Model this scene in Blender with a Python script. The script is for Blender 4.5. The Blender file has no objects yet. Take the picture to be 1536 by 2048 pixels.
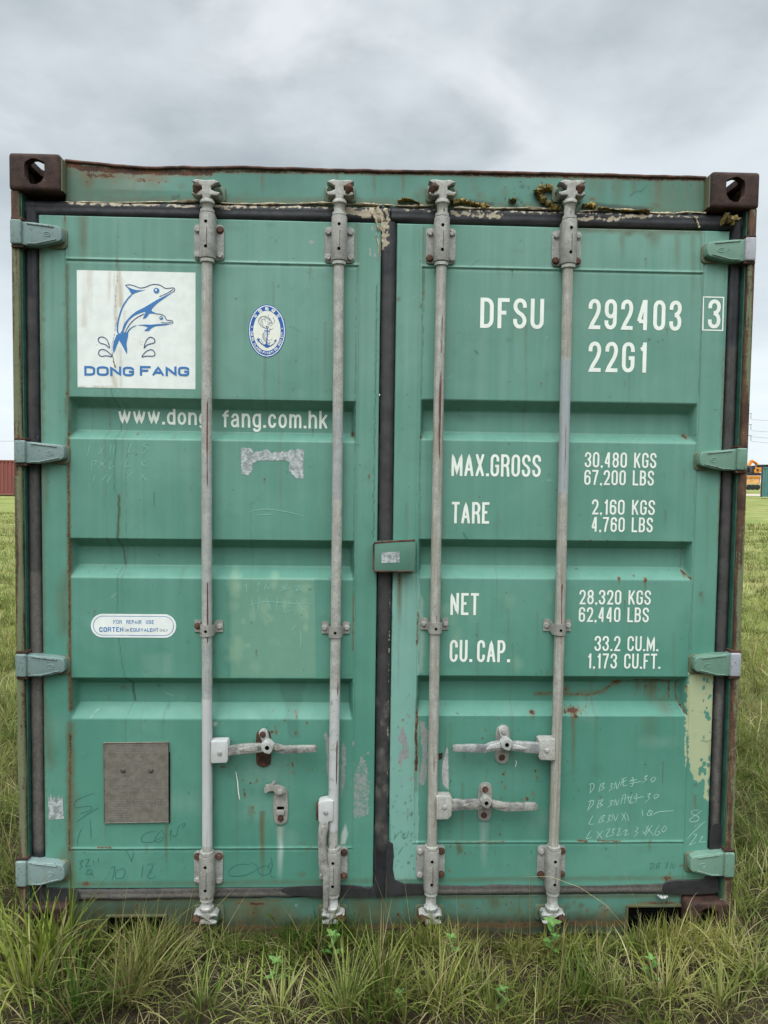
import bpy, bmesh, math, random
import numpy as np
from mathutils import Vector, Matrix
from mathutils.geometry import tessellate_polygon
random.seed(7)
RNG = np.random.default_rng(11)
scene = bpy.context.scene
COL = scene.collection

# ------------------------------------------------------------------ camera
W_PX, H_PX, F_PX = 1536.0, 2048.0, 1420.22
PITCH, YAW, ROLL = 0.0489033, -0.0303622, 0.0129812
CAM = np.array([-0.0793770, -2.3490834, 1.5710225])
def _rot(a, b, c):
    ca, sa, cb, sb, cc, sc = math.cos(a), math.sin(a), math.cos(b), math.sin(b), math.cos(c), math.sin(c)
    rx = np.array([[1, 0, 0], [0, ca, -sa], [0, sa, ca]])
    ry = np.array([[cb, 0, sb], [0, 1, 0], [-sb, 0, cb]])
    rz = np.array([[cc, -sc, 0], [sc, cc, 0], [0, 0, 1]])
    return rx @ ry @ rz
R_CAM = _rot(PITCH, YAW, ROLL) @ np.array([[1, 0, 0], [0, 0, -1], [0, 1, 0]], float)
cam_data = bpy.data.cameras.new('camera')
cam_data.sensor_fit = 'VERTICAL'
cam_data.sensor_height = 32.0
cam_data.lens = 32.0 * F_PX / H_PX
cam_data.clip_start = 0.05
cam_data.clip_end = 3000
cam = bpy.data.objects.new('camera', cam_data)
COL.objects.link(cam)
_m = (np.diag([1, -1, -1]) @ R_CAM).T
cam.matrix_world = Matrix.Translation(Vector(CAM)) @ Matrix(_m.tolist()).to_4x4()
scene.camera = cam

def at(px, py, Y):
    """point of the place on the vertical plane y = Y that was measured at this photo pixel"""
    d = R_CAM.T @ np.array([(px - W_PX / 2) / F_PX, (py - H_PX / 2) / F_PX, 1.0])
    q = CAM + (Y - CAM[1]) / d[1] * d
    return Vector((q[0], Y, q[2]))

# ------------------------------------------------------------------ sky, sun, exposure
SUN_EL, SUN_AZ = math.radians(58), math.radians(200)     # azimuth clockwise from +y: high, behind the camera
scene.view_settings.view_transform = 'Standard'
scene.view_settings.look = 'None'
scene.view_settings.exposure = 0.34
scene.view_settings.gamma = 1.0
scene.view_settings.use_curve_mapping = False
world = bpy.data.worlds.new('World')
scene.world = world
world.use_nodes = True

class NT:
    """small helper for node trees"""
    def __init__(self, tree):
        self.t = tree; tree.nodes.clear()
    def n(self, typ, **kw):
        o = self.t.nodes.new(typ)
        for k, v in kw.items(): setattr(o, k, v)
        return o
    def put(self, sock, v):
        if isinstance(v, bpy.types.NodeSocket): self.t.links.new(v, sock)
        elif isinstance(v, (tuple, list)) and len(v) == 3 and sock.type == 'RGBA': sock.default_value = (*v, 1)
        else: sock.default_value = v
    def math(self, op, a, b=0.0, c=None, clamp=False):
        o = self.n('ShaderNodeMath', operation=op, use_clamp=clamp)
        self.put(o.inputs[0], a); self.put(o.inputs[1], b)
        if c is not None: self.put(o.inputs[2], c)
        return o.outputs[0]
    def mix(self, f, a, b, blend='MIX'):
        o = self.n('ShaderNodeMix', data_type='RGBA', blend_type=blend, clamp_factor=True)
        self.put(o.inputs[0], f); self.put(o.inputs[6], a); self.put(o.inputs[7], b)
        return o.outputs[2]
    def noise(self, vec, scale, detail=4.0, rough=0.55, dist=0.0):
        o = self.n('ShaderNodeTexNoise')
        self.put(o.inputs['Vector'], vec); self.put(o.inputs['Scale'], scale)
        self.put(o.inputs['Detail'], detail); self.put(o.inputs['Roughness'], rough); self.put(o.inputs['Distortion'], dist)
        return o.outputs[0]
    def scaled(self, vec, s):
        o = self.n('ShaderNodeMapping')
        self.put(o.inputs['Vector'], vec); o.inputs['Scale'].default_value = s
        return o.outputs[0]
    def step(self, v, lo, hi, a=0.0, b=1.0):
        o = self.n('ShaderNodeMapRange', interpolation_type='SMOOTHSTEP')
        self.put(o.inputs[0], v); self.put(o.inputs[1], lo); self.put(o.inputs[2], hi); self.put(o.inputs[3], a); self.put(o.inputs[4], b)
        return o.outputs[0]
    def lin(self, v, lo, hi, a=0.0, b=1.0):
        o = self.n('ShaderNodeMapRange')
        self.put(o.inputs[0], v); self.put(o.inputs[1], lo); self.put(o.inputs[2], hi); self.put(o.inputs[3], a); self.put(o.inputs[4], b)
        return o.outputs[0]
    def attr(self, name):
        o = self.n('ShaderNodeAttribute', attribute_name=name)
        s = self.n('ShaderNodeSeparateColor'); self.t.links.new(o.outputs['Color'], s.inputs[0])
        return s.outputs[0], s.outputs[1], s.outputs[2], o.outputs['Alpha']
    def bump(self, h, strength, dist, prev=None):
        o = self.n('ShaderNodeBump'); self.put(o.inputs['Height'], h)
        self.put(o.inputs['Strength'], strength); self.put(o.inputs['Distance'], dist)
        if prev is not None: self.put(o.inputs['Normal'], prev)
        return o.outputs[0]
    def pos(self):
        return self.n('ShaderNodeNewGeometry').outputs['Position']

def build_world():
    N = NT(world.node_tree)
    tc = N.n('ShaderNodeTexCoord').outputs['Generated']
    sp = N.n('ShaderNodeSeparateXYZ'); N.put(sp.inputs[0], tc)
    X, Y, Z = sp.outputs
    zz = N.math('ADD', N.math('MAXIMUM', Z, 0.0), 0.22)
    cv = N.n('ShaderNodeCombineXYZ')
    N.put(cv.inputs[0], N.math('DIVIDE', X, zz)); N.put(cv.inputs[1], N.math('DIVIDE', Y, zz)); cv.inputs[2].default_value = 6.85
    big = N.noise(cv.outputs[0], 1.15, 6.0, 0.45, 0.3)
    fine = N.noise(cv.outputs[0], 3.6, 6.0, 0.55, 0.1)
    c = N.math('ADD', N.math('MULTIPLY', big, 0.72), N.math('MULTIPLY', fine, 0.28))
    c = N.step(c, 0.38, 0.62)
    gap = N.math('MULTIPLY', N.step(N.noise(cv.outputs[0], 2.3, 5.0, 0.5, 0.3), 0.58, 0.74), 0.7)
    cloud = N.mix(c, (0.345, 0.39, 0.42), (0.62, 0.67, 0.70))
    cloud = N.mix(gap, cloud, (0.74, 0.77, 0.79))
    low = N.step(Z, 0.44, 0.06)
    cloud = N.mix(N.math('MULTIPLY', low, 0.9), cloud, N.mix(fine, (0.66, 0.74, 0.80), (0.80, 0.86, 0.89)))
    # the overcast is brighter overhead, towards the veiled sun behind the camera
    tow = N.math('ADD', N.math('MULTIPLY', Z, 0.95), N.math('MULTIPLY', Y, -0.31))
    gain = N.math('ADD', N.step(tow, 0.42, 0.92, 0.0, 5.0), N.step(Y, 0.1, -0.5, 1.0, 0.35))
    cl = N.n('ShaderNodeVectorMath', operation='SCALE'); N.put(cl.inputs[0], cloud); N.put(cl.inputs['Scale'], N.math('MULTIPLY', gain, 10.0))
    sky = N.n('ShaderNodeTexSky', sky_type='NISHITA', sun_disc=False, sun_elevation=SUN_EL, sun_rotation=SUN_AZ)
    col = N.mix(0.93, sky.outputs[0], cl.outputs[0])
    bg = N.n('ShaderNodeBackground'); N.put(bg.inputs[0], col); bg.inputs[1].default_value = 0.1
    out = N.n('ShaderNodeOutputWorld'); N.t.links.new(bg.outputs[0], out.inputs[0])
build_world()
sun_data = bpy.data.lights.new('sun', 'SUN')
sun_data.energy = 1.1
sun_data.angle = math.radians(28)
sun_data.color = (1.0, 0.97, 0.92)
sun = bpy.data.objects.new('sun', sun_data)
COL.objects.link(sun)
_d = Vector((math.sin(SUN_AZ) * math.cos(SUN_EL), math.cos(SUN_AZ) * math.cos(SUN_EL), math.sin(SUN_EL)))
sun.rotation_euler = _d.to_track_quat('Z', 'Y').to_euler()
sun.location = _d * 40

# ------------------------------------------------------------------ materials
def new_mat(name):
    m = bpy.data.materials.new(name); m.use_nodes = True
    return m, NT(m.node_tree)
def finish(m, N, color, rough=0.6, spec=0.4, metal=0.0, normal=None):
    b = N.n('ShaderNodeBsdfPrincipled')
    N.put(b.inputs['Base Color'], color); N.put(b.inputs['Roughness'], rough)
    N.put(b.inputs['Specular IOR Level'], spec); N.put(b.inputs['Metallic'], metal)
    if normal is not None: N.put(b.inputs['Normal'], normal)
    o = N.n('ShaderNodeOutputMaterial'); N.t.links.new(b.outputs[0], o.inputs[0])
    return m

def paint_mat(name, ca, cb, rust_bias=-0.25, speck=1.0, pale=(0.175, 0.345, 0.285), rough=0.5):
    """weathered paint. wear = rust, dirt, pale paint, grey primer; wear2 = yellow paint, dark film, pale film (chalky marks, greyer door tops), olive tint"""
    m, N = new_mat(name)
    P = N.pos()
    rust, dirt, pal, grey = N.attr('wear')
    yel, dark, chalk, tint = N.attr('wear2')
    nb = N.noise(P, 2.2, 3); nm = N.noise(P, 15, 6, 0.6); nf = N.noise(P, 95, 5, 0.62); nx = N.noise(P, 230, 3, 0.6)
    ns = N.noise(N.scaled(P, (34, 34, 1.3)), 1.0, 5, 0.6)
    f = N.math('ADD', N.math('MULTIPLY', nb, 0.80), N.math('MULTIPLY', ns, 0.20))
    c = N.mix(N.step(f, 0.36, 0.64), ca, cb)
    c = N.mix(N.math('MULTIPLY', N.step(N.noise(P, 9, 7, 0.68, 0.6), 0.50, 0.70), 0.26), c, [v * 0.72 for v in ca])
    c = N.mix(N.math('MULTIPLY', N.step(N.noise(P, 38, 4, 0.7), 0.60, 0.70), 0.12), c, [min(1, v * 1.35) for v in cb])
    thr = lambda a, k, lo, hi: N.step(N.math('ADD', a, N.math('MULTIPLY', N.math('SUBTRACT', nf, 0.5), k)), lo, hi)
    c = N.mix(N.math('MULTIPLY', tint, 0.85), c, (0.24, 0.37, 0.25))
    c = N.mix(thr(pal, 0.5, 0.42, 0.58), c, N.mix(nm, [v * 0.9 for v in pale], [v * 1.08 for v in pale]))
    c = N.mix(thr(yel, 0.9, 0.44, 0.54), c, N.mix(nm, (0.30, 0.36, 0.215), (0.42, 0.435, 0.255)))
    c = N.mix(N.step(N.math('ADD', grey, N.math('MULTIPLY', N.math('SUBTRACT', N.math('ADD', N.math('MULTIPLY', nf, .5), N.math('MULTIPLY', nx, .5)), 0.5), 1.3)), 0.40, 0.58), c, N.mix(nf, (0.13, 0.145, 0.135), (0.34, 0.355, 0.335)))
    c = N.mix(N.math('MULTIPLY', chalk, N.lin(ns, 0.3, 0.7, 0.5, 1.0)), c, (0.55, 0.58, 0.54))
    c = N.mix(N.math('MULTIPLY', N.math('MULTIPLY', dirt, N.lin(ns, 0.3, 0.7, 0.65, 1.2), clamp=True), 0.9), c, N.mix(nm, (0.055, 0.045, 0.018), (0.13, 0.11, 0.045)))
    c = N.mix(N.math('MULTIPLY', dark, 0.9), c, (0.018, 0.03, 0.024))
    spk = N.math('MULTIPLY', N.step(N.noise(P, 62, 2, 0.5), 0.735, 0.76), 0.75 * speck)
    c = N.mix(spk, c, (0.06, 0.05, 0.04))
    rf = N.step(N.math('ADD', N.math('ADD', rust, rust_bias + 0.13), N.math('MULTIPLY', N.math('SUBTRACT', N.math('ADD', N.math('MULTIPLY', nf, .45), N.math('MULTIPLY', nx, .55)), 0.5), 2.0)), 0.42, 0.60)
    halo = N.step(rust, 0.05, 0.6, 0.0, 0.5)
    c = N.mix(halo, c, (0.16, 0.085, 0.03))
    c = N.mix(rf, c, N.mix(N.step(nm, 0.35, 0.7), N.mix(nf, (0.026, 0.014, 0.010), (0.065, 0.028, 0.018)), (0.125, 0.052, 0.026)))
    h = N.math('ADD', N.math('MULTIPLY', nx, 0.25), N.math('MULTIPLY', N.math('MULTIPLY', rf, nf), 1.5))
    nrm = N.bump(N.noise(P, 6, 2), 0.25, 0.01)
    nrm = N.bump(h, 0.35, 0.0012, nrm)
    return finish(m, N, c, N.math('ADD', N.math('MULTIPLY', rf, 0.35), N.lin(nm, 0.3, 0.7, rough - 0.06, rough + 0.12)), 0.42, 0, nrm)

def rust_mat(name, c0, c1, spec_col, amt=0.62, under=None):
    m, N = new_mat(name)
    P = N.pos()
    nm = N.noise(P, 22, 6, 0.62); nf = N.noise(P, 120, 5, 0.65); nl = N.noise(N.scaled(P, (42, 42, 2.0)), 1.0, 6, 0.65)
    c = N.mix(N.step(nm, 0.33, 0.68), c0, c1)
    if under is not None:
        c = N.mix(N.step(N.math('ADD', nl, N.math('MULTIPLY', N.math('SUBTRACT', nf, 0.5), 0.30)), 0.47, 0.54), c, N.mix(nm, under, [v * 1.7 for v in under]))
    c = N.mix(N.math('MULTIPLY', N.step(nf, amt, amt + 0.1), N.step(nm, 0.45, 0.62)), c, spec_col)
    h = N.math('ADD', nf, nm)
    return finish(m, N, c, N.lin(nf, 0.3, 0.7, 0.62, 0.9), 0.3, 0, N.bump(h, 0.6, 0.002))

def metal_mat(name, c0, c1, dirt=(0.10, 0.085, 0.06), rust=0.62, rough=0.5):
    """rods, brackets: worn pale paint over galvanising; wear = rust line, fresh white paint, blue grey, dust"""
    m, N = new_mat(name)
    P = N.pos()
    rl, wh, bl, du = N.attr('wear')
    nm = N.noise(P, 30, 5, 0.6); nf = N.noise(P, 160, 4, 0.65); ns = N.noise(N.scaled(P, (110, 110, 5)), 1.0, 5, 0.65)
    c = N.mix(N.step(nm, 0.32, 0.68), c0, c1)
    c = N.mix(N.math('MULTIPLY', N.step(nf, 0.45, 0.66), 0.5), c, [v * 0.5 for v in c0])
    c = N.mix(N.math('MULTIPLY', bl, 0.8), c, (0.30, 0.335, 0.355))
    c = N.mix(N.math('MULTIPLY', du, N.step(ns, 0.40, 0.60)), c, (0.27, 0.245, 0.195))
    c = N.mix(N.step(N.math('ADD', wh, N.math('MULTIPLY', N.math('SUBTRACT', N.math('ADD', N.math('MULTIPLY', nf, .5), N.math('MULTIPLY', nm, .5)), 0.5), 3.4)), 0.45, 0.62), c, N.mix(nm, (0.40, 0.40, 0.385), (0.50, 0.50, 0.485)))
    c = N.mix(N.math('MULTIPLY', N.step(ns, 0.58, 0.72), 0.35), c, dirt)
    c = N.mix(N.step(nm, rust, rust + 0.07), c, N.mix(nf, (0.09, 0.05, 0.03), (0.20, 0.12, 0.075)))
    c = N.mix(N.step(N.math('ADD', rl, N.math('MULTIPLY', N.math('SUBTRACT', ns, 0.5), 1.2)), 0.45, 0.6), c, N.mix(nf, (0.05, 0.025, 0.02), (0.16, 0.05, 0.045)))
    return finish(m, N, c, N.lin(nf, 0.3, 0.7, rough - 0.1, rough + 0.15), 0.4, 0.0, N.bump(N.math('ADD', nm, nf), 0.3, 0.0008))

def rubber_mat():
    """gasket; wear = dust, beige sealant smear, dark, rust"""
    m, N = new_mat('black_rubber')
    P = N.pos()
    du, be, bk, ru = N.attr('wear')
    nm = N.noise(P, 18, 6, 0.65); nf = N.noise(P, 130, 5, 0.65); nl = N.noise(N.scaled(P, (1, 1, 1)), 55, 5, 0.6)
    c = N.mix(N.step(nm, 0.3, 0.7), (0.008, 0.008, 0.010), (0.022, 0.022, 0.025))
    c = N.mix(N.math('MULTIPLY', du, N.lin(nf, 0.3, 0.7, 0.4, 1.0), clamp=True), c, N.mix(nm, (0.095, 0.084, 0.072), (0.21, 0.188, 0.16)))
    c = N.mix(N.math('MULTIPLY', N.step(nf, 0.66, 0.74), 0.5), c, (0.14, 0.13, 0.12))
    c = N.mix(N.step(N.math('ADD', be, N.math('MULTIPLY', N.math('SUBTRACT', nl, 0.5), 1.3)), 0.42, 0.55), c, N.mix(nf, (0.24, 0.19, 0.13), (0.46, 0.39, 0.28)))
    c = N.mix(N.step(N.math('ADD', ru, N.math('MULTIPLY', N.math('SUBTRACT', nl, 0.5), 1.0)), 0.42, 0.6), c, (0.11, 0.05, 0.025))
    return finish(m, N, c, N.lin(nf, 0.3, 0.7, 0.45, 0.75), 0.4, 0, N.bump(N.math('ADD', nl, nf), 0.35, 0.0012))

def plain(name, col, rough=0.6, var=0.12, scale=60, spec=0.4, bump=0.0):
    m, N = new_mat(name)
    P = N.pos()
    n = N.noise(P, scale, 5, 0.6)
    c = N.mix(N.step(n, 0.3, 0.7), [max(0, v * (1 - var)) for v in col], [min(1, v * (1 + var)) for v in col])
    return finish(m, N, c, rough, spec, 0, N.bump(n, bump, 0.001) if bump else None)

def print_mat(name, col, wear_to, amt=0.60):
    """printed film or stencilled paint with worn specks; wear.r = brown run, wear.g = beige grime"""
    m, N = new_mat(name)
    P = N.pos()
    r, g, b, a = N.attr('wear')
    nf = N.noise(P, 150, 4, 0.6); nm = N.noise(P, 25, 5, 0.6); ns = N.noise(N.scaled(P, (40, 40, 2)), 1.0, 4, 0.6)
    c = N.mix(N.step(nm, 0.3, 0.7), col, [v * 0.90 for v in col])
    c = N.mix(N.math('MULTIPLY', g, N.step(ns, 0.35, 0.65), clamp=True), c, (0.44, 0.37, 0.26))
    c = N.mix(N.math('MULTIPLY', N.step(nf, amt + 0.08, amt + 0.15), N.step(nm, 0.5, 0.6)), c, wear_to)
    c = N.mix(N.step(N.math('ADD', r, N.math('MULTIPLY', N.math('SUBTRACT', nf, 0.5), 0.7)), 0.40, 0.62), c, (0.17, 0.12, 0.07))
    return finish(m, N, c, 0.45, 0.4)

M = {}
GA, GB = (0.068, 0.213, 0.155), (0.098, 0.255, 0.192)
M['green'] = paint_mat('green_door_paint', GA, GB)
M['frame_green'] = paint_mat('green_frame_paint', (0.060, 0.175, 0.130), (0.090, 0.220, 0.170), speck=1.3)
M['dark_green'] = plain('dark_green_recess', (0.03, 0.10, 0.07), 0.6, 0.3, 30)
M['hinge_teal'] = paint_mat('grey_teal_hinge_paint', (0.15, 0.235, 0.225), (0.215, 0.305, 0.295), rust_bias=0.155, speck=1.5)
M['hinge_green'] = paint_mat('pale_green_hinge_paint', (0.115, 0.24, 0.18), (0.165, 0.30, 0.235), rust_bias=0.13, speck=1.5)
M['lilac'] = paint_mat('grey_lilac_primer', (0.34, 0.36, 0.40), (0.42, 0.43, 0.47), rust_bias=0.12, speck=1.5)
M['post'] = rust_mat('rusty_post_paint', (0.050, 0.026, 0.017), (0.120, 0.062, 0.036), (0.20, 0.20, 0.15), 0.60, (0.105, 0.115, 0.062))
M['casting'] = rust_mat('rusty_cast_steel', (0.026, 0.014, 0.011), (0.062, 0.031, 0.023), (0.26, 0.22, 0.15), 0.62)
M['rust'] = rust_mat('dark_rust', (0.032, 0.016, 0.011), (0.11, 0.05, 0.03), (0.20, 0.13, 0.08), 0.62)
M['rod'] = metal_mat('worn_rod_paint', (0.30, 0.295, 0.265), (0.43, 0.42, 0.375), rust=0.74)
M['bracket'] = metal_mat('worn_bracket_metal', (0.235, 0.228, 0.205), (0.35, 0.338, 0.305), rust=0.66)
M['white_metal'] = metal_mat('chipped_white_metal', (0.33, 0.33, 0.31), (0.46, 0.46, 0.44), rust=0.68)
M['handle'] = metal_mat('worn_handle_metal', (0.10, 0.10, 0.10), (0.37, 0.36, 0.33), rust=0.68, rough=0.45)
M['bolt'] = metal_mat('bolt_metal', (0.28, 0.265, 0.245), (0.42, 0.40, 0.37), rust=0.60)
M['rusty_bolt'] = rust_mat('rusty_bolt', (0.05, 0.024, 0.016), (0.13, 0.065, 0.04), (0.3, 0.2, 0.13), 0.6)
M['keeper'] = rust_mat('green_brown_keeper', (0.045, 0.06, 0.04), (0.10, 0.16, 0.11), (0.16, 0.08, 0.05), 0.58)
M['hole'] = plain('black_hole', (0.003, 0.003, 0.003), 1.0, spec=0.0)  # flat black: sealant line, and the dark inside of openings put in as colour
M['rubber'] = rubber_mat()
M['lettering'] = print_mat('off_white_lettering', (0.80, 0.82, 0.74), (0.30, 0.45, 0.38))
M['white_film'] = print_mat('white_film', (0.76, 0.78, 0.73), (0.55, 0.52, 0.44))
M['blue_ink'] = print_mat('blue_ink', (0.045, 0.175, 0.42), (0.10, 0.26, 0.50))
M['deep_blue'] = print_mat('deep_blue_ink', (0.012, 0.095, 0.36), (0.02, 0.12, 0.4))
M['navy'] = plain('navy_ink', (0.03, 0.06, 0.16), 0.5)
M['cream'] = plain('cream_film', (0.72, 0.72, 0.62), 0.5, 0.04)
M['chalk'] = plain('chalk', (0.32, 0.50, 0.42), 0.9, 0.25, 300)
M['faint_chalk'] = plain('faint_scratch', (0.22, 0.44, 0.36), 0.8, 0.2, 300)
M['pencil'] = plain('marker_scrawl', (0.034, 0.122, 0.098), 0.8, 0.3, 200)
M['foam'] = rust_mat('yellow_expanding_foam', (0.035, 0.025, 0.01), (0.30, 0.21, 0.055), (0.50, 0.38, 0.14), 0.55)
M['sealant'] = plain('beige_sealant', (0.40, 0.335, 0.235), 0.85, 0.38, 55, 0.3, 0.8)

# ------------------------------------------------------------------ object helpers
ORG = {}
def meta(o, label=None, cat=None, group=None, kind=None):
    if label: o['label'] = label
    if cat: o['category'] = cat
    if group: o['group'] = group
    if kind: o['kind'] = kind
    return o
def empty(name, loc, label=None, cat=None, group=None):
    o = bpy.data.objects.new(name, None); COL.objects.link(o)
    o.empty_display_size = 0.2; o.location = loc; ORG[o] = Vector(loc)
    return meta(o, label, cat, group)
def link(name, me, mats, parent, smooth=False, origin=None):
    """mesh given in place coordinates; the object's origin becomes the middle of its bounds"""
    n = len(me.vertices)
    co = np.empty(n * 3, np.float32); me.vertices.foreach_get('co', co); co = co.reshape(-1, 3)
    c = (co.min(0) + co.max(0)) / 2 if origin is None else np.array(origin)
    co -= c.astype(np.float32); me.vertices.foreach_set('co', co.ravel())
    for m in (mats if isinstance(mats, (list, tuple)) else [mats]): me.materials.append(m)
    if smooth: me.polygons.foreach_set('use_smooth', np.ones(len(me.polygons), bool))
    me.update()
    o = bpy.data.objects.new(name, me); COL.objects.link(o)
    c = Vector(c.tolist()); ORG[o] = c
    o.location = c - (ORG[parent] if parent else Vector((0, 0, 0)))
    if parent: o.parent = parent
    return o
def from_bm(name, bm, mats, parent, smooth=True, angle=35, wear=None):
    bmesh.ops.recalc_face_normals(bm, faces=bm.faces)
    me = bpy.data.meshes.new(name); bm.to_mesh(me); bm.free()
    for k in ('wear', 'wear2'):
        a = me.attributes.new(k, 'FLOAT_COLOR', 'POINT')
        z = np.zeros((len(me.vertices), 4), np.float32)
        if k == 'wear' and wear: z[:] = wear
        a.data.foreach_set('color', z.ravel())
    o = link(name, me, mats, parent)
    if smooth:
        me.shade_smooth()
        me.set_sharp_from_angle(angle=math.radians(angle))
    return o

def bm_box(bm, x0, x1, y0, y1, z0, z1, bev=0.0, seg=2):
    r = bmesh.ops.create_cube(bm, size=1.0)
    for v in r['verts']:
        v.co = Vector(((x0 + x1) / 2 + v.co.x * (x1 - x0), (y0 + y1) / 2 + v.co.y * (y1 - y0), (z0 + z1) / 2 + v.co.z * (z1 - z0)))
    if bev > 0:
        ed = list({e for v in r['verts'] for e in v.link_edges})
        bmesh.ops.bevel(bm, geom=ed, offset=bev, segments=seg, affect='EDGES', profile=0.6)
def bm_prism(bm, pts, y0, y1, bev=0.0, seg=2):
    """outline of (x, z) points, front face at y0, back at y1"""
    vs = [bm.verts.new((p[0], y0, p[1])) for p in pts]
    f = bm.faces.new(vs)
    r = bmesh.ops.extrude_face_region(bm, geom=[f])
    nv = [g for g in r['geom'] if isinstance(g, bmesh.types.BMVert)]
    for v in nv: v.co.y = y1
    if bev > 0:
        ed = list(f.edges) if f.is_valid else []
        fe = [e for e in bm.edges if all(abs(v.co.y - y0) < 1e-7 and v in vs for v in e.verts)]
        bmesh.ops.bevel(bm, geom=fe, offset=bev, segments=seg, affect='EDGES', profile=0.6)
def bm_lathe(bm, prof, c, axis='Z', n=20, a0=0.0, a1=math.tau):
    """prof: (radius, height); revolved about axis through c"""
    full = abs(a1 - a0 - math.tau) < 1e-6
    rings = []
    for r, h in prof:
        ring = []
        for i in range(n if full else n + 1):
            a = a0 + (a1 - a0) * i / n
            u, v = r * math.cos(a), r * math.sin(a)
            if axis == 'Z': p = (u, v, h)
            elif axis == 'Y': p = (u, h, v)
            else: p = (h, u, v)
            ring.append(bm.verts.new(Vector(p) + Vector(c)))
        rings.append(ring)
    for a, b in zip(rings, rings[1:]):
        k = len(a)
        for i in range(k if full else k - 1):
            bm.faces.new((a[i], a[(i + 1) % k], b[(i + 1) % k], b[i]))
    if full:
        for ring in (rings[0], rings[-1]):
            try: bm.faces.new(ring)
            except ValueError: pass
def bm_tube(bm, pts, rad, n=8):
    pts = [Vector(p) for p in pts]; rings = []
    rs = rad if isinstance(rad, (list, tuple)) else [rad] * len(pts)
    up = Vector((0.13, 0.2, 0.97))
    for i, p in enumerate(pts):
        t = (pts[min(i + 1, len(pts) - 1)] - pts[max(i - 1, 0)]).normalized()
        u = t.cross(up); u = u.normalized() if u.length > 1e-4 else Vector((1, 0, 0)); v = t.cross(u)
        rings.append([bm.verts.new(p + (u * math.cos(math.tau * k / n) + v * math.sin(math.tau * k / n)) * rs[i]) for k in range(n)])
    for a, b in zip(rings, rings[1:]):
        for k in range(n): bm.faces.new((a[k], a[(k + 1) % n], b[(k + 1) % n], b[k]))
    bm.faces.new(rings[0]); bm.faces.new(list(reversed(rings[-1])))
def rrect(x0, x1, z0, z1, r, n=5):
    out = []
    for cx, cz, a in ((x1 - r, z1 - r, 0), (x0 + r, z1 - r, 90), (x0 + r, z0 + r, 180), (x1 - r, z0 + r, 270)):
        for i in range(n + 1):
            t = math.radians(a + 90 * i / n); out.append((cx + r * math.cos(t), cz + r * math.sin(t)))
    return out
def pxz(pts, Y, ox=0.0, oy=0.0, s=1.0):
    """photo pixels (or a crop's own pixels) to (x, z) on the plane y = Y"""
    r = []
    for x, y in pts:
        p = at(ox + x / s, oy + y / s, Y); r.append((p.x, p.z))
    return r

def vnoise(x, z, seed=0):
    xi, zi = np.floor(x).astype(np.int64), np.floor(z).astype(np.int64)
    fx, fz = x - xi, z - zi
    fx, fz = fx * fx * (3 - 2 * fx), fz * fz * (3 - 2 * fz)
    def h(a, b):
        k = (a * 374761393 + b * 668265263 + seed * 1442695041) & 0x7fffffff
        k = ((k ^ (k >> 13)) * 1274126177) & 0x7fffffff
        return ((k ^ (k >> 16)) & 0xffff) / 65535.0
    return (h(xi, zi) * (1 - fx) + h(xi + 1, zi) * fx) * (1 - fz) + (h(xi, zi + 1) * (1 - fx) + h(xi + 1, zi + 1) * fx) * fz
def fbm(x, z, s, seed=0, o=4):
    t = 0; a = 0.5
    for i in range(o):
        t = t + a * vnoise(x * s, z * s, seed + i * 17); s *= 2.03; a *= 0.5
    return t / (1 - 0.5 ** o)

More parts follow.
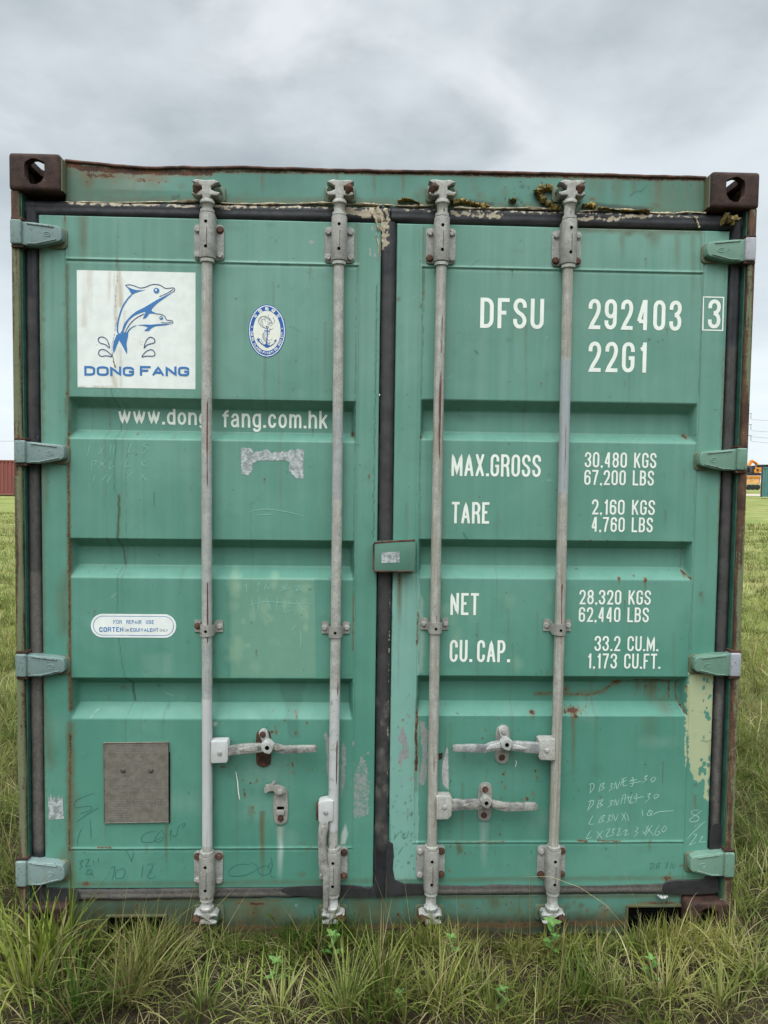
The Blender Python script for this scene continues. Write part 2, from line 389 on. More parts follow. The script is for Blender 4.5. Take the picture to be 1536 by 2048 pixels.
class Grid:
    """sheet of vertices over (x, z) with painted wear channels"""
    CH = {'rust': (0, 0), 'dirt': (0, 1), 'pale': (0, 2), 'grey': (0, 3), 'yellow': (1, 0), 'dark': (1, 1), 'chalk': (1, 2), 'tint': (1, 3)}
    def __init__(self, xs, zs, Y):
        self.xs, self.zs = np.asarray(xs, float), np.asarray(zs, float)
        self.X, self.Z = np.meshgrid(self.xs, self.zs)
        self.Y = np.full_like(self.X, Y); self.y0 = Y
        self.w = [np.zeros(self.X.shape + (4,)), np.zeros(self.X.shape + (4,))]
        self.k = 0
    def ch(self, c):
        a, b = self.CH[c] if isinstance(c, str) else (0, c)
        return self.w[a][..., b]
    def put(self, c, v):
        d = self.ch(c); np.maximum(d, v, out=d) if np.ndim(v) else None
    def wob(self, amp=0.006, s=60):
        self.k += 1
        return (fbm(self.X, self.Z, s, self.k * 31, 3) - 0.5) * 2 * amp
    def p(self, px, py): q = at(px, py, self.y0); return q.x, q.z
    def spot(self, c, px, py, rx, ry, amp):
        x, z = self.p(px, py); k = 1 / 600.0
        d = np.hypot((self.X - x) / (rx * k), (self.Z - z) / (ry * k)) + self.wob(0.35, 45)
        self.put(c, amp * np.clip(1.25 - d, 0, 1) ** 1.0)
    def streak(self, c, px, py0, py1, w, amp, px1=None):
        x, z0 = self.p(px, py0); x1, z1 = self.p(px if px1 is None else px1, py1); k = w / 600.0
        t = np.clip((z0 - self.Z) / max(1e-6, z0 - z1), -0.2, 1.2)
        cx = x + (x1 - x) * t + self.wob(0.003, 30)
        lat = np.clip(1 - np.abs(self.X - cx) / (k * (1.0 - 0.35 * np.clip(t, 0, 1))), 0, 1)
        ends = np.clip((self.Z - z1) / (0.55 * (z0 - z1)), 0, 1) * (t >= 0) 
        self.put(c, amp * lat ** 0.8 * ends)
    def line(self, c, pts, w, amp, wob=0.003):
        q = [self.p(*p) for p in pts]; k = w / 600.0; best = np.full_like(self.X, 9.0)
        wx, wz = self.wob(wob, 70), self.wob(wob, 70)
        for (ax, az), (bx, bz) in zip(q, q[1:]):
            dx, dz = bx - ax, bz - az; L = dx * dx + dz * dz + 1e-12
            t = np.clip(((self.X - ax) * dx + (self.Z - az) * dz) / L, 0, 1)
            best = np.minimum(best, np.hypot(self.X + wx - ax - t * dx, self.Z + wz - az - t * dz))
        self.put(c, amp * np.clip(1.3 - best / k, 0, 1))
    def poly(self, c, pts, amp, soft=4, wob=0.006):
        q = [self.p(*p) for p in pts]; X, Z = self.X + self.wob(wob, 40), self.Z + self.wob(wob, 40)
        ins = np.zeros(X.shape, bool); best = np.full_like(X, 9.0)
        for (ax, az), (bx, bz) in zip(q, q[1:] + q[:1]):
            cr = ((az > Z) != (bz > Z)) & (X < (bx - ax) * (Z - az) / ((bz - az) or 1e-9) + ax)
            ins ^= cr
            dx, dz = bx - ax, bz - az; L = dx * dx + dz * dz + 1e-12
            t = np.clip(((X - ax) * dx + (Z - az) * dz) / L, 0, 1)
            best = np.minimum(best, np.hypot(X - ax - t * dx, Z - az - t * dz))
        sd = np.where(ins, best, -best); k = soft / 600.0
        self.put(c, amp * np.clip(0.5 + sd / (2 * k), 0, 1))
    def specks(self, c, box, n, r, amp, seed=1):
        g = random.Random(seed)
        for _ in range(n):
            px, py = g.uniform(box[0], box[2]), g.uniform(box[1], box[3]); rr = r * g.uniform(0.5, 1.5)
            self.spot(c, px, py, rr, rr * g.uniform(0.8, 2.2), amp * g.uniform(0.6, 1.1))
    def erase(self, c, box, n, r, seed=1):
        g = random.Random(seed); d = self.ch(c); k = 1 / 600.0
        for _ in range(n):
            x, z = self.p(g.uniform(box[0], box[2]), g.uniform(box[1], box[3])); rr = r * g.uniform(.4, 1.5); rz = rr * g.uniform(1, 2.6)
            q = np.hypot((self.X - x) / (rr * k), (self.Z - z) / (rz * k)) + self.wob(.5, 60); d *= np.clip(q - .4, 0, 1)
    def weather(self, seed, box):
        g = random.Random(seed)
        for _ in range(34):
            px = g.uniform(box[0], box[2]); py = g.uniform(box[1], box[3] - 120); L = g.uniform(60, 330)
            self.streak('dirt', px, py, min(py + L, box[3]), g.uniform(1.6, 5), g.uniform(.12, .42), px + g.uniform(-3, 3))
        for _ in range(16):
            px = g.uniform(box[0], box[2]); py = g.uniform(box[1], box[3]); self.spot('dark', px, py, g.uniform(6, 26), g.uniform(4, 18), g.uniform(.06, .17))
        for _ in range(12):
            px = g.uniform(box[0], box[2]); py = g.uniform(box[1], box[3]); self.spot('chalk', px, py, g.uniform(20, 60), g.uniform(14, 46), g.uniform(.05, .13))
        for _ in range(20):
            px = g.uniform(box[0], box[2]); py = g.uniform(box[1], box[3]); a = g.uniform(-1.2, 1.2); L = g.uniform(6, 34)
            self.line(g.choice(('chalk', 'dark', 'dark')), [(px, py), (px + L * math.cos(a), py + L * math.sin(a))], .8, g.uniform(.25, .6), .001)
        for _ in range(16):
            px = g.uniform(box[0], box[2]); py = g.uniform(box[1], box[3]); r = g.uniform(1.2, 2.4); self.spot('rust', px, py, r, r * 1.3, .8); self.streak('dirt', px, py, py + g.uniform(10, 40), 2.2, .7)
    def run(self, ops):
        for o in ops: getattr(self, o[0])(*o[1:])
    def build(self, name, mats, parent, back=None):
        X, Y, Z = self.X, self.Y, self.Z; w = self.w
        if back is not None:       # turn the rim back so that the sheet has depth
            e = lambda a: np.pad(a, [(1, 1), (1, 1)] + [(0, 0)] * (a.ndim - 2), mode='edge')
            X, Y, Z, w = e(X), e(Y), e(Z), [e(v) for v in w]
            Y = Y.copy(); Y[0, :] = back; Y[-1, :] = back; Y[:, 0] = back; Y[:, -1] = back
        return sheet(name, np.stack([X, Y, Z], -1), w, mats, parent)
def sheet(name, P, w, mats, parent, wrap=False):
    nz, nx = P.shape[:2]
    me = bpy.data.meshes.new(name)
    idx = np.arange(nz * nx).reshape(nz, nx)
    if wrap: idx = np.concatenate([idx, idx[:, :1]], 1)
    f = np.stack([idx[:-1, :-1], idx[:-1, 1:], idx[1:, 1:], idx[1:, :-1]], -1).reshape(-1, 4)
    n = len(f)
    me.vertices.add(nz * nx); me.vertices.foreach_set('co', P.astype(np.float32).ravel())
    me.loops.add(n * 4); me.loops.foreach_set('vertex_index', f.astype(np.int32).ravel())
    me.polygons.add(n); me.polygons.foreach_set('loop_start', np.arange(0, n * 4, 4, dtype=np.int32))
    me.update(calc_edges=True)
    for k, a in enumerate(w):
        at_ = me.attributes.new('wear' if k == 0 else 'wear2', 'FLOAT_COLOR', 'POINT')
        at_.data.foreach_set('color', a.astype(np.float32).reshape(-1))
    return link(name, me, mats, parent, smooth=True)
def lines(x0, x1, step, extra=(), dense=()):
    a = list(np.linspace(x0, x1, max(2, int(round((x1 - x0) / step)) + 1)))
    for d in dense:
        for o in (-0.005, -0.0025, 0, 0.0025, 0.005): a.append(d + o)
    a += list(extra)
    a = sorted(v for v in a if x0 - 1e-9 <= v <= x1 + 1e-9)
    keep = set(round(v, 6) for v in list(extra) + [d + o for d in dense for o in (-0.005, -0.0025, 0, 0.0025, 0.005)] + [x0, x1])
    out = []
    for v in a:
        if out and v - out[-1] < 0.0012:
            if round(v, 6) in keep and round(out[-1], 6) not in keep: out[-1] = v
            continue
        out.append(v)
    return np.array(out)

# ------------------------------------------------------------------ flat art: ribbons, discs, stroke lettering
SURF = {}
DL, YT = .0349, .0809
def surface(g, x, z):
    i = min(max(int(np.searchsorted(g.xs, x)) - 1, 0), len(g.xs) - 2); j = min(max(int(np.searchsorted(g.zs, z)) - 1, 0), len(g.zs) - 2)
    u = (x - g.xs[i]) / (g.xs[i + 1] - g.xs[i]); v = (z - g.zs[j]) / (g.zs[j + 1] - g.zs[j]); Y = g.Y
    return float((Y[j, i] * (1 - u) + Y[j, i + 1] * u) * (1 - v) + (Y[j + 1, i] * (1 - u) + Y[j + 1, i + 1] * u) * v)
class Art:
    """flat printed or scratched marks on a plane y = Y (each piece a hair in front of the one below)"""
    def __init__(self, Y): self.Y = Y; self.v = []; self.f = []; self.m = []; self.w = []; self.lay = 0
    def _y(self, lift): 
        self.lay += 1
        return self.Y - lift - (self.lay % 24) * 0.00003
    def poly(self, pts, mi=0, lift=0.0004):
        y = self._y(lift); b = len(self.v)
        self.v += [(p[0], y, p[1]) for p in pts]
        for t in tessellate_polygon([[Vector((p[0], p[1], 0)) for p in pts]]):
            self.f.append(tuple(b + i for i in t)); self.m.append(mi)
    def ribbon(self, pts, w, mi=0, closed=False, lift=0.0004, clip=None, taper=False):
        q = [Vector((p[0], p[1])) for p in pts]
        q = [p for i, p in enumerate(q) if i == 0 or (p - q[i - 1]).length > 1e-6]
        if closed and (q[0] - q[-1]).length < 1e-6: q.pop()
        if not isinstance(w, (list, tuple)):
            r = []
            for i in range(len(q) if closed else len(q) - 1):
                a, c = q[i], q[(i + 1) % len(q)]; k = int((c - a).length / .014) + 1
                r += [a + (c - a) * (u / k) for u in range(k)]
            q = r if closed else r + [q[-1]]
        n = len(q)
        if n < 2: return
        y = self._y(lift); b = len(self.v)
        for i in range(n):
            p0 = q[i - 1] if (i > 0 or closed) else None; p1 = q[(i + 1) % n] if (i < n - 1 or closed) else None
            d0 = (q[i] - p0).normalized() if p0 is not None else None
            d1 = (p1 - q[i]).normalized() if p1 is not None else None
            if d0 is None: d0 = d1
            if d1 is None: d1 = d0
            n0 = Vector((-d0.y, d0.x)); n1 = Vector((-d1.y, d1.x)); mm = n0 + n1
            mm = mm.normalized() if mm.length > 1e-3 else n0
            k = 1.0 / max(0.34, mm.dot(n0)); ww = w[i] if isinstance(w, (list, tuple)) else w
            if taper: ww *= 0.35 + 0.65 * math.sin(math.pi * (0.12 + 0.76 * i / (n - 1)))
            for s in (1, -1):
                c = q[i] + mm * (s * ww / 2 * k)
                if clip: c = Vector((min(max(c.x, clip[0]), clip[1]), min(max(c.y, clip[2]), clip[3])))
                self.v.append((c.x, y, c.y))
        for i in range(n if closed else n - 1):
            j = (i + 1) % n
            self.f.append((b + 2 * i, b + 2 * i + 1, b + 2 * j + 1, b + 2 * j)); self.m.append(mi)
    def ellipse(self, c, rx, rz, mi=0, lift=0.0004, n=40):
        self.poly([(c[0] + rx * math.cos(math.tau * i / n), c[1] + rz * math.sin(math.tau * i / n)) for i in range(n)], mi, lift)
    def build(self, name, mats, parent):
        g = SURF.get(parent)
        if g is not None and (abs(self.Y - DL) < 1e-6 or abs(self.Y - YT) < 1e-6):
            self.v = [(x, surface(g, x, z) + (y - self.Y) - .0004, z) for x, y, z in self.v]   # lie on the slightly wavy sheet
        me = bpy.data.meshes.new(name); me.from_pydata(self.v, [], self.f)
        me.polygons.foreach_set('material_index', np.array(self.m, np.int32))
        for k in ('wear', 'wear2'):
            a = me.attributes.new(k, 'FLOAT_COLOR', 'POINT')
            z = np.zeros((len(self.v), 4), np.float32)
            a.data.foreach_set('color', z.ravel())
        return link(name, me, mats, parent)

def smooth(pts, n=6, closed=False):
    P = [Vector((p[0], p[1])) for p in pts]; out = []; L = len(P)
    for i in range(L if closed else L - 1):
        a = P[(i - 1) % L] if (closed or i > 0) else P[i]; b = P[i]; c = P[(i + 1) % L]
        d = P[(i + 2) % L] if (closed or i < L - 2) else c
        for k in range(n):
            t = k / n
            out.append(0.5 * ((2 * b) + (c - a) * t + (2 * a - 5 * b + 4 * c - d) * t * t + (3 * b - a - 3 * c + d) * t ** 3))
    if not closed: out.append(P[-1])
    return [(p.x, p.y) for p in out]

LOOP = [(.5, 1), (1, 1, 1, .78), (1, .22), (1, 0, .5, 0), (0, 0, 0, .22), (0, .78), (0, 1, .5, 1)]
XH = .76
GLYPH = {   # a point is a line, four numbers a curve (control, end); unit box
 'A': [[(0, 0), (.5, 1), (1, 0)], [(.2, .28), (.8, .28)]],
 'B': [[(0, 0), (0, 1), (.5, 1), (.95, 1, .95, .76), (.95, .53, .5, .53), (0, .53)], [(.5, .53), (1, .53, 1, .26), (1, 0, .5, 0), (0, 0)]],
 'C': [[(1, .68), (1, .78), (1, 1, .5, 1), (0, 1, 0, .78), (0, .22), (0, 0, .5, 0), (1, 0, 1, .22), (1, .32)]],
 'D': [[(0, 0), (0, 1), (.42, 1), (1, 1, 1, .74), (1, .26), (1, 0, .42, 0), (0, 0)]],
 'E': [[(1, 0), (0, 0), (0, 1), (1, 1)], [(0, .53), (.85, .53)]],
 'F': [[(0, 0), (0, 1), (1, 1)], [(0, .52), (.85, .52)]],
 'G': [[(1, .70), (1, .78), (1, 1, .5, 1), (0, 1, 0, .78), (0, .22), (0, 0, .5, 0), (1, 0, 1, .22), (1, .47), (.55, .47)]],
 'H': [[(0, 0), (0, 1)], [(1, 0), (1, 1)], [(0, .5), (1, .5)]],
 'I': [[(.5, 0), (.5, 1)]],
 'K': [[(0, 0), (0, 1)], [(.05, .36), (1, 1)], [(.34, .57), (1, 0)]],
 'L': [[(0, 1), (0, 0), (1, 0)]],
 'M': [[(0, 0), (0, 1), (.5, .16), (1, 1), (1, 0)]],
 'N': [[(0, 0), (0, 1), (1, 0), (1, 1)]],
 'O': [LOOP], '0': [LOOP],
 'P': [[(0, 0), (0, 1), (.5, 1), (1, 1, 1, .74), (1, .46, .5, .46), (0, .46)]],
 'Q': [LOOP, [(.6, .25), (1, 0)]],
 'R': [[(0, 0), (0, 1), (.5, 1), (1, 1, 1, .75), (1, .5, .5, .5), (0, .5)], [(.55, .5), (.92, .48, .94, .26), (1, 0)]],
 'S': [[(1, .72), (1, .78), (1, 1, .5, 1), (0, 1, 0, .76), (0, .60, .5, .5), (1, .40, 1, .24), (1, 0, .5, 0), (0, 0, 0, .22), (0, .29)]],
 'T': [[(0, 1), (1, 1)], [(.5, 1), (.5, 0)]],
 'U': [[(0, 1), (0, .22), (0, 0, .5, 0), (1, 0, 1, .22), (1, 1)]],
 'V': [[(0, 1), (.5, 0), (1, 1)]],
 'X': [[(0, 0), (1, 1)], [(0, 1), (1, 0)]],
 'Y': [[(0, 1), (.5, .45), (1, 1)], [(.5, .45), (.5, 0)]],
 '1': [[(.85, 0), (.85, 1)], [(.80, .97), (.5, .84), (.0, .80)]],
 '2': [[(0, .70), (0, .78), (0, 1, .5, 1), (1, 1, 1, .75), (1, .58, .7, .40), (.03, .0), (1, 0)]],
 '3': [[(0, .72), (0, .79), (0, 1, .5, 1), (1, 1, 1, .77), (1, .55, .42, .53)], [(.42, .53), (1, .51, 1, .25), (1, 0, .5, 0), (0, 0, 0, .21), (0, .28)]],
 '4': [[(.76, 0), (.76, 1)], [(.62, 1), (0, .26)], [(0, .26), (1, .26)]],
 '6': [[(.5, 0), (0, 0, 0, .22), (0, .34), (0, .58, .5, .58), (1, .58, 1, .36), (1, .22), (1, 0, .5, 0)], [(0, .3), (0, .76), (0, 1, .5, 1), (1, 1, 1, .8), (1, .73)]],
 '7': [[(0, 1), (1, 1), (.45, .5, .35, 0)]],
 '8': [[(.5, 1), (.96, 1, .96, .77), (.96, .54, .5, .54), (.04, .54, .04, .77), (.04, 1, .5, 1)], [(.5, .54), (1, .54, 1, .27), (1, 0, .5, 0), (0, 0, 0, .27), (0, .54, .5, .54)]],
 '9': [[(.5, 1), (1, 1, 1, .78), (1, .66), (1, .42, .5, .42), (0, .42, 0, .64), (0, .78), (0, 1, .5, 1)], [(1, .7), (1, .24), (1, 0, .5, 0), (0, 0, 0, .2), (0, .27)]],
 'w': [[(0, XH), (.27, 0), (.5, XH), (.73, 0), (1, XH)]],
 'd': [[(1, 1), (1, 0)], [(1, .56), (1, XH, .5, XH), (0, XH, 0, .38), (0, 0, .5, 0), (1, 0, 1, .2)]],
 'o': [[(.5, XH), (1, XH, 1, .38), (1, 0, .5, 0), (0, 0, 0, .38), (0, XH, .5, XH)]],
 'n': [[(0, 0), (0, XH)], [(0, .48), (.1, XH, .55, XH), (1, XH, 1, .46), (1, 0)]],
 'g': [[(1, XH), (1, -.06), (1, -.27, .5, -.27), (.1, -.27, .04, -.12)], [(1, .56), (1, XH, .5, XH), (0, XH, 0, .38), (0, .02, .5, .02), (1, .02, 1, .2)]],
 'f': [[(.4, 0), (.4, .8), (.4, 1, 2.2, 1), (3, 1)], [(-3, XH - .07), (4, XH - .07)]],
 'a': [[(.05, .54), (.1, XH, .5, XH), (.92, XH, .92, .5), (.92, .15), (.94, 0, 1, 0)], [(.92, .46), (.7, .42, .5, .41), (0, .38, 0, .2), (0, 0, .4, 0), (.85, 0, .92, .22)]],
 'c': [[(1, .52), (.95, XH, .52, XH), (0, XH, 0, .38), (0, 0, .52, 0), (.97, 0, 1, .25)]],
 'm': [[(0, 0), (0, XH)], [(0, .5), (.05, XH, .28, XH), (.5, XH, .5, .5), (.5, 0)], [(.5, .5), (.55, XH, .78, XH), (1, XH, 1, .5), (1, 0)]],
 'h': [[(0, 0), (0, 1)], [(0, .48), (.1, XH, .55, XH), (1, XH, 1, .46), (1, 0)]],
 'k': [[(0, 0), (0, 1)], [(.03, .28), (.95, XH)], [(.36, .46), (1, 0)]],
}
GW = {'1': .66, 'I': .34, 'M': 1.28, 'w': 1.45, 'm': 1.45, 'f': .72, '.': .30, ',': .30, ' ': .62, 'A': 1.08, 'L': .88, 'E': .88, 'F': .88, 'X': 1.02, 'T': .95, 'c': .95, 'k': .98, 'C': 1.0}
def glyph_paths(ch):
    out = []
    for st in GLYPH.get(ch, []):
        p = [st[0]]
        for it in st[1:]:
            if len(it) == 2: p.append(it)
            else:
                x0, y0 = p[-1]
                for k in range(1, 9):
                    t = k / 8; w_ = 0.80   # slightly squarer than a parabola
                    b0, b1, b2 = (1 - t) ** 2, 2 * t * (1 - t) * w_, t * t; s = b0 + b1 + b2
                    p.append(((b0 * x0 + b1 * it[0] + b2 * it[2]) / s, (b0 * y0 + b1 * it[1] + b2 * it[3]) / s))
        out.append(p)
    return out
def glyph(art, ch, x, z, w, h, t, mi=0, lift=0.0004, frame=None):
    """one letter; frame maps (u, v) letter metres to the plane (for lettering along a curve)"""
    th = t * 0.92
    if ch in '.,':
        pts = [(x, z), (x + t * 1.15, z), (x + t * 1.15, z + t * 1.15), (x, z + t * 1.15)]
        if ch == ',': pts = [(x + t * .3, z - t * .9), (x + t * 1.15, z + t * .3), (x + t * 1.15, z + t * 1.1), (x, z + t * 1.1), (x, z), (x + t * .5, z)]
        art.poly([frame(*p) for p in pts] if frame else pts, mi, lift); return
    for p in glyph_paths(ch):
        if ch == 'I': q = [(x + w / 2, z + v * h) for u, v in p]
        else:
            ext = lambda v: z + (t / 2 + v * (h - t) if 0 <= v <= 1 else t / 2 + v * (h - t))
            q = [(x + t / 2 + u * (w - t), ext(v)) for u, v in p]
            # let open ends reach the edge of the box
            def stretch(a, b):
                d = Vector(a) - Vector(b)
                if d.length < 1e-9: return a
                d = d.normalized() * (t / 2); return (a[0] + d.x, a[1] + d.y)
            closed = (p[0] == p[-1])
            if not closed:
                e0, e1 = p[0], p[-1]
                if abs(e0[1]) < .02 or abs(e0[1] - 1) < .02 or e0[0] in (0, 1): 
                    if e0[1] in (0, 1, XH) : q[0] = stretch(q[0], q[1])
                if e1[1] in (0, 1, XH): q[-1] = stretch(q[-1], q[-2])
        closed = (p[0] == p[-1])
        lowv = -0.4 * h if ch == 'g' else 0
        clip = (x, x + w, z + lowv, z + h)
        if frame:
            q = [frame(*c) for c in q]; clip = None
        art.ribbon(q, t, mi, closed, lift, clip)
def text(art, s, x0, x1, z0, z1, t, gap=.26, mi=0, lift=0.0004, widths=None):
    g = dict(GW); g.update(widths or {})
    tot = sum(g.get(c, 1.0) for c in s) + gap * (len(s) - 1); u = (x1 - x0) / tot; x = x0
    for c in s:
        w = g.get(c, 1.0) * u
        if c != ' ': glyph(art, c, x, z0, w, z1 - z0, t, mi, lift)
        x += w + gap * u
def text_px(art, s, px0, px1, pyt, pyb, t, **kw):
    a, b, c, d = at(px0, pyb, art.Y), at(px1, pyb, art.Y), at((px0 + px1) / 2, pyt, art.Y), at((px0 + px1) / 2, pyb, art.Y)
    text(art, s, a.x, b.x, d.z, c.z, t, **kw)

# ------------------------------------------------------------------ ground
HOLE_Z = 0.0
def ground_z(x, y):
    near = np.exp(-((np.asarray(y) + 0.2) ** 2) / 2.0 - (np.asarray(x) ** 2) / 6.0)
    return 0.005 + (fbm(np.asarray(x) + 50, np.asarray(y) + 50, 1.7, 5, 4) - 0.5) * 0.07 + (fbm(np.asarray(x) + 50, np.asarray(y) + 50, 0.05, 9, 2) - 0.5) * 0.25 * np.clip(np.hypot(x, y) / 25, 0, 1) - 0.012 * near
def build_ground():
    def axis(near, far, step):
        a = list(np.arange(-near, near + 1e-6, step)); v = near; s = step
        while v < far:
            s *= 1.16; v += s; a += [v, -v]
        return np.array(sorted(a))
    xs, ys = axis(2.2, 1500, 0.03), axis(2.2, 1500, 0.03)
    X, Yy = np.meshgrid(xs, ys)
    Z = ground_z(X, Yy) + (fbm(X + 20, Yy + 20, 14, 3, 3) - 0.5) * 0.022 * np.clip(3 - np.hypot(X, Yy), 0, 1)
    Z = np.where((np.abs(X) < 1.35) & (Yy > 0.15) & (Yy < 6.3), np.minimum(Z, -0.03), Z)
    m, N = new_mat('grass_and_soil')
    P = N.pos()
    cov, _, _, _ = N.attr('wear')
    n1 = N.noise(P, 0.55, 5, 0.6); n2 = N.noise(P, 7, 6, 0.65); n3 = N.noise(P, 70, 5, 0.7); n4 = N.noise(P, 0.09, 4, 0.55)
    soil = N.mix(N.step(n3, 0.3, 0.7), (0.014, 0.009, 0.006), (0.050, 0.033, 0.023))
    soil = N.mix(N.step(n2, 0.52, 0.72), soil, N.mix(n3, (0.045, 0.034, 0.018), (0.12, 0.095, 0.058)))
    gr = N.mix(N.step(n2, 0.3, 0.7), (0.10, 0.13, 0.026), (0.23, 0.25, 0.072))
    gr = N.mix(N.step(n1, 0.42, 0.62), gr, N.mix(n2, (0.19, 0.20, 0.055), (0.36, 0.345, 0.14)))
    gr = N.mix(N.math('MULTIPLY', N.step(n4, 0.45, 0.6), 0.5), gr, (0.17, 0.22, 0.055))
    c = N.mix(cov, soil, gr)
    finish(m, N, c, 0.95, 0.15, 0, N.bump(N.math('ADD', n2, n3), 0.7, 0.02))
    w = np.zeros(X.shape + (4,))
    w[..., 0] = np.clip((np.hypot(X, np.minimum(Yy + 0.6, 99)) - 2.0) / 4.0, 0, 1) * 0.9 * np.clip((Yy + 1.2) / 1.5, 0, 1) + 0.04 + .9 * np.clip((-14 - Yy) / 10, 0, 1)  # unseen bare soil behind the camera, added to cut bounce light on the doors
    o = sheet('ground', np.stack([X, Yy, Z], -1), [w], m, None)
    meta(o, kind='structure')
    # the dirt track behind the container
    a = Art(0); m2 = plain('pale_dirt', (0.42, 0.35, 0.29), 0.95, 0.15, 3)
    me = bpy.data.meshes.new('dirt_track'); n = 30; vs = []; fs = []
    for i in range(n + 1):
        x = -30 + i * 5.0; y0 = 79 + 1.2 * math.sin(i * .7)
        for yy in (y0, y0 + 7.5): vs.append((x, yy, float(ground_z(x, yy)) + 0.06))
    for i in range(n): fs.append((2 * i, 2 * i + 2, 2 * i + 3, 2 * i + 1))
    me.from_pydata(vs, [], fs)
    meta(link('dirt_track', me, m2, None), kind='structure')
build_ground()

# ------------------------------------------------------------------ the green container
D = 0.035                # face of the doors
HD = 0.045               # face of header and sill
BACK = 6.058
BOX = empty('shipping_container', (0, BACK / 2, 0), 'weathered green shipping container with closed double doors, upright lock rods and white lettering', 'shipping container')

def corner_casting(cx, cy, cz, front):
    """cx, cy, cz = outer corner signs; hollow steel block with holes in top or bottom, end and side"""
    sx, sz = cx, cz
    x0, x1 = (cx * 1.219, cx * 1.219 - cx * 0.162)
    y0, y1 = ((0.0, 0.178) if front else (BACK, BACK - 0.178))
    z0, z1 = ((2.473, 2.591) if cz > 0 else (0.0, 0.118))
    lo = Vector((min(x0, x1), min(y0, y1), z0)); hi = Vector((max(x0, x1), max(y0, y1), z1))
    def tmp(fn, nm):
        bm = bmesh.new(); fn(bm); bmesh.ops.recalc_face_normals(bm, faces=bm.faces)
        me = bpy.data.meshes.new(nm); bm.to_mesh(me); bm.free()
        o = bpy.data.objects.new(nm, me); COL.objects.link(o); return o
    body = tmp(lambda b: bm_box(b, lo.x, hi.x, lo.y, hi.y, lo.z, hi.z, 0.013, 3), 'corner_casting')
    t = 0.027
    cuts = [tmp(lambda b: bm_box(b, lo.x + t, hi.x - t, lo.y + t, hi.y - t, lo.z + t * .8, hi.z - t * .8), 'cut')]
    mx, mz = (lo.x + hi.x) / 2, (lo.z + hi.z) / 2
    ya, yb = (lo.y - .02, lo.y + .06) if front else (hi.y - .06, hi.y + .02)
    hole = [(mx - cx * u, mz + v) for u, v in ((-.031, .020), (-.028, .030), (-.010, .041), (.002, .042), (.020, .036), (.032, .030), (.033, .0), (.031, -.015), (.022, -.031), (.006, -.040), (-.010, -.039), (-.024, -.028), (-.031, -.010))]
    cuts.append(tmp(lambda b: bm_prism(b, hole, ya, yb), 'cut'))
    def side(b):
        xa, xb = (hi.x - .06, hi.x + .02) if cx > 0 else (lo.x - .02, lo.x + .06)
        yy = lo.y + .089
        ring = [(yy + .040 * math.cos(a) * (.65 if abs(math.cos(a)) < .2 else 1), mz + .030 * math.sin(a)) for a in [math.tau * i / 20 for i in range(20)]]
        v0 = [b.verts.new((xa, p[0], p[1])) for p in ring]; v1 = [b.verts.new((xb, p[0], p[1])) for p in ring]
        b.faces.new(v0); b.faces.new(list(reversed(v1)))
        for i in range(20): b.faces.new((v0[i], v0[(i + 1) % 20], v1[(i + 1) % 20], v1[i]))
    cuts.append(tmp(side, 'cut'))
    def top(b):
        za, zb = (hi.z - .06, hi.z + .02) if cz > 0 else (lo.z - .02, lo.z + .06)
        ring = []
        for i in range(24):
            a = math.tau * i / 24
            ring.append((mx + .032 * math.cos(a), (lo.y + hi.y) / 2 + .032 * math.sin(a) + (.030 if math.sin(a) > 0 else -.030)))
        v0 = [b.verts.new((p[0], p[1], za)) for p in ring]; v1 = [b.verts.new((p[0], p[1], zb)) for p in ring]
        b.faces.new(v0); b.faces.new(list(reversed(v1)))
        for i in range(24): b.faces.new((v0[i], v0[(i + 1) % 24], v1[(i + 1) % 24], v1[i]))
    cuts.append(tmp(top, 'cut'))
    for c in cuts:
        md = body.modifiers.new('b', 'BOOLEAN'); md.operation = 'DIFFERENCE'; md.object = c; md.solver = 'EXACT'
    dg = bpy.context.evaluated_depsgraph_get()
    me = bpy.data.meshes.new_from_object(body.evaluated_get(dg))
    me.name = 'corner_casting'
    for o in cuts + [body]:
        d = o.data; bpy.data.objects.remove(o); bpy.data.meshes.remove(d)
    me.materials.clear()
    o = link('corner_casting', me, M['casting'], BOX)
    me.shade_smooth(); me.set_sharp_from_angle(angle=math.radians(40))
    return o
for front in (True, False):
    for sx in (-1, 1):
        for sz in (1, -1): corner_casting(sx, 0, sz, front)

# front corner posts: rusty outer flange, green inner return
for s in (-1, 1):
    g = Grid(np.linspace(0, 1, 2), np.linspace(0, 1, 2), 0)
    n = 160; zs = np.linspace(0.118, 2.473, n)
    prof = [(1.217, .11), (1.217, .012), (1.2145, .007), (1.208, .005), (1.197, .0055), (1.193, .008), (1.191, .014), (1.191, .06)]
    P = np.zeros((n, len(prof), 3))
    for j, (x, y) in enumerate(prof):
        k = (fbm(zs * 1.0, zs * 0 + j * .1, 6, 3 + (s > 0), 3) - .5)
        P[:, j, 0] = s * (x + k * 0.004 * (1 if j > 3 else .4)); P[:, j, 1] = y + k * 0.006 * (1 if j in (3, 4, 5) else .5); P[:, j, 2] = zs
    if s > 0: P = P[:, ::-1]
    o = sheet('corner_post', P, [np.zeros((n, len(prof), 4))], M['post'], BOX)
    bm = bmesh.new(); bm_box(bm, min(s * 1.1895, s * 1.1860), max(s * 1.1895, s * 1.1860), .018, .12, .118, 2.473)
    from_bm('post_return', bm, M['dark_green'], o, False)
    bm = bmesh.new(); bm_box(bm, min(s * 1.2165, s * 1.13), max(s * 1.2165, s * 1.13), BACK - .12, BACK - .01, .118, 2.473, .006)
    from_bm('corner_post', bm, M['post'], BOX)

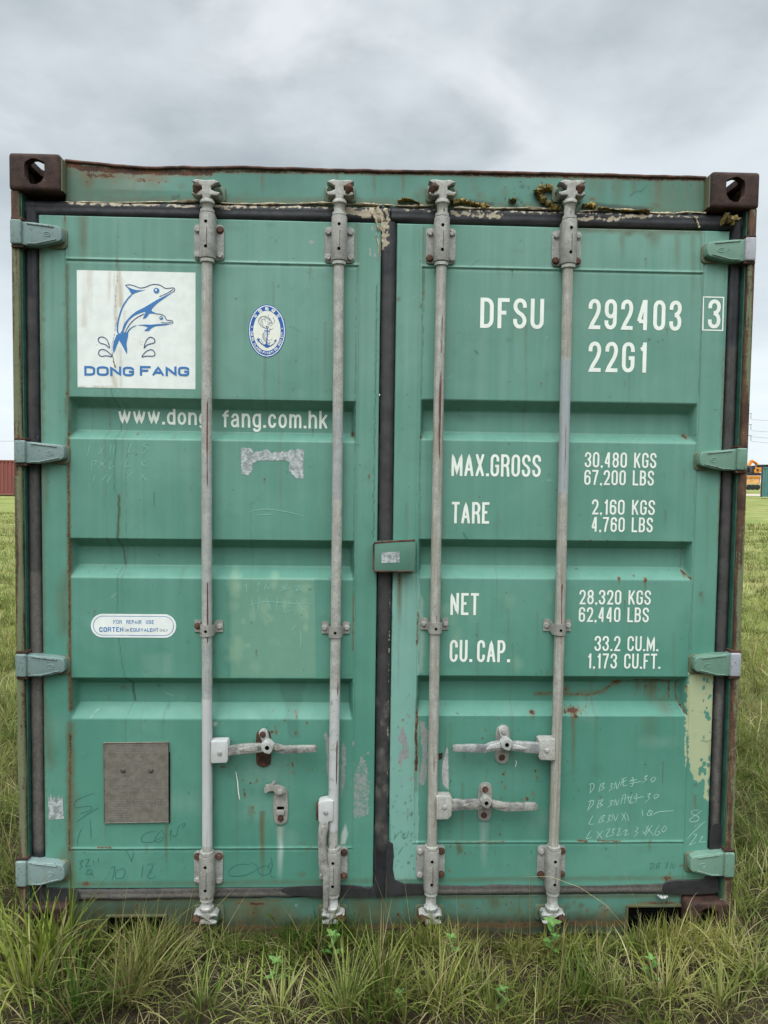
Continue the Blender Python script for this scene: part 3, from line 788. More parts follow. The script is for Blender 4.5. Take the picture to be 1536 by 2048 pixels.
# header: painted beam with a dented rusty top lip
def header():
    xs = lines(-1.0575, 1.0575, .006); zs = lines(2.455, 2.585, .004)
    g = Grid(xs, zs, HD)
    dent = lambda x: 0.010 * np.exp(-((x + .80) / .17) ** 2) + .004 * np.exp(-((x + .60) / .05) ** 2) + .007 * np.clip((x + 1.0) * 8, 0, 1) * np.clip((1.02 - x) * 2, 0, 1) * np.exp(-((x + .25) / .5) ** 2)
    top = dent(g.X)
    g.Z = g.Z - top * ((g.Z - 2.455) / .13)
    g.Y = HD + 0.010 * np.exp(-((g.X + .80) / .15) ** 2) * np.clip((g.Z - 2.50) / .06, 0, 1) + (fbm(g.X, g.Z, 5, 3) - .5) * .004
    g.run([('line', 'rust', [(129, 326), (165, 336), (330, 343), (420, 345)], 9, .85), ('line', 'rust', [(420, 342), (800, 346), (1415, 360)], 5, .72),
        ('spot', 'rust', 200, 350, 60, 8, .7), ('spot', 'rust', 290, 358, 45, 7, .62), ('spot', 'dirt', 170, 360, 40, 22, .8), ('line', 'dirt', [(140, 345), (330, 356)], 10, .7),
        ('streak', 'dirt', 163, 340, 405, 9, .85), ('streak', 'dirt', 188, 345, 400, 8, .6), ('streak', 'dirt', 268, 350, 405, 14, .75), ('streak', 'dirt', 228, 350, 410, 5, .5),
        ('streak', 'dirt', 400, 345, 400, 10, .6), ('streak', 'rust', 400, 343, 372, 4, .45), ('streak', 'dirt', 525, 345, 395, 5, .8), ('streak', 'dirt', 675, 345, 385, 5, .7), ('streak', 'rust', 675, 345, 370, 2.5, .5),
        ('streak', 'dirt', 749, 346, 405, 4, .8), ('streak', 'dirt', 806, 347, 400, 5, .95), ('streak', 'rust', 806, 347, 372, 3, .5), ('streak', 'dirt', 958, 385, 408, 8, .7), ('streak', 'rust', 968, 380, 398, 3, .5),
        ('streak', 'dirt', 1140, 355, 400, 14, .6), ('streak', 'dirt', 1165, 355, 395, 10, .5), ('streak', 'dirt', 1200, 357, 410, 16, .45), ('streak', 'dirt', 1235, 358, 420, 18, .55), ('streak', 'dirt', 1268, 358, 395, 10, .6),
        ('streak', 'rust', 1313, 360, 428, 5, .55), ('streak', 'dirt', 1318, 360, 430, 14, .8), ('streak', 'dirt', 1375, 360, 425, 10, .6), ('streak', 'rust', 1393, 360, 410, 3, .45), ('streak', 'dirt', 1398, 362, 430, 8, .8),
        ('spot', 'dirt', 1313, 410, 14, 10, .9), ('line', 'dirt', [(129, 330), (131, 405)], 6, .6), ('line', 'dirt', [(1413, 362), (1411, 428)], 5, .6),
        ('spot', 'dark', 1045, 373, 6, 5, .8), ('spot', 'dark', 1026, 400, 4, 3, .8), ('specks', 'dark', (1000, 372, 1120, 415), 16, 2.2, .85, 4), ('specks', 'dark', (325, 393, 360, 402), 5, 3, .7, 5),
        ('line', 'dark', [(1260, 392), (1270, 384), (1284, 382), (1292, 372)], 1.6, .6), ('line', 'dark', [(905, 398), (985, 408)], 4, .8), ('line', 'dark', [(1190, 410), (1300, 420)], 5, .8), ('spot', 'rust', 1186, 398, 9, 5, .6),
        ('spot', 'dark', 1085, 395, 26, 24, .55), ('specks', 'rust', (140, 350, 340, 366), 30, 2.4, .7, 2), ('line', 'dirt', [(129, 398), (700, 404), (1412, 424)], 9, .6, .006), ('specks', 'dirt', (135, 345, 1410, 420), 40, 9, .45, 51), ('poly', 'dirt', [(130, 330), (330, 345), (320, 380), (220, 400), (130, 405)], .5, 12), ('poly', 'dirt', [(1300, 362), (1412, 364), (1410, 425), (1300, 425)], .4, 14)])
    h = g.build('header', M['frame_green'], BOX, back=.10)
    xs = np.linspace(-1.0575, 1.0575, 170); P = np.zeros((170, 6, 3))
    for j, (dy, dz) in enumerate(((.010, -.0035), (-.0045, -.0035), (-.006, .001), (-.0045, .0055), (.02, .0065), (.3, .0065))):
        P[:, j, 0] = xs; P[:, j, 1] = HD + dy + 0.010 * np.exp(-((xs + .80) / .15) ** 2); P[:, j, 2] = 2.585 - dent(xs) + dz + (fbm(xs, xs * 0, 22, 4, 3) - .5) * .004
    sheet('top_lip', P[:, ::-1], [np.zeros((170, 6, 4))], M['rust'], h)
    for s in (-1, 1):     # green cheek plates between header and castings
        bm = bmesh.new(); bm_box(bm, min(s * 1.0572, s * 1.0530), max(s * 1.0572, s * 1.0530), .010, HD + .03, 2.478, 2.580)
        from_bm('cheek_plate', bm, M['frame_green'], h, False, wear=(.36, .75, 0, 0))
    return h
HEADER = header()

def sill():
    xs = lines(-1.0575, 1.0575, .006); zs = lines(-.02, .122, .004)
    g = Grid(xs, zs, HD)
    g.run([('poly', 'dirt', [(120, 1800), (560, 1797), (600, 1830), (540, 1870), (120, 1880)], .95, 25), ('poly', 'dirt', [(690, 1795), (800, 1795), (780, 1870), (720, 1870)], .8, 20), ('specks', 'dirt', (560, 1800, 1300, 1850), 26, 18, .6, 3),
        ('spot', 'rust', 510, 1808, 30, 6, .75), ('spot', 'rust', 480, 1806, 14, 5, .7), ('streak', 'dirt', 492, 1808, 1840, 10, .9), ('streak', 'rust', 500, 1808, 1826, 5, .5), ('line', 'rust', [(120, 1852), (400, 1856), (700, 1856), (1100, 1848), (1400, 1846)], 7, .62, .01), ('line', 'rust', [(120, 1802), (560, 1800)], 4, .5, .006),
        ('spot', 'rust', 1030, 1852, 50, 8, .6), ('spot', 'grey', 1215, 1815, 8, 12, .75), ('spot', 'rust', 1210, 1825, 18, 22, .5), ('spot', 'rust', 1320, 1806, 70, 6, .7), ('specks', 'rust', (620, 1798, 1380, 1835), 40, 3.5, .65, 9),
        ('line', 'dirt', [(100, 1862), (500, 1862), (1400, 1850)], 36, 1.0, .012), ('line', 'dark', [(100, 1858), (500, 1858), (1400, 1848)], 24, .72, .012), ('poly', 'dark', [(120, 1800), (420, 1797), (420, 1870), (120, 1880)], .45, 30), ('specks', 'dirt', (120, 1805, 1400, 1850), 40, 14, .7, 33), ('specks', 'rust', (120, 1800, 1400, 1850), 50, 3, .8, 34), ('line', 'dirt', [(620, 1796), (1400, 1790)], 7, .7), ('specks', 'pale', (560, 1810, 700, 1850), 12, 7, .6, 8)])
    s = g.build('sill', M['frame_green'], BOX, back=.09)
    for a, b, top in ((at(1256, 1835, .04).x, at(1370, 1835, .04).x, at(1300, 1814, .04).z), (at(215, 1840, .04).x, at(330, 1840, .04).x, at(300, 1834, .04).z)):
        bm = bmesh.new(); bm_box(bm, a, b, HD - .004, HD - .001, -.01, top)
        from_bm('pocket_shade', bm, M['hole'], s, False)  # flat black plate on the sill face; the opening's shade is its colour
        bm = bmesh.new()
        bm_box(bm, a - .006, b + .006, HD - .008, HD + .01, top, top + .007, .002); bm_box(bm, a - .007, a, HD - .008, HD + .01, -.01, top, .002); bm_box(bm, b, b + .007, HD - .008, HD + .01, -.01, top, .002)
        from_bm('pocket_frame', bm, M['frame_green'], s, wear=(.2, 1.0, 0, 0))
    return s
SILL = sill()

# side walls, roof, rear wall and bottom rails of the box
def corrugated(name, p0, p1, z0, z1, nrm, depth, pitch, mat, parent):
    p0, p1 = Vector(p0), Vector(p1); L = (p1 - p0).length; u = (p1 - p0) / L; nv = Vector(nrm); st = []
    s = 0.0
    while s < L:
        for a, d in ((0, 0), (.25, 0), (.5, 1), (.75, 1)):
            if s + a * pitch <= L: st.append((s + a * pitch, d))
        s += pitch
    st.append((L, 0)); P = np.zeros((2, len(st), 3))
    for j, (q, d) in enumerate(st):
        v = p0 + u * q - nv * (d * depth)
        P[0, j] = (v.x, v.y, z0); P[1, j] = (v.x, v.y, z1)
    o = sheet(name, P, [np.zeros((2, len(st), 4))], mat, parent)
    o.data.polygons.foreach_set('use_smooth', np.zeros(len(o.data.polygons), bool))
    return o
corrugated('side_wall', (-1.210, BACK - .17, 0), (-1.210, .11, 0), .15, 2.53, (-1, 0, 0), .036, .28, M['frame_green'], BOX)
corrugated('side_wall', (1.210, .11, 0), (1.210, BACK - .17, 0), .15, 2.53, (1, 0, 0), .036, .28, M['frame_green'], BOX)
corrugated('rear_wall', (1.13, BACK - .03, 0), (-1.13, BACK - .03, 0), .12, 2.53, (0, 1, 0), .04, .25, M['frame_green'], BOX)
for s in (-1, 1):
    for nm, z0, z1 in (('bottom_rail', .02, .15), ('top_rail', 2.53, 2.583)):
        bm = bmesh.new(); bm_box(bm, min(s * 1.214, s * 1.16), max(s * 1.214, s * 1.16), .18, BACK - .18, z0, z1, .004)
        from_bm(nm, bm, M['frame_green'], BOX)
bm = bmesh.new(); bm_box(bm, -1.159, 1.159, .36, BACK - .05, 2.545, 2.572); from_bm('roof', bm, M['frame_green'], BOX, False)
bm = bmesh.new(); bm_box(bm, -1.157, 1.157, .13, BACK - .1, .13, .16); from_bm('floor', bm, M['dark_green'], BOX, False)

# ------------------------------------------------------------------ doors
TR = 0.046
def door(side):
    if side < 0:
        x0, x1, rx0, rx1 = -1.1415, -.0265, -1.0495, -.1045
        tro = [(1.824, 1.792, 1.717, 1.688), (1.357, 1.326, 1.263, 1.226), (.887, .858, .790, .747)]; seams = (2.2705, .299)
    else:
        x0, x1, rx0, rx1 = .0255, 1.1410, .1135, 1.0495
        tro = [(1.834, 1.800, 1.728, 1.700), (1.366, 1.336, 1.271, 1.2345), (.899, .868, .798, .760)]; seams = (2.2712, .317)
    z0, z1 = .158, 2.4095
    ex = [v for t in tro for v in t]; end = .013
    xs = lines(x0, x1, .0042, (rx0, rx0 + end, rx1 - end, rx1, x0 + .003, x1 - .003), (rx0 - .004, rx1 + .004))
    zs = lines(z0, z1, .0042, ex + [z0 + .003, z1 - .003], seams)
    g = Grid(xs, zs, D)
    d = np.zeros_like(g.X)
    for a, b, c, e in tro:
        d = np.maximum(d, np.interp(g.Z, [e, c, b, a], [0, 1, 1, 0]))
    ends = np.interp(g.X, [rx0, rx0 + end, rx1 - end, rx1], [0, 1, 1, 0])
    dep = np.minimum(d, ends) * TR
    k = (fbm(g.X, g.Z, 2.6, 41 + (side > 0), 3) - .5) * .0045 + (fbm(g.X, g.Z, 9, 61, 2) - .5) * .0012
    inner = np.clip((g.X - rx0) / .05, 0, 1) * np.clip((rx1 - g.X) / .05, 0, 1)
    g.Y = D + dep + k * (.25 + .75 * inner)
    bead = lambda v, c, w: np.exp(-((v - c) / w) ** 2)
    rough = .75 + .5 * fbm(g.X, g.Z, 60, 77, 2)
    inz = ((g.Z > seams[1] - .004) & (g.Z < seams[0] + .004))
    for rx, sgn in ((rx0, -1), (rx1, 1)): g.Y -= .0030 * bead(g.X, rx + sgn * .004, .0026) * rough * np.where(inz, 1, .35) - .0018 * bead(g.X, rx + sgn * .009, .002)
    inx = ((g.X > rx0 - .004) & (g.X < rx1 + .004))
    for sz in seams: g.Y -= (.0034 * bead(g.Z, sz, .003) - .0022 * bead(g.Z, sz - .006, .0025)) * rough * inx
    edge = np.minimum.reduce([g.X - x0, x1 - g.X, g.Z - z0, z1 - g.Z]); g.Y += .003 * np.clip(1 - edge / .003, 0, 1)
    return g, tro, seams, (x0, x1, z0, z1)

gl, TL, SL, BL = door(-1)
gl.run([
    # the long thin water line and its faint twin
    ('line', 'dark', [(236, 440), (235, 518), (236, 545)], 1.6, .35), ('streak', 'dirt', 234, 515, 545, 4, .7), ('line', 'dark', [(222, 778), (226, 795), (231, 812), (233, 850), (232, 890), (228, 930), (230, 985)], 1.5, .5, .002),
    ('line', 'dark', [(238, 992), (238, 1025), (235, 1074), (236, 1090), (240, 1110), (242, 1132)], 1.9, .85, .002), ('line', 'dirt', [(238, 990), (238, 1030), (236, 1076)], 3.5, .7), ('line', 'dark', [(238, 1134), (234, 1160), (235, 1230), (237, 1270), (243, 1320), (250, 1355)], 1.4, .45, .002),
    ('line', 'dark', [(250, 1356), (257, 1370), (259, 1395), (262, 1408)], 2.2, .95, .002), ('line', 'dark', [(258, 1412), (251, 1440), (252, 1482)], 1.4, .4), ('line', 'dark', [(256, 890), (251, 960), (252, 1076), (262, 1100), (262, 1135)], 1.3, .35),
    ('line', 'dark', [(217, 900), (212, 1000), (216, 1120)], 1.2, .2), ('line', 'dark', [(308, 985), (310, 1012)], 1.6, .5), ('spot', 'rust', 308, 987, 2, 2, .8), ('line', 'dark', [(330, 1412), (326, 1440), (326, 1478)], 1.3, .4), ('spot', 'dark', 331, 1418, 4, 7, .35),
    # left stile and seam
    ('line', 'dirt', [(83, 470), (84, 800), (86, 1250), (88, 1700)], 6, .6, .006), ('line', 'rust', [(137, 880), (138, 1060), (139, 1150), (141, 1420)], 3.0, .70), ('line', 'dirt', [(134, 530), (137, 800), (138, 1060), (140, 1420)], 5, .7, .004), ('line', 'dark', [(134, 530), (137, 790)], 1.4, .5), ('line', 'dark', [(138, 840), (139, 1080), (142, 1420)], 1.4, .6), ('line', 'rust', [(141, 1470), (140, 1560), (139, 1700)], 4, .72), ('line', 'dirt', [(141, 1450), (141, 1760)], 10, .75, .006),
    ('spot', 'rust', 134, 788, 5, 9, .75), ('streak', 'dirt', 132, 795, 850, 7, .9), ('spot', 'rust', 137, 868, 4, 6, .75), ('streak', 'dirt', 135, 875, 1000, 7, .6), ('spot', 'rust', 136, 1070, 4, 7, .75), ('spot', 'rust', 136, 1143, 5, 5, .75),
    ('poly', 'dirt', [(134, 1140), (137, 1260), (122, 1270), (112, 1215), (120, 1170)], .62, 12), ('streak', 'dirt', 92, 935, 1060, 9, .7), ('poly', 'dirt', [(87, 1400), (98, 1440), (112, 1530), (100, 1540), (86, 1500)], .55, 10), ('poly', 'dirt', [(141, 1560), (157, 1590), (150, 1660), (141, 1660)], .6, 8), ('poly', 'dirt', [(132, 1700), (150, 1770), (88, 1770), (88, 1745)], .75, 14),
    ('streak', 'dirt', 166, 433, 545, 14, .75), ('spot', 'rust', 130, 437, 4, 7, .7), ('spot', 'rust', 131, 462, 2.5, 5, .6), ('streak', 'dirt', 130, 440, 500, 8, .45), ('spot', 'rust', 172, 1768, 12, 8, .7), ('spot', 'rust', 121, 823, 3, 3, .7), ('spot', 'dirt', 86, 639, 5, 6, .8),
    ('line', 'dirt', [(84, 1770), (400, 1766), (745, 1762)], 7, .45), ('line', 'dark', [(712, 540), (711, 780), (709, 900), (706, 1300)], 1.2, .45), ('line', 'rust', [(707, 1190), (705, 1300)], 3, .5), ('spot', 'rust', 705, 868, 5, 8, .75), ('spot', 'rust', 738, 953, 2.5, 7, .9), ('streak', 'dirt', 738, 955, 975, 3, .6),
    ('streak', 'dirt', 715, 445, 600, 6, .55), ('line', 'dark', [(754, 570), (751, 780), (746, 1080)], 1.6, .7, .004), ('specks', 'grey', (735, 447, 765, 515), 16, 3, .8, 2), ('spot', 'grey', 622, 484, 9, 6, .62), ('spot', 'grey', 632, 492, 4, 4, .6),
    # specks, old tape and dribbles
    ('spot', 'tint', 547, 1256, 84, 98, 0), ('poly', 'tint', [(463, 1157), (629, 1157), (632, 1354), (462, 1354)], .36, 1.5, .0005), ('specks', 'tint', (470, 1165, 625, 1345), 26, 14, .8, 12), ('spot', 'dark', 620, 1179, 4, 3, .6),
    ('poly', 'dark', [(552, 1366), (612, 1366), (597, 1420), (598, 1478), (580, 1480), (570, 1425)], .22, 2), ('poly', 'chalk', [(286, 1310), (345, 1305), (340, 1352), (290, 1352)], .10, 8),
    ('specks', 'rust', (540, 1425, 615, 1470), 14, 2.6, .8, 3), ('specks', 'rust', (570, 1500, 620, 1550), 12, 2.4, .8, 4), ('spot', 'rust', 448, 1534, 9, 3, .9), ('specks', 'rust', (440, 1560, 520, 1600), 5, 3, .8, 5), ('specks', 'rust', (488, 1608, 515, 1632), 10, 2.2, .75, 6), ('streak', 'dirt', 502, 1612, 1650, 8, .45),
    ('streak', 'dirt', 525, 1622, 1790, 8, 1.0), ('streak', 'rust', 525, 1630, 1730, 3, .6), ('streak', 'chalk', 561, 1652, 1768, 9, .75), ('streak', 'dirt', 562, 1650, 1690, 12, .4), ('streak', 'dirt', 333, 1648, 1760, 5, .75), ('streak', 'dirt', 212, 1648, 1690, 3, .5), ('streak', 'dirt', 293, 1690, 1712, 4, .6),
    ('line', 'rust', [(195, 1694), (222, 1694)], 2.5, .7), ('specks', 'rust', (590, 1685, 640, 1710), 7, 3, .75, 8), ('spot', 'dirt', 604, 1748, 9, 6, .6), ('spot', 'dirt', 237, 1383, 6, 6, .7), ('specks', 'rust', (233, 1378, 241, 1388), 5, 1.5, .8, 8), ('specks', 'dark', (310, 1375, 322, 1386), 3, 2, .8, 9),
    # bare grey primer where the rod and labels have rubbed
    ('poly', 'grey', [(649, 1455), (656, 1472), (662, 1478), (664, 1592), (656, 1560), (652, 1515)], .85, 3), ('poly', 'grey', [(684, 1475), (694, 1500), (690, 1540), (692, 1562), (682, 1600), (682, 1560)], .8, 3), ('poly', 'grey', [(705, 1560), (718, 1520), (735, 1520), (741, 1560), (740, 1634), (705, 1638)], .52, 4), ('specks', 'grey', (703, 1465, 738, 1600), 20, 4, .75, 10), ('poly', 'chalk', [(690, 1648), (694, 1668), (692, 1686), (680, 1690), (683, 1665)], .9, 2),
    ('specks', 'dark', (150, 440, 700, 1760), 60, 1.3, .7, 13), ('specks', 'dirt', (150, 560, 700, 1760), 16, 3, .5, 14), ('spot', 'dark', 377, 1284, 5, 5, .25), ('specks', 'dark', (300, 1700, 400, 1750), 12, 2.5, .25, 15), ('specks', 'rust', (255, 866, 300, 872), 3, 2.5, .8, 16), ('specks', 'chalk', (388, 1435, 470, 1450), 2, 3, 1, 17),
    ('poly', 'dark', [(690, 1350), (703, 1350), (703, 1352), (690, 1352)], .5, 2), ('spot', 'dark', 540, 435 + 15, 10, 4, .2), ('specks', 'dark', (535, 470, 560, 485), 3, 3, .4, 19)])
gl.run([('line', 'dark', [(140, v), (420, v + 1), (712, v + 5)], 1.3, .18) for v in (793,)])
gl.put('chalk', .13 * np.clip((gl.Z - .9) / 1.2, 0, 1) * (.6 + .8 * fbm(gl.X, gl.Z, 3, 5, 4)))  # door colour turns paler and greyer towards the top
gl.weather(3, (90, 440, 745, 1765))
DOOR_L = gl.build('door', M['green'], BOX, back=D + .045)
meta(DOOR_L, 'left door with the white dolphin logo and the data plate')

gr, TRR, SR, BR = door(1)
gr.run([
    ('poly', 'pale', [(786, 1146), (835, 1146), (840, 1165), (837, 1290), (838, 1440), (838, 1680), (834, 1758), (783, 1760), (777, 1500)], .85, 3, .004),
    ('poly', 'chalk', [(838, 1180), (846, 1200), (848, 1290), (846, 1345), (838, 1345)], .35, 4),
    ('streak', 'rust', 799, 1140, 1200, 5, .75), ('streak', 'dirt', 799, 1150, 1265, 9, 1.0), ('streak', 'dirt', 783, 1146, 1190, 4, .7), ('line', 'rust', [(836, 1225), (834, 1290)], 3, .65), ('line', 'rust', [(834, 1425), (832, 1470), (833, 1500), (832, 1540)], 3.5, .85), ('spot', 'rust', 833, 1525, 5, 16, .95), ('line', 'dirt', [(834, 1400), (832, 1580)], 5, .6),
    ('poly', 'grey', [(806, 1450), (813, 1470), (815, 1492), (804, 1492), (797, 1480), (800, 1465)], 1.0, 2.5), ('poly', 'grey', [(800, 1500), (818, 1490), (820, 1515), (806, 1520), (800, 1540), (797, 1520)], 1.0, 2.5), ('spot', 'grey', 818, 1434, 5, 5, .9), ('spot', 'grey', 822, 1558, 6, 8, .8), ('spot', 'grey', 804, 1565, 4, 6, .7), ('spot', 'rust', 806, 1440, 4, 4, .7),
    ('poly', 'grey', [(839, 1440), (850, 1445), (856, 1475), (854, 1560), (850, 1570), (838, 1568), (844, 1520), (842, 1470)], .95, 3), ('specks', 'dark', (785, 1600, 832, 1740), 36, 1.6, .8, 21), ('specks', 'dark', (780, 1420, 832, 1600), 18, 1.4, .7, 22),
    # yellow paint peeling off the right stile
    ('poly', 'yellow', [(1377, 1344), (1429, 1344), (1427, 1430), (1424, 1520), (1421, 1570), (1419, 1605), (1410, 1600), (1404, 1572), (1385, 1560), (1376, 1520), (1372, 1440), (1374, 1380)], .85, 6, .008), ('poly', 'yellow', [(1368, 1435), (1375, 1430), (1374, 1555), (1366, 1520)], .62, 4),
    ('specks', 'pale', (1385, 1500, 1420, 1590), 0, 5, .8, 30), ('line', 'dark', [(1403, 1480), (1413, 1483), (1422, 1481)], 1.6, .7),
    # rust round the lower trough
    ('line', 'rust', [(1078, 1396), (1110, 1394), (1150, 1396), (1190, 1398), (1214, 1390), (1234, 1374), (1248, 1368)], 3.6, .60, .004), ('line', 'dirt', [(1078, 1396), (1150, 1396), (1214, 1390), (1248, 1368)], 6, .6, .006), ('spot', 'rust', 1242, 1370, 15, 8, .85), ('spot', 'rust', 1140, 1388, 9, 14, .6), ('line', 'rust', [(1262, 1368), (1290, 1362), (1345, 1368)], 4.5, .66, .006), ('spot', 'rust', 1318, 1364, 34, 6, .85), ('spot', 'rust', 1275, 1366, 14, 3, .6),
    ('streak', 'rust', 1300, 1366, 1410, 4, .6), ('streak', 'dirt', 1312, 1366, 1425, 18, .9), ('streak', 'rust', 1322, 1366, 1400, 5, .6), ('streak', 'dirt', 1284, 1366, 1400, 8, .7), ('line', 'rust', [(1349, 1364), (1348, 1402)], 2.6, .8), ('line', 'rust', [(1363, 1364), (1362, 1400), (1372, 1428)], 3.5, .62), ('streak', 'dirt', 1335, 1404, 1440, 26, .6), ('specks', 'rust', (1270, 1370, 1345, 1402), 30, 2.2, .75, 23),
    ('spot', 'rust', 1148, 1424, 20, 6, .95), ('spot', 'rust', 1150, 1432, 9, 8, .9), ('specks', 'rust', (1126, 1416, 1178, 1432), 26, 1.8, .85, 24), ('streak', 'rust', 1146, 1428, 1470, 4, .6), ('streak', 'dirt', 1146, 1428, 1570, 8, .7), ('streak', 'dirt', 1300, 1432, 1500, 26, .35),
    ('spot', 'rust', 1238, 1158, 4, 5, 1.0), ('spot', 'rust', 1270, 1153, 4, 3, .95), ('spot', 'rust', 1291, 1160, 4, 6, 1.0), ('streak', 'dirt', 1290, 1160, 1188, 4, .9), ('streak', 'dirt', 1238, 1160, 1172, 3, .7), ('spot', 'rust', 1181, 1081, 3, 2.4, .9), ('spot', 'rust', 1215, 1081, 2.4, 2, .9), ('spot', 'dirt', 1402, 1188, 5, 6, .9), ('streak', 'dirt', 1404, 1190, 1215, 5, .5),
    ('spot', 'rust', 1065, 1427, 9, 5, .8), ('streak', 'dirt', 1066, 1428, 1445, 6, .5), ('specks', 'rust', (920, 1435, 1040, 1480), 9, 2.4, .75, 25), ('specks', 'rust', (1000, 1540, 1085, 1600), 22, 3, .8, 26), ('streak', 'dirt', 928, 1500, 1530, 4, .6), ('specks', 'rust', (890, 1650, 1000, 1760), 20, 2.6, .75, 27), ('poly', 'dirt', [(910, 1680), (922, 1684), (926, 1705), (916, 1712)], .8, 3), ('streak', 'chalk', 968, 1645, 1740, 12, .28),
    ('line', 'rust', [(930, 1683), (1010, 1683)], 1.8, .6), ('line', 'rust', [(1155, 1680), (1172, 1682)], 3, .8), ('line', 'rust', [(1195, 1680), (1240, 1682)], 2.2, .7), ('spot', 'rust', 1335, 1757, 14, 7, .8), ('spot', 'rust', 1340, 1747, 3, 3, .8), ('streak', 'dirt', 1299, 1683, 1710, 5, .55), ('line', 'rust', [(1360, 1732), (1374, 1730)], 3, .6), ('spot', 'dirt', 1300, 1682, 4, 4, .8),
    # drips below the top gasket
    ('line', 'dirt', [(1150, 457), (1300, 460), (1400, 462)], 8, .75), ('spot', 'dirt', 1306, 468, 22, 10, .9), ('spot', 'dirt', 1255, 466, 14, 8, .8), ('streak', 'dirt', 1308, 460, 500, 20, .8), ('streak', 'dirt', 1245, 460, 520, 9, .6), ('streak', 'dirt', 1355, 460, 560, 10, .5), ('streak', 'dirt', 1386, 460, 620, 9, .5), ('streak', 'dirt', 1402, 462, 600, 4, .6),
    ('line', 'dark', [(1404, 545), (1397, 790)], 1.2, .45), ('line', 'dark', [(848, 540), (843, 790)], 1.3, .5), ('line', 'dirt', [(847, 455), (847, 600)], 3, .55), ('spot', 'rust', 847, 588, 5, 3, .8), ('spot', 'dirt', 842, 612, 4, 6, .8), ('spot', 'dirt', 797, 598, 5, 5, .95), ('line', 'dark', [(841, 885), (840, 1080)], 1.2, .4), ('line', 'dark', [(1391, 890), (1386, 1075)], 1.1, .35), ('line', 'dark', [(1384, 1170), (1374, 1350)], 1.1, .35), ('spot', 'rust', 842, 875, 3.5, 6, .8),
    ('spot', 'rust', 1380, 872, 8, 8, .85), ('spot', 'rust', 1372, 1150, 5, 8, .8), ('line', 'rust', [(1372, 1143), (1382, 1158)], 3, .8), ('line', 'rust', [(1374, 1100), (1372, 1140)], 2, .6), ('streak', 'dirt', 1369, 938, 975, 3, .5), ('streak', 'dirt', 1331, 1020, 1056, 4, .6), ('streak', 'dirt', 1326, 1522, 1560, 3, .7), ('streak', 'dirt', 1391, 1590, 1640, 4, .6), ('spot', 'dirt', 1391, 1570, 5, 5, .8),
    ('line', 'dark', [(1452, 500), (1443, 800), (1436, 1290)], 2.2, .35, .006), ('line', 'rust', [(1447, 700), (1441, 900), (1436, 1100)], 3, .5, .006), ('spot', 'dark', 1017, 680, 7, 5, .22), ('line', 'dark', [(951, 701), (955, 708)], 2, .7), ('spot', 'dark', 1298, 679, 3, 2, .8), ('line', 'dark', [(926, 1065), (934, 1077)], 1.8, .7), ('specks', 'dark', (860, 470, 1400, 1740), 70, 1.3, .7, 28), ('specks', 'dark', (1185, 1530, 1210, 1560), 4, 9, .16, 29), ('spot', 'dark', 1182, 1570, 9, 14, .18), ('specks', 'tint', (860, 1180, 1100, 1350), 8, 12, .35, 31), ('line', 'dirt', [(790, 1762), (1100, 1757), (1410, 1756)], 6, .45)])
gr.erase('yellow', (1403, 1356, 1420, 1440), 15, 2.2, 3); gr.erase('yellow', (1398, 1510, 1422, 1600), 16, 3.2, 4); gr.erase('yellow', (1385, 1400, 1422, 1500), 6, 1.6, 5)
gr.put('chalk', .13 * np.clip((gr.Z - .9) / 1.2, 0, 1) * (.6 + .8 * fbm(gr.X, gr.Z, 3, 5, 4)))  # same rise to a paler, greyer tone up this door
gr.weather(5, (795, 455, 1430, 1755))
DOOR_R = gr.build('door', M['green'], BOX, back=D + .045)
meta(DOOR_R, 'right door with the container number and weights and peeling yellow paint at its hinge edge')

# rubber gaskets: U-shaped seal round each door, ribbed along its length
def gasket_strip(pa, pb, wdt, ops=(), ribs=True, y=.041, proud=.008, n_across=9):
    """strip between two points of its centre line (x, z); returns arrays for one sheet"""
    (xa, za), (xb, zb) = pa, pb; L = math.hypot(xb - xa, zb - za); n = max(8, int(L / .006))
    ux, uz = (xb - xa) / L, (zb - za) / L; nx, nz = -uz, ux
    t = np.linspace(0, 1, n)[:, None]; s = np.linspace(-1, 1, n_across)[None, :]
    X = xa + (xb - xa) * t + nx * s * wdt / 2; Z = za + (zb - za) * t + nz * s * wdt / 2
    prof = proud * (1 - np.abs(s) ** 3) - .0030 * np.exp(-((s - .1) / .16) ** 2) + .001
    Y = y - prof + (fbm(X, Z, 18, 8, 3) - .5) * .003
    edge = np.abs(s) ** 6
    X = X + nx * edge * np.sign(s) * (fbm(X, Z, 26, 5, 3) - .5) * .006; Z = Z + nz * edge * np.sign(s) * (fbm(X, Z, 26, 6, 3) - .5) * .006
    Y = np.concatenate([np.full((n, 1), y + .05), Y, np.full((n, 1), y + .05)], 1)
    X = np.concatenate([X[:, :1], X, X[:, -1:]], 1); Z = np.concatenate([Z[:, :1], Z, Z[:, -1:]], 1)
    return X, Y, Z
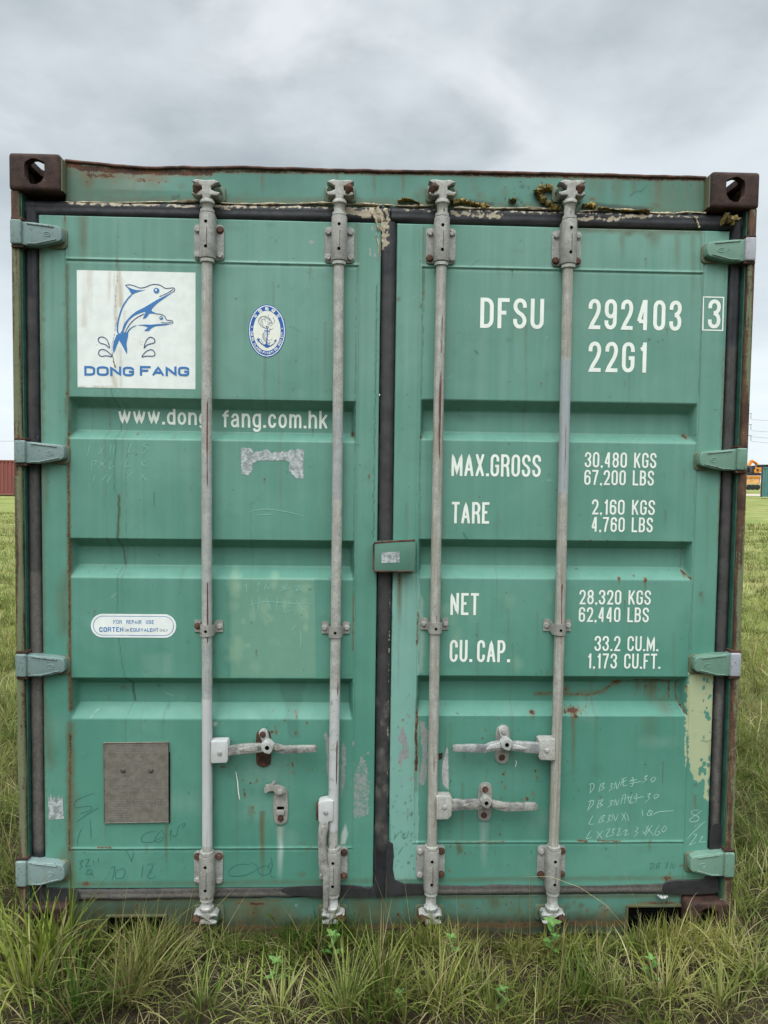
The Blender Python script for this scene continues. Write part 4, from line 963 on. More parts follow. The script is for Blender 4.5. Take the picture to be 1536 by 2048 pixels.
def gasket(strips, parent, ops):
    V = []; Fc = []; Wt = []; b = 0
    for a, c, w_, y in strips:
        X, Y, Z = gasket_strip(a, c, w_, y=y)
        g = Grid([0, 1], [0, 1], D); g.X, g.Z, g.Y = X, Z, Y; g.w = [np.zeros(X.shape + (4,)), np.zeros(X.shape + (4,))]; g.y0 = .04
        for o in ops: getattr(g, o[0])(*o[1:])
        n, k = X.shape; idx = np.arange(n * k).reshape(n, k) + b
        V.append(np.stack([X, Y, Z], -1).reshape(-1, 3)); Wt.append(g.w[0].reshape(-1, 4)); b += n * k
        Fc.append(np.stack([idx[:-1, :-1], idx[1:, :-1], idx[1:, 1:], idx[:-1, 1:]], -1).reshape(-1, 4))
    me = bpy.data.meshes.new('gasket'); me.from_pydata(np.concatenate(V).tolist(), [], np.concatenate(Fc).tolist())
    a = me.attributes.new('wear', 'FLOAT_COLOR', 'POINT'); a.data.foreach_set('color', np.concatenate(Wt).astype(np.float32).ravel())
    return link('gasket', me, M['rubber'], parent, smooth=True)
# channels on rubber: 0 dust, 1 beige smear, 2 -, 3 rust
OPL = [('line', 0, [(72, 1150), (76, 1400), (79, 1690)], 12, .9, .004), ('line', 0, [(70, 950), (72, 1160)], 8, .5), ('line', 0, [(62, 600), (64, 900)], 8, .28), ('line', 0, [(150, 1792), (400, 1788)], 14, 1.0, .006), ('line', 0, [(400, 1786), (575, 1786)], 14, .75, .006), ('line', 0, [(777, 560), (772, 900), (766, 1500), (764, 1690)], 12, .24), ('specks', 0, (752, 1400, 782, 1690), 40, 7, .7, 3),
       ('line', 1, [(140, 408), (300, 411), (420, 413), (560, 415), (740, 416)], 4.5, .62, .008), ('line', 1, [(680, 425), (735, 430)], 8, .75, .01), ('line', 1, [(745, 416), (765, 440), (766, 490)], 13, .82, .014), ('spot', 1, 735, 428, 22, 12, .8), ('spot', 1, 790, 424, 20, 10, .75), ('spot', 1, 165, 407, 12, 5, .8), ('spot', 1, 450, 418, 30, 5, .75), ('line', 1, [(778, 1690), (775, 1500), (780, 1180)], 2.2, .5, .006), ('line', 3, [(92, 1345), (88, 1690)], 2, .35)]
YG = .040
GL = gasket([((-1.166, .135), (-1.166, 2.432), .042, YG), ((-1.187, 2.4305), (0.002, 2.4370), .050, YG + .0015), ((-1.187, .134), (0.0, .146), .043, YG + .0015), ((0.0, .125), (0.0, 2.4125), .047, YG - .003)], DOOR_L, OPL)
OPR = [('line', 0, [(1462, 700), (1452, 1000), (1440, 1300), (1432, 1660)], 9, .38, .004), ('line', 0, [(1436, 1390), (1428, 1660)], 7, .9, .004), ('line', 0, [(850, 1782), (1100, 1779), (1330, 1777)], 15, .9, .006), ('line', 0, [(1100, 1772), (1320, 1770)], 3, .7, .004), ('line', 1, [(810, 420), (900, 422), (1000, 424), (1160, 428), (1290, 430), (1410, 436)], 3.6, .62, .008), ('line', 1, [(905, 428), (960, 432), (1000, 434)], 7, .62, .01), ('line', 1, [(1155, 438), (1210, 440), (1300, 432)], 6, .66, .008), ('line', 0, [(830, 445), (1400, 455)], 3, .3), ('spot', 3, 1335, 1776, 12, 10, .8)]
GR = gasket([((1.165, .155), (1.165, 2.438), .040, YG), ((.006, 2.4375), (1.185, 2.4400), .050, YG + .0015), ((.004, .1475), (1.185, .1520), .044, YG + .0015)], DOOR_R, OPR)
def cover(pts, Y, bev, nm='gasket_patch', parent=None, mat=None):
    bm = bmesh.new(); bm_prism(bm, pxz(smooth(pts, 3, True), Y), Y, Y + .03, bev, 3); return from_bm(nm, bm, mat or M['rubber'], parent, wear=(.10, 0, 0, 0))
cover([(56, 1778), (70, 1772), (92, 1776), (152, 1779), (154, 1806), (70, 1806), (52, 1800)], .031, .004, parent=DOOR_L)
cover([(749, 1690), (786, 1688), (790, 1760), (850, 1769), (852, 1788), (752, 1794), (640, 1795), (575, 1790), (572, 1774), (700, 1770), (747, 1771)], .032, .003, parent=DOOR_L)
cover([(1334, 1763), (1400, 1760), (1416, 1752), (1436, 1756), (1438, 1780), (1430, 1788), (1334, 1789)], .031, .004, parent=DOOR_R)
cover([(1424, 1650), (1446, 1655), (1444, 1706), (1420, 1706)], .031, .004, parent=DOOR_R)

# ------------------------------------------------------------------ hinges
def hinge(side, tip, post, top, bot, mat, knuckle=None):
    """tip / post = blade end and post edge in photo pixels, top / bot = knuckle's pixel rows at the post"""
    s = side
    yk = -.008
    pk = at(post, top, yk); pb = at(post, bot, yk); zt, zb = pk.z, pb.z; h = zt - zb
    xo = pk.x; xi = xo - s * .036; xt = at(tip, (top + bot) / 2, .015).x
    bm = bmesh.new()
    bm_box(bm, min(xo, xi), max(xo, xi), yk, .05, zb, zt, .0075, 3)
    root = from_bm('hinge', bm, knuckle or mat, BOX, wear=(.05, .25, 0, 0))
    # blade: waisted plate from the knuckle on to the door, tapering to a rounded tip
    def bl(o, t0=0.0):
        x = lambda u: xi + (xt - xi) * u + s * o * (1 if u > .5 else 0)
        zc = (zt + zb) / 2 - .001
        top_ = [(x(-.05), zc + h * .46 - o), (x(.12), zc + h * .45 - o), (x(.30), zc + h * .42 - o), (x(.60), zc + h * .38 - o), (x(.86), zc + h * .33 - o)]
        tip_ = [(x(.95), zc + h * .27 - o), (x(.99), zc + h * .14), (x(1.0), zc - h * .12), (x(.98), zc - h * .24 + o), (x(.92), zc - h * .31 + o)]
        bot_ = [(x(.62), zc - h * .42 + o), (x(.35), zc - h * .50 + o), (x(.12), zc - h * .50 + o), (x(-.05), zc - h * .48 + o)]
        return top_ + tip_ + bot_
    bm = bmesh.new(); bm_prism(bm, bl(0), .002, .05, .005, 3)
    b = from_bm('hinge_blade', bm, mat, root, wear=(0, .22, 0, 0))
    for k in (0, 1):       # raised ribs along the upper and lower edge, embossed oval
        pass
    bm = bmesh.new(); P = bl(.008)
    y = -.0005
    bm_tube(bm, [(p[0], y + .0022, p[1] + .002) for p in P[1:5]], .0026, 8)
    bm_tube(bm, [(p[0], y + .0022, p[1] - .002) for p in P[9:13]], .0026, 8)
    from_bm('hinge_rib', bm, mat, root, wear=(.10, .3, 0, 0))
    bm = bmesh.new(); cx, cz = xi + (xt - xi) * .62, (zt + zb) / 2 - .004
    ring = [(cx + .0105 * math.cos(math.tau * i / 20), .0018, cz + .007 * math.sin(math.tau * i / 20)) for i in range(21)]
    bm_tube(bm, ring, .0013, 6); bm_tube(bm, [(cx - .005, .0018, cz), (cx - .001, .0018, cz + .0012), (cx + .001, .0018, cz - .0012), (cx + .005, .0018, cz)], .0011, 6)
    from_bm('cast_mark', bm, mat, root)
    bm = bmesh.new()       # welded foot plate under the tip, hidden rust line round it
    x0, x1 = sorted((xt - s * .006, xt + s * .060)); zc = (zt + zb) / 2 - .002
    bm_prism(bm, rrect(x0, x1, zc - h * .50, zc + h * .36, .016), D - .006, D + .01, .004, 3)
    from_bm('foot_plate', bm, M['frame_green'], root, wear=(.36, .6, 0, 0))
    for z in (zt + .0045, zb - .0045):       # hinge pin ends in the gaps of the post
        bm = bmesh.new(); bm_box(bm, min(xo, xi) + .001, max(xo, xi) + .001, -.001, .05, z - .004, z + .004, .002)
        from_bm('hinge_pin', bm, M['rust'], root)
    return root
for tip, post, top, bot in ((127, 18.5, 437, 487), (132, 27, 880, 926), (133, 29, 1309, 1355), (132, 29.5, 1724, 1775)):
    hinge(-1, tip, post, top, bot, M['hinge_teal'])
for tip, post, top, bot, kn in ((1411, 1514.5, 474, 521, M['lilac']), (1396, 1497, 896, 941, None), (1385, 1484, 1307, 1354, M['lilac']), (1377, 1471.5, 1707, 1756, None)):
    hinge(1, tip, post, top, bot, M['hinge_green'], kn)

# ------------------------------------------------------------------ lock rods
YR = .004
def bolt(bm, x, z, y, r=.0098, h=.008):
    bm_lathe(bm, [(r * 1.28, y + .0015), (r * 1.28, y - .001), (r * 1.05, y - .0012)], (x, 0, z), 'Y', 16)
    a0 = random.uniform(0, 1)
    ring = [(x + r * math.cos(a0 + math.tau * i / 6), z + r * math.sin(a0 + math.tau * i / 6)) for i in range(6)]
    bm_prism(bm, ring, y - h, y, .0015, 1)
def rod(xpx, name_label, rusty, fresh, top_cam, bot_cam, clampy, sleeve, flip=1):
    """xpx: centre pixel at two heights; builds one upright lock rod with its brackets, cams and bolts"""
    (u0, v0), (u1, v1) = xpx
    a, b = at(u0, v0, YR), at(u1, v1, YR)
    xc = (a.x + b.x) / 2
    zt, zb = at(u0, 408, YR).z, at(u1, 1812, YR).z
    n, k = 420, 20; zs = np.linspace(zb, zt, n); P = np.zeros((n, k, 3)); w = np.zeros((n, k, 4))
    ang = np.linspace(0, math.tau, k, endpoint=False)
    r = .0172
    Zg, Ag = np.meshgrid(zs, ang, indexing='ij')
    bend = .0015 * np.sin(Zg * 2.1 + xc * 9)
    P[..., 0] = xc + bend + r * np.cos(Ag); P[..., 1] = YR + r * np.sin(Ag); P[..., 2] = Zg
    # the front-most line of the rod is at angle 270 degrees; a broken rusty scratch runs down it
    off = np.abs(np.angle(np.exp(1j * (Ag - math.radians(270 + rusty[0])))))
    gate = np.clip((fbm(Zg, Zg * 0, 4.5, int(abs(xc) * 900), 4) - rusty[1] + .05) * 10, 0, 1)
    w[..., 0] = np.clip(1.15 - off / .26, 0, 1) * gate * rusty[2]
    for z_a, z_b, c, amt in fresh:
        za, zb_ = at(u0, z_a, YR).z, at(u0, z_b, YR).z
        w[..., c] = np.maximum(w[..., c], amt * np.clip((za - Zg) / .004, 0, 1) * np.clip((Zg - zb_) / .004, 0, 1))
    w[..., 3] = np.maximum(w[..., 3], .5 * np.clip(fbm(Zg * 1.0, Ag, 2.0, 7, 3) * 2 - .6, 0, 1))
    root = sheet('lock_rod', P, [w], M['rod'], BOX, wrap=True)
    if name_label: meta(root, name_label)
    # guide brackets with half-round sleeves
    for (cy, up, seg) in ((sleeve[0], 1, 0), (sleeve[1], -1, 1)):
        c = at(u0 if up > 0 else u1, cy, D - .005); z = c.z
        mt = M['bracket']
        bm = bmesh.new(); bm_prism(bm, rrect(xc - .049, xc + .049, z - .058, z + .058, .014), D - .007, D + .002, .002, 2)
        from_bm('guide_bracket', bm, mt, root, wear=(0, 0, .15, .1))
        bm = bmesh.new()
        lo, hi = (z - .061, z + .083) if up > 0 else (z - .085, z + .061)
        bm_lathe(bm, [(.0185, lo), (.0245, lo + .0015), (.0255, lo + .005), (.0255, hi - .005), (.0245, hi - .0015), (.0185, hi)], (xc, YR, 0), 'Z', 28)
        bm_box(bm, xc - .0245, xc + .0245, YR, D - .004, lo + .004, hi - .004, .002)
        from_bm('sleeve', bm, mt, root, wear=(0, .1, 0, .25))
        for q in (lo - .0065, hi + .0065):
            bm = bmesh.new(); bm_lathe(bm, [(.0165, q - .006), (.0225, q - .005), (.0225, q + .005), (.0165, q + .006)], (xc, YR, 0), 'Z', 24)
            from_bm('collar', bm, M['rod'], root)
        bm = bmesh.new()
        for q in (lo + .034, hi - .032): bm_lathe(bm, [(.0052, YR - .0262), (.0002, YR - .0263)], (xc, 0, q), 'Y', 12)
        bm_box(bm, xc + .0024, xc + .0036, YR - .0259, YR - .02, lo + .040, hi - .050)
        from_bm('grease_hole', bm, M['hole'], root, False)
        for i, (dx, dz) in enumerate(((-.0365, .040), (.0365, .040), (-.0365, -.042), (.0365, -.042))):
            bm = bmesh.new(); bolt(bm, xc + dx, z + dz, D - .007)
            from_bm('bolt', bm, M['rusty_bolt'] if (seg, i) in top_cam[1] else M['bolt'], root)
    # mid-height saddle clamp
    c = at((u0 + u1) / 2, clampy, YR - .02); z = c.z
    bm = bmesh.new(); pr = []
    for u in (-.047, -.030, -.024): pr.append((xc + u, D - .006 if u < -.025 else D - .012))
    for i in range(9):
        t = math.pi * (1 - i / 8); pr.append((xc + .0225 * math.cos(t), YR - .0225 * math.sin(t) if .01 < t < 3.13 else YR))
    for u in (.024, .030, .047): pr.append((xc + u, D - .006 if u > .025 else D - .012))
    th = .004; hz = .020
    vs = []
    for (x, y) in pr:
        f = .55 if abs(x - xc) < .023 else 1.0
        sag = .004 if abs(x - xc) < .023 else 0
        vs.append([bm.verts.new((x, y, z + hz * (.8 if abs(x-xc)<.023 else 1) - sag)), bm.verts.new((x, y, z - hz - sag * 1.5)), bm.verts.new((x, y + th, z - hz - sag * 1.5)), bm.verts.new((x, y + th, z + hz * (.8 if abs(x-xc)<.023 else 1) - sag))])
    for p, q in zip(vs, vs[1:]):
        for i in range(4): bm.faces.new((p[i], p[(i + 1) % 4], q[(i + 1) % 4], q[i]))
    bm.faces.new(vs[0]); bm.faces.new(list(reversed(vs[-1])))
    from_bm('saddle_clamp', bm, M['bracket'], root, wear=(0, 0, 0, .3), angle=50)
    bm = bmesh.new(); bm_lathe(bm, [(.0048, YR - .0231), (.0002, YR - .0232)], (xc, 0, z - .008), 'Y', 12); from_bm('grease_hole', bm, M['hole'], root, False)
    for k, dx in enumerate((-.037, .037)):
        bm = bmesh.new(); bolt(bm, xc + dx, z, D - .006, .0085, .007); from_bm('bolt', bm, M['rusty_bolt'] if k == 0 and xc < -.3 else M['bolt'], root)
    # cams: neck, hammer head with two hooked lobes, gripping a keeper on the frame
    for up, base, fl in ((1, zt, top_cam[0]), (-1, zb, bot_cam)):
        bm = bmesh.new()
        q = base
        bm_lathe(bm, [(.0165, q - up * .03), (.0185, q - up * .004), (.0235, q), (.0235, q + up * .008), (.018, q + up * .014), (.017, q + up * .026), (.0001, q + up * .03)], (xc, YR, 0), 'Z', 22)
        m = lambda dx, dz: (xc + fl * dx, q + up * dz)
        kz = 1.0 if up > 0 else .74
        mm_ = lambda dx, dz: m(dx * (1 if up > 0 else .86), .008 + (dz - .008) * kz)
        head = [mm_(*p) for p in ((-.011, .008), (-.014, .022), (-.034, .019), (-.047, .026), (-.040, .033), (-.022, .034), (-.014, .040), (-.015, .050), (-.030, .055), (-.046, .067), (-.030, .071), (0, .068), (.022, .071), (.041, .064), (.030, .058), (.015, .050), (.014, .040), (.027, .034), (.044, .031), (.036, .020), (.014, .022), (.011, .008))]
        if up < 0: head = list(reversed(head))
        bm_prism(bm, head, YR - .019, YR + .020, .0042, 3)
        from_bm('cam', bm, M['white_metal'] if (up < 0) else M['rod'], root, wear=(0, 0, 0, .35), angle=50)
        # keeper: two lugs and a back plate welded to header or sill
        kp = HEADER if up > 0 else SILL
        bm = bmesh.new()
        bm.free()
        for dx, rr, mt_ in ((-.030, .0125, M['rust']), (.029, .011, M['keeper'])):
            bm = bmesh.new(); x = xc + fl * dx; zc = q + up * (.045 if up > 0 else .036)
            front = YR - (.026 if dx < 0 else .006)
            bm_tube(bm, [(x, HD + .002, zc), (x, (front + HD) / 2, zc + up * .003), (x, front + .003, zc - up * .001), (x, front, zc - up * .002)], [rr * 1.1, rr * 1.2, rr, rr * .55], 12)
            bm_tube(bm, [(x - .005, front + .012, zc - up * .016), (x, front + .007, zc), (x + .004, front + .014, zc + up * .018)], [rr * .7, rr * .95, rr * .6], 10)
            from_bm('cam_keeper', bm, mt_, kp)
        bm = bmesh.new(); bm_prism(bm, rrect(xc - .052, xc + .052, min(q + up * .018, q + up * .07), max(q + up * .018, q + up * .07), .012), HD - .008, HD + .004, .003, 2)
        from_bm('keeper_plate', bm, M['frame_green'], kp, wear=(.35, .5, 0, 0))
    return root, xc
R1, X1 = rod(((414, 600), (414.5, 1500)), 'lock rod whose lower third is freshly painted white', (20, .52, .9), [(1396, 1690, 1, 1.0), (520, 770, 3, .6), (910, 1396, 2, .35)], (1, {(0, 1), (1, 0), (1, 1)}), 1, 1258, (485, 1735))
R2, X2 = rod(((674.3, 700), (669, 1640)), 'lock rod carrying the handle that hangs straight down', (35, .56, 1.0), [(1375, 1660, 1, .75), (820, 1000, 2, .5)], (-1, {(1, 1), (1, 3)}), -1, 1261, (490, 1727))
R3, X3 = rod(((884, 545), (862, 1680)), None, (10, .47, 1.0), [(540, 1690, 3, .8)], (1, {(0, 2), (1, 1), (1, 3)}), 1, 1253, (492, 1724))
R4, X4 = rod(((1136, 545), (1110, 1600)), 'lock rod with a long grey-blue repainted stretch in its upper half', (5, .50, .75), [(718, 985, 2, 1.0), (530, 718, 3, .8), (985, 1700, 3, .9)], (-1, {(0, 2), (0, 3), (1, 1), (1, 2), (1, 3)}), -1, 1256, (497, 1724))

# ------------------------------------------------------------------ handles, hubs and catches
def pris(name, pts, ox, oy, s, Y0, Y1, bev, mat, parent, wear=None, angle=40):
    bm = bmesh.new(); bm_prism(bm, pxz(pts, Y0, ox, oy, s), Y0, Y1, bev, 2)
    return from_bm(name, bm, mat, parent, wear=wear, angle=angle)
def rod_fit(name, pts, ox, oy, s, bolt_at, parent, mat, white=0):
    h = pris(name, pts, ox, oy, s, -.020, .020, .004, mat, parent, wear=(0, white, 0, .2))
    bm = bmesh.new(); c = at(ox + bolt_at[0] / s, oy + bolt_at[1] / s, -.020)
    bm_lathe(bm, [(.0075, -.019), (.0075, -.0235), (.005, -.0255), (.0002, -.0258)], (c.x, 0, c.z), 'Y', 14)
    from_bm('rivet', bm, M['bolt'], parent); return h
CATCH_Y = D - .006
def catch(slot, ox, oy, s, rust, parent, screw, low_screw):
    b = pris('handle_catch', smooth(slot, 4, True), ox, oy, s, CATCH_Y, D + .004, .0025, M['rust'] if rust else M['bracket'], parent, wear=None if rust else (0, 0, 0, .4))
    for q in (screw, low_screw):
        if q is None: continue
        bm = bmesh.new(); c = at(ox + q[0] / s, oy + q[1] / s, CATCH_Y - .012); bolt(bm, c.x, c.z, CATCH_Y - (.011 if q is screw else 0), .0085, .007)
        from_bm('bolt', bm, M['bolt'] if q is screw else M['rusty_bolt'], parent)
    return b
def boss(c, r, ox, oy, s, parent, mat, Y=-.030):
    p = at(ox + c[0] / s, oy + c[1] / s, Y)
    bm = bmesh.new(); k = r / s / 604.0
    ring = [(p.x + k * f * math.cos(t), p.z + k * f * math.sin(t)) for t, f in ((math.radians(a), g) for a, g in ((20, 1.05), (65, .95), (110, 1.1), (160, 1.02), (205, 1.0), (250, .95), (290, 1.12), (335, .95)))]
    bm_prism(bm, ring, Y, -.004, .005, 3); o = from_bm('catch_boss', bm, mat, parent, wear=(0, .25, 0, .2))
    bm = bmesh.new(); bm_lathe(bm, [(k * .34, Y - .0006), (.0001, Y - .0008)], (p.x, 0, p.z), 'Y', 14); from_bm('boss_hole', bm, M['hole'], parent, False)
o2, o3 = (380, 1400, 3.84), (740, 1400, 3.84)
# left door, handle lying to the right of the first rod
rod_fit('handle_hub', [(160, 322), (280, 320), (290, 334), (290, 468), (277, 484), (160, 488)], *o2, (228, 405), R1, M['white_metal'], 1)
pris('handle', [(286, 372), (300, 362), (380, 348), (470, 341), (540, 342), (640, 341), (720, 361), (960, 357), (974, 370), (974, 390), (962, 402), (720, 416), (640, 396), (560, 402), (480, 412), (300, 434), (286, 428)], *o2, -.018, -.002, .004, M['handle'], R1, wear=(0, 0, 0, .25))
pris('handle_rib', [(375, 385), (440, 362), (530, 350), (560, 366), (480, 398), (400, 396)], *o2, -.0225, -.012, .003, M['handle'], R1, wear=(0, .2, 0, .9))
pris('handle_rib', [(628, 372), (640, 350), (700, 362), (716, 380), (660, 394)], *o2, -.0225, -.012, .003, M['handle'], R1, wear=(0, .2, 0, .9))
catch([(508, 290), (520, 245), (560, 222), (600, 240), (618, 280), (620, 470), (600, 505), (565, 518), (528, 505), (508, 470)], *o2, True, DOOR_L, None, None)
pris('swing_latch', smooth([(527, 262), (535, 238), (560, 224), (588, 236), (600, 262), (608, 300), (636, 330), (610, 372), (566, 372), (545, 345), (552, 320), (540, 290)], 3, True), *o2, CATCH_Y - .013, CATCH_Y - .003, .003, M['white_metal'], DOOR_L)
bm = bmesh.new(); _c = at(380 + 558 / 3.84, 1400 + 266 / 3.84, 0.015); bolt(bm, _c.x, _c.z, CATCH_Y - .013, .0085, .007); from_bm('bolt', bm, M['rusty_bolt'], DOOR_L)
boss((592, 368), 50, *o2, DOOR_L, M['white_metal'])
# left door, handle hanging loose from the second rod
rod_fit('handle_hub', [(985, 800), (1000, 786), (1068, 772), (1102, 778), (1100, 930), (1000, 950), (985, 930)], *o2, (1043, 862), R2, M['white_metal'], 1)
pris('handle_fork', [(966, 815), (985, 798), (988, 935), (968, 925)], *o2, -.014, .012, .003, M['rust'], R2)
pris('handle', [(990, 945), (1064, 935), (1062, 1000), (1046, 1060), (1050, 1230), (1072, 1300), (1070, 1440), (1060, 1600), (1040, 1622), (1020, 1600), (1018, 1340), (985, 1265), (980, 1050)], *o2, -.022, -.004, .006, M['handle'], R2, wear=(0, .15, 0, .4))
pris('handle_rib', [(1010, 975), (1052, 968), (1040, 1060), (1040, 1220), (1010, 1250), (1000, 1060)], *o2, -.0262, -.016, .0035, M['handle'], R2, wear=(0, 0, 0, .9))
catch([(642, 740), (655, 690), (690, 662), (728, 678), (747, 715), (750, 900), (735, 945), (695, 960), (655, 945), (642, 905)], *o2, False, DOOR_L, (693, 705), (693, 922))
pris('slot', [(668, 820), (722, 820), (722, 845), (668, 845)], *o2, CATCH_Y - .0012, CATCH_Y + .002, 0, M['hole'], DOOR_L)
pris('slot_lip', [(662, 850), (724, 848), (722, 884), (664, 886)], *o2, CATCH_Y - .008, CATCH_Y, .003, M['bracket'], DOOR_L)
pris('broken_latch', [(568, 680), (580, 655), (622, 648), (640, 624), (654, 632), (650, 655), (690, 660), (722, 680), (730, 712), (700, 738), (655, 728), (640, 700), (605, 705), (580, 724), (570, 705)], *o2, CATCH_Y - .012, CATCH_Y - .004, .003, M['bracket'], DOOR_L, wear=(0, 0, 0, .5))
# right door, upper handle on the fourth rod
rod_fit('handle_hub', [(1300, 312), (1315, 304), (1425, 304), (1425, 466), (1315, 464), (1298, 450)], *o3, (1358, 388), R4, M['rod'], 0)
pris('handle', [(1305, 335), (1240, 330), (1110, 325), (1010, 322), (940, 330), (890, 352), (800, 348), (650, 354), (636, 365), (636, 392), (650, 400), (890, 408), (960, 392), (1010, 384), (1100, 392), (1200, 408), (1305, 414)], *o3, -.018, -.002, .004, M['handle'], R4, wear=(0, 0, .2, .1))
pris('handle_rib', [(892, 378), (930, 345), (1000, 330), (1010, 368), (930, 380), (900, 390)], *o3, -.0225, -.012, .003, M['white_metal'], R4)
pris('handle_rib', [(1088, 340), (1150, 352), (1206, 372), (1180, 384), (1095, 378)], *o3, -.0225, -.012, .003, M['white_metal'], R4)
catch([(965, 300), (975, 225), (1005, 198), (1035, 194), (1070, 220), (1074, 300), (1070, 440), (1050, 480), (1018, 490), (980, 478), (962, 440)], *o3, False, DOOR_R, None, (1018, 452))
pris('swing_latch', smooth([(990, 240), (1002, 216), (1028, 206), (1056, 222), (1062, 258), (1070, 300), (1098, 325), (1080, 372), (1050, 384), (1015, 372), (994, 330), (1004, 290)], 3, True), *o3, CATCH_Y - .013, CATCH_Y - .003, .003, M['white_metal'], DOOR_R)
bm = bmesh.new(); _c = at(740 + 1026 / 3.84, 1400 + 240 / 3.84, 0.015); bolt(bm, _c.x, _c.z, CATCH_Y - .013, .0085, .007); from_bm('bolt', bm, M['bolt'], DOOR_R)
boss((1052, 345), 48, *o3, DOOR_R, M['white_metal'])
# right door, lower handle on the third rod
rod_fit('handle_hub', [(510, 745), (615, 745), (630, 760), (628, 890), (600, 918), (510, 920)], *o3, (573, 822), R3, M['rod'], 0)
pris('handle', [(620, 772), (720, 776), (830, 772), (940, 778), (1040, 798), (1280, 800), (1292, 815), (1290, 840), (1276, 850), (1040, 860), (940, 832), (860, 836), (800, 846), (720, 846), (622, 858)], *o3, -.018, -.002, .004, M['handle'], R3, wear=(0, 0, 0, .25))
pris('handle_rib', [(712, 818), (760, 795), (830, 782), (850, 815), (800, 832), (730, 830)], *o3, -.0225, -.012, .003, M['handle'], R3, wear=(0, .1, 0, .9))
pris('handle_rib', [(930, 788), (980, 796), (1042, 822), (1020, 834), (935, 826)], *o3, -.0225, -.012, .003, M['handle'], R3, wear=(0, .1, 0, .9))
catch([(832, 720), (845, 660), (870, 640), (905, 638), (934, 664), (938, 740), (930, 890), (910, 922), (880, 930), (845, 918), (828, 880)], *o3, False, DOOR_R, None, (880, 897))
pris('swing_latch', smooth([(850, 680), (862, 658), (888, 650), (912, 664), (918, 700), (918, 750), (944, 778), (926, 818), (900, 845), (866, 832), (836, 785), (860, 740)], 3, True), *o3, CATCH_Y - .013, CATCH_Y - .003, .003, M['bracket'], DOOR_R, wear=(0, 0, 0, .5))
bm = bmesh.new(); _c = at(740 + 886 / 3.84, 1400 + 688 / 3.84, 0.015); bolt(bm, _c.x, _c.z, CATCH_Y - .013, .0085, .007); from_bm('bolt', bm, M['rusty_bolt'], DOOR_R)
boss((895, 793), 46, *o3, DOOR_R, M['bracket'])

# lock box cover over the door gap
def lock_cover():
    b = pris('lock_cover', [(749, 1086), (754, 1084), (828, 1080), (832, 1082), (832, 1104), (829, 1142), (824, 1144), (750, 1143), (747, 1140)], 0, 0, 1, -.006, .035, .005, M['frame_green'], DOOR_R, wear=(.12, .15, 0, 0))
    bm = bmesh.new(); P = pxz([(748, 1086), (790, 1083), (830, 1081)], -.004); bm_tube(bm, [(p[0], -.003, p[1]) for p in P], .0042, 8)
    P = pxz([(748, 1142), (790, 1143), (826, 1143)], -.004); bm_tube(bm, [(p[0], -.003, p[1]) for p in P], .004, 8)
    P = pxz([(747.5, 1088), (747.5, 1140)], -.004); bm_tube(bm, [(p[0], -.003, p[1]) for p in P], .0035, 8)
    from_bm('cover_edge', bm, M['rust'], DOOR_R)
    a = Art(-.0064); a.poly(pxz([(763, 1105), (799, 1103), (799, 1125), (763, 1126)], -.0064)); a.build('silver_label', M['silver'], DOOR_R)
m_, N_ = new_mat('torn_silver_film'); P_ = N_.pos(); n_ = N_.noise(P_, 70, 5, .7); n2_ = N_.noise(P_, 25, 3, .6)
M['silver'] = finish(m_, N_, N_.mix(N_.step(n_, .38, .62), (0.20, 0.23, 0.22), (0.48, 0.50, 0.49)), 0.45, 0.5, 0.1, N_.bump(n2_, .6, .004))
lock_cover()

# ------------------------------------------------------------------ lettering
SURF[DOOR_L], SURF[DOOR_R] = gl, gr
def letters(parent, items, name='lettering', mat='lettering', Y=DL):
    for s, x0, x1, yt, yb, t, *r in items:
        a = Art(Y); text_px(a, s, x0, x1, yt, yb, t, **(r[0] if r else {})); a.build(name, M[mat], parent)
letters(DOOR_R, [
    ('DFSU', 960, 1087, 596.5, 657, .0128, dict(gap=.30)), ('292403', 1176, 1362, 599.5, 660, .0128, dict(gap=.34)), ('3', 1415, 1440, 599, 657, .0125), ('22G1', 1176, 1293, 684, 744.5, .0128, dict(gap=.34)),
    ('MAX.GROSS', 902.5, 1081, 908.5, 953, .0088, dict(gap=.22, widths={'.': .3})), ('TARE', 903, 978, 1004, 1047, .0088, dict(gap=.22)), ('NET', 900.5, 957, 1186, 1230, .0088, dict(gap=.26)), ('CU. CAP.', 899, 1018, 1280, 1324, .0088, dict(gap=.24, widths={' ': .22, '.': .26})),
    ('30,480 KGS', 1169, 1312, 905, 935.5, .0062, dict(gap=.25)), ('67,200 LBS', 1168, 1307, 940.5, 970.5, .0062, dict(gap=.25)), ('2,160 KGS', 1183, 1309, 999.5, 1029.5, .0062, dict(gap=.25)), ('4,760 LBS', 1182, 1305, 1034.5, 1064, .0062, dict(gap=.25)),
    ('28,320 KGS', 1158, 1301, 1180, 1209, .0062, dict(gap=.25)), ('62,440 LBS', 1157, 1297, 1214.5, 1244, .0062, dict(gap=.25)), ('33.2 CU.M.', 1188.5, 1316, 1272, 1302, .0062, dict(gap=.25)), ('1,173 CU.FT.', 1174, 1320, 1307, 1337, .0062, dict(gap=.25))])
a = Art(DL); a.ribbon(pxz([(1406.8, 594), (1447, 595), (1445, 661), (1405.6, 660)], DL), .0042, 0, True); a.build('check_digit_box', M['lettering'], DOOR_R)
letters(DOOR_L, [('www.dong', 237, 415, 817.5, 849, .0080, dict(gap=.25)), ('fang.com.hk', 445, 655, 820.5, 856, .0080, dict(gap=.27))], Y=YT)

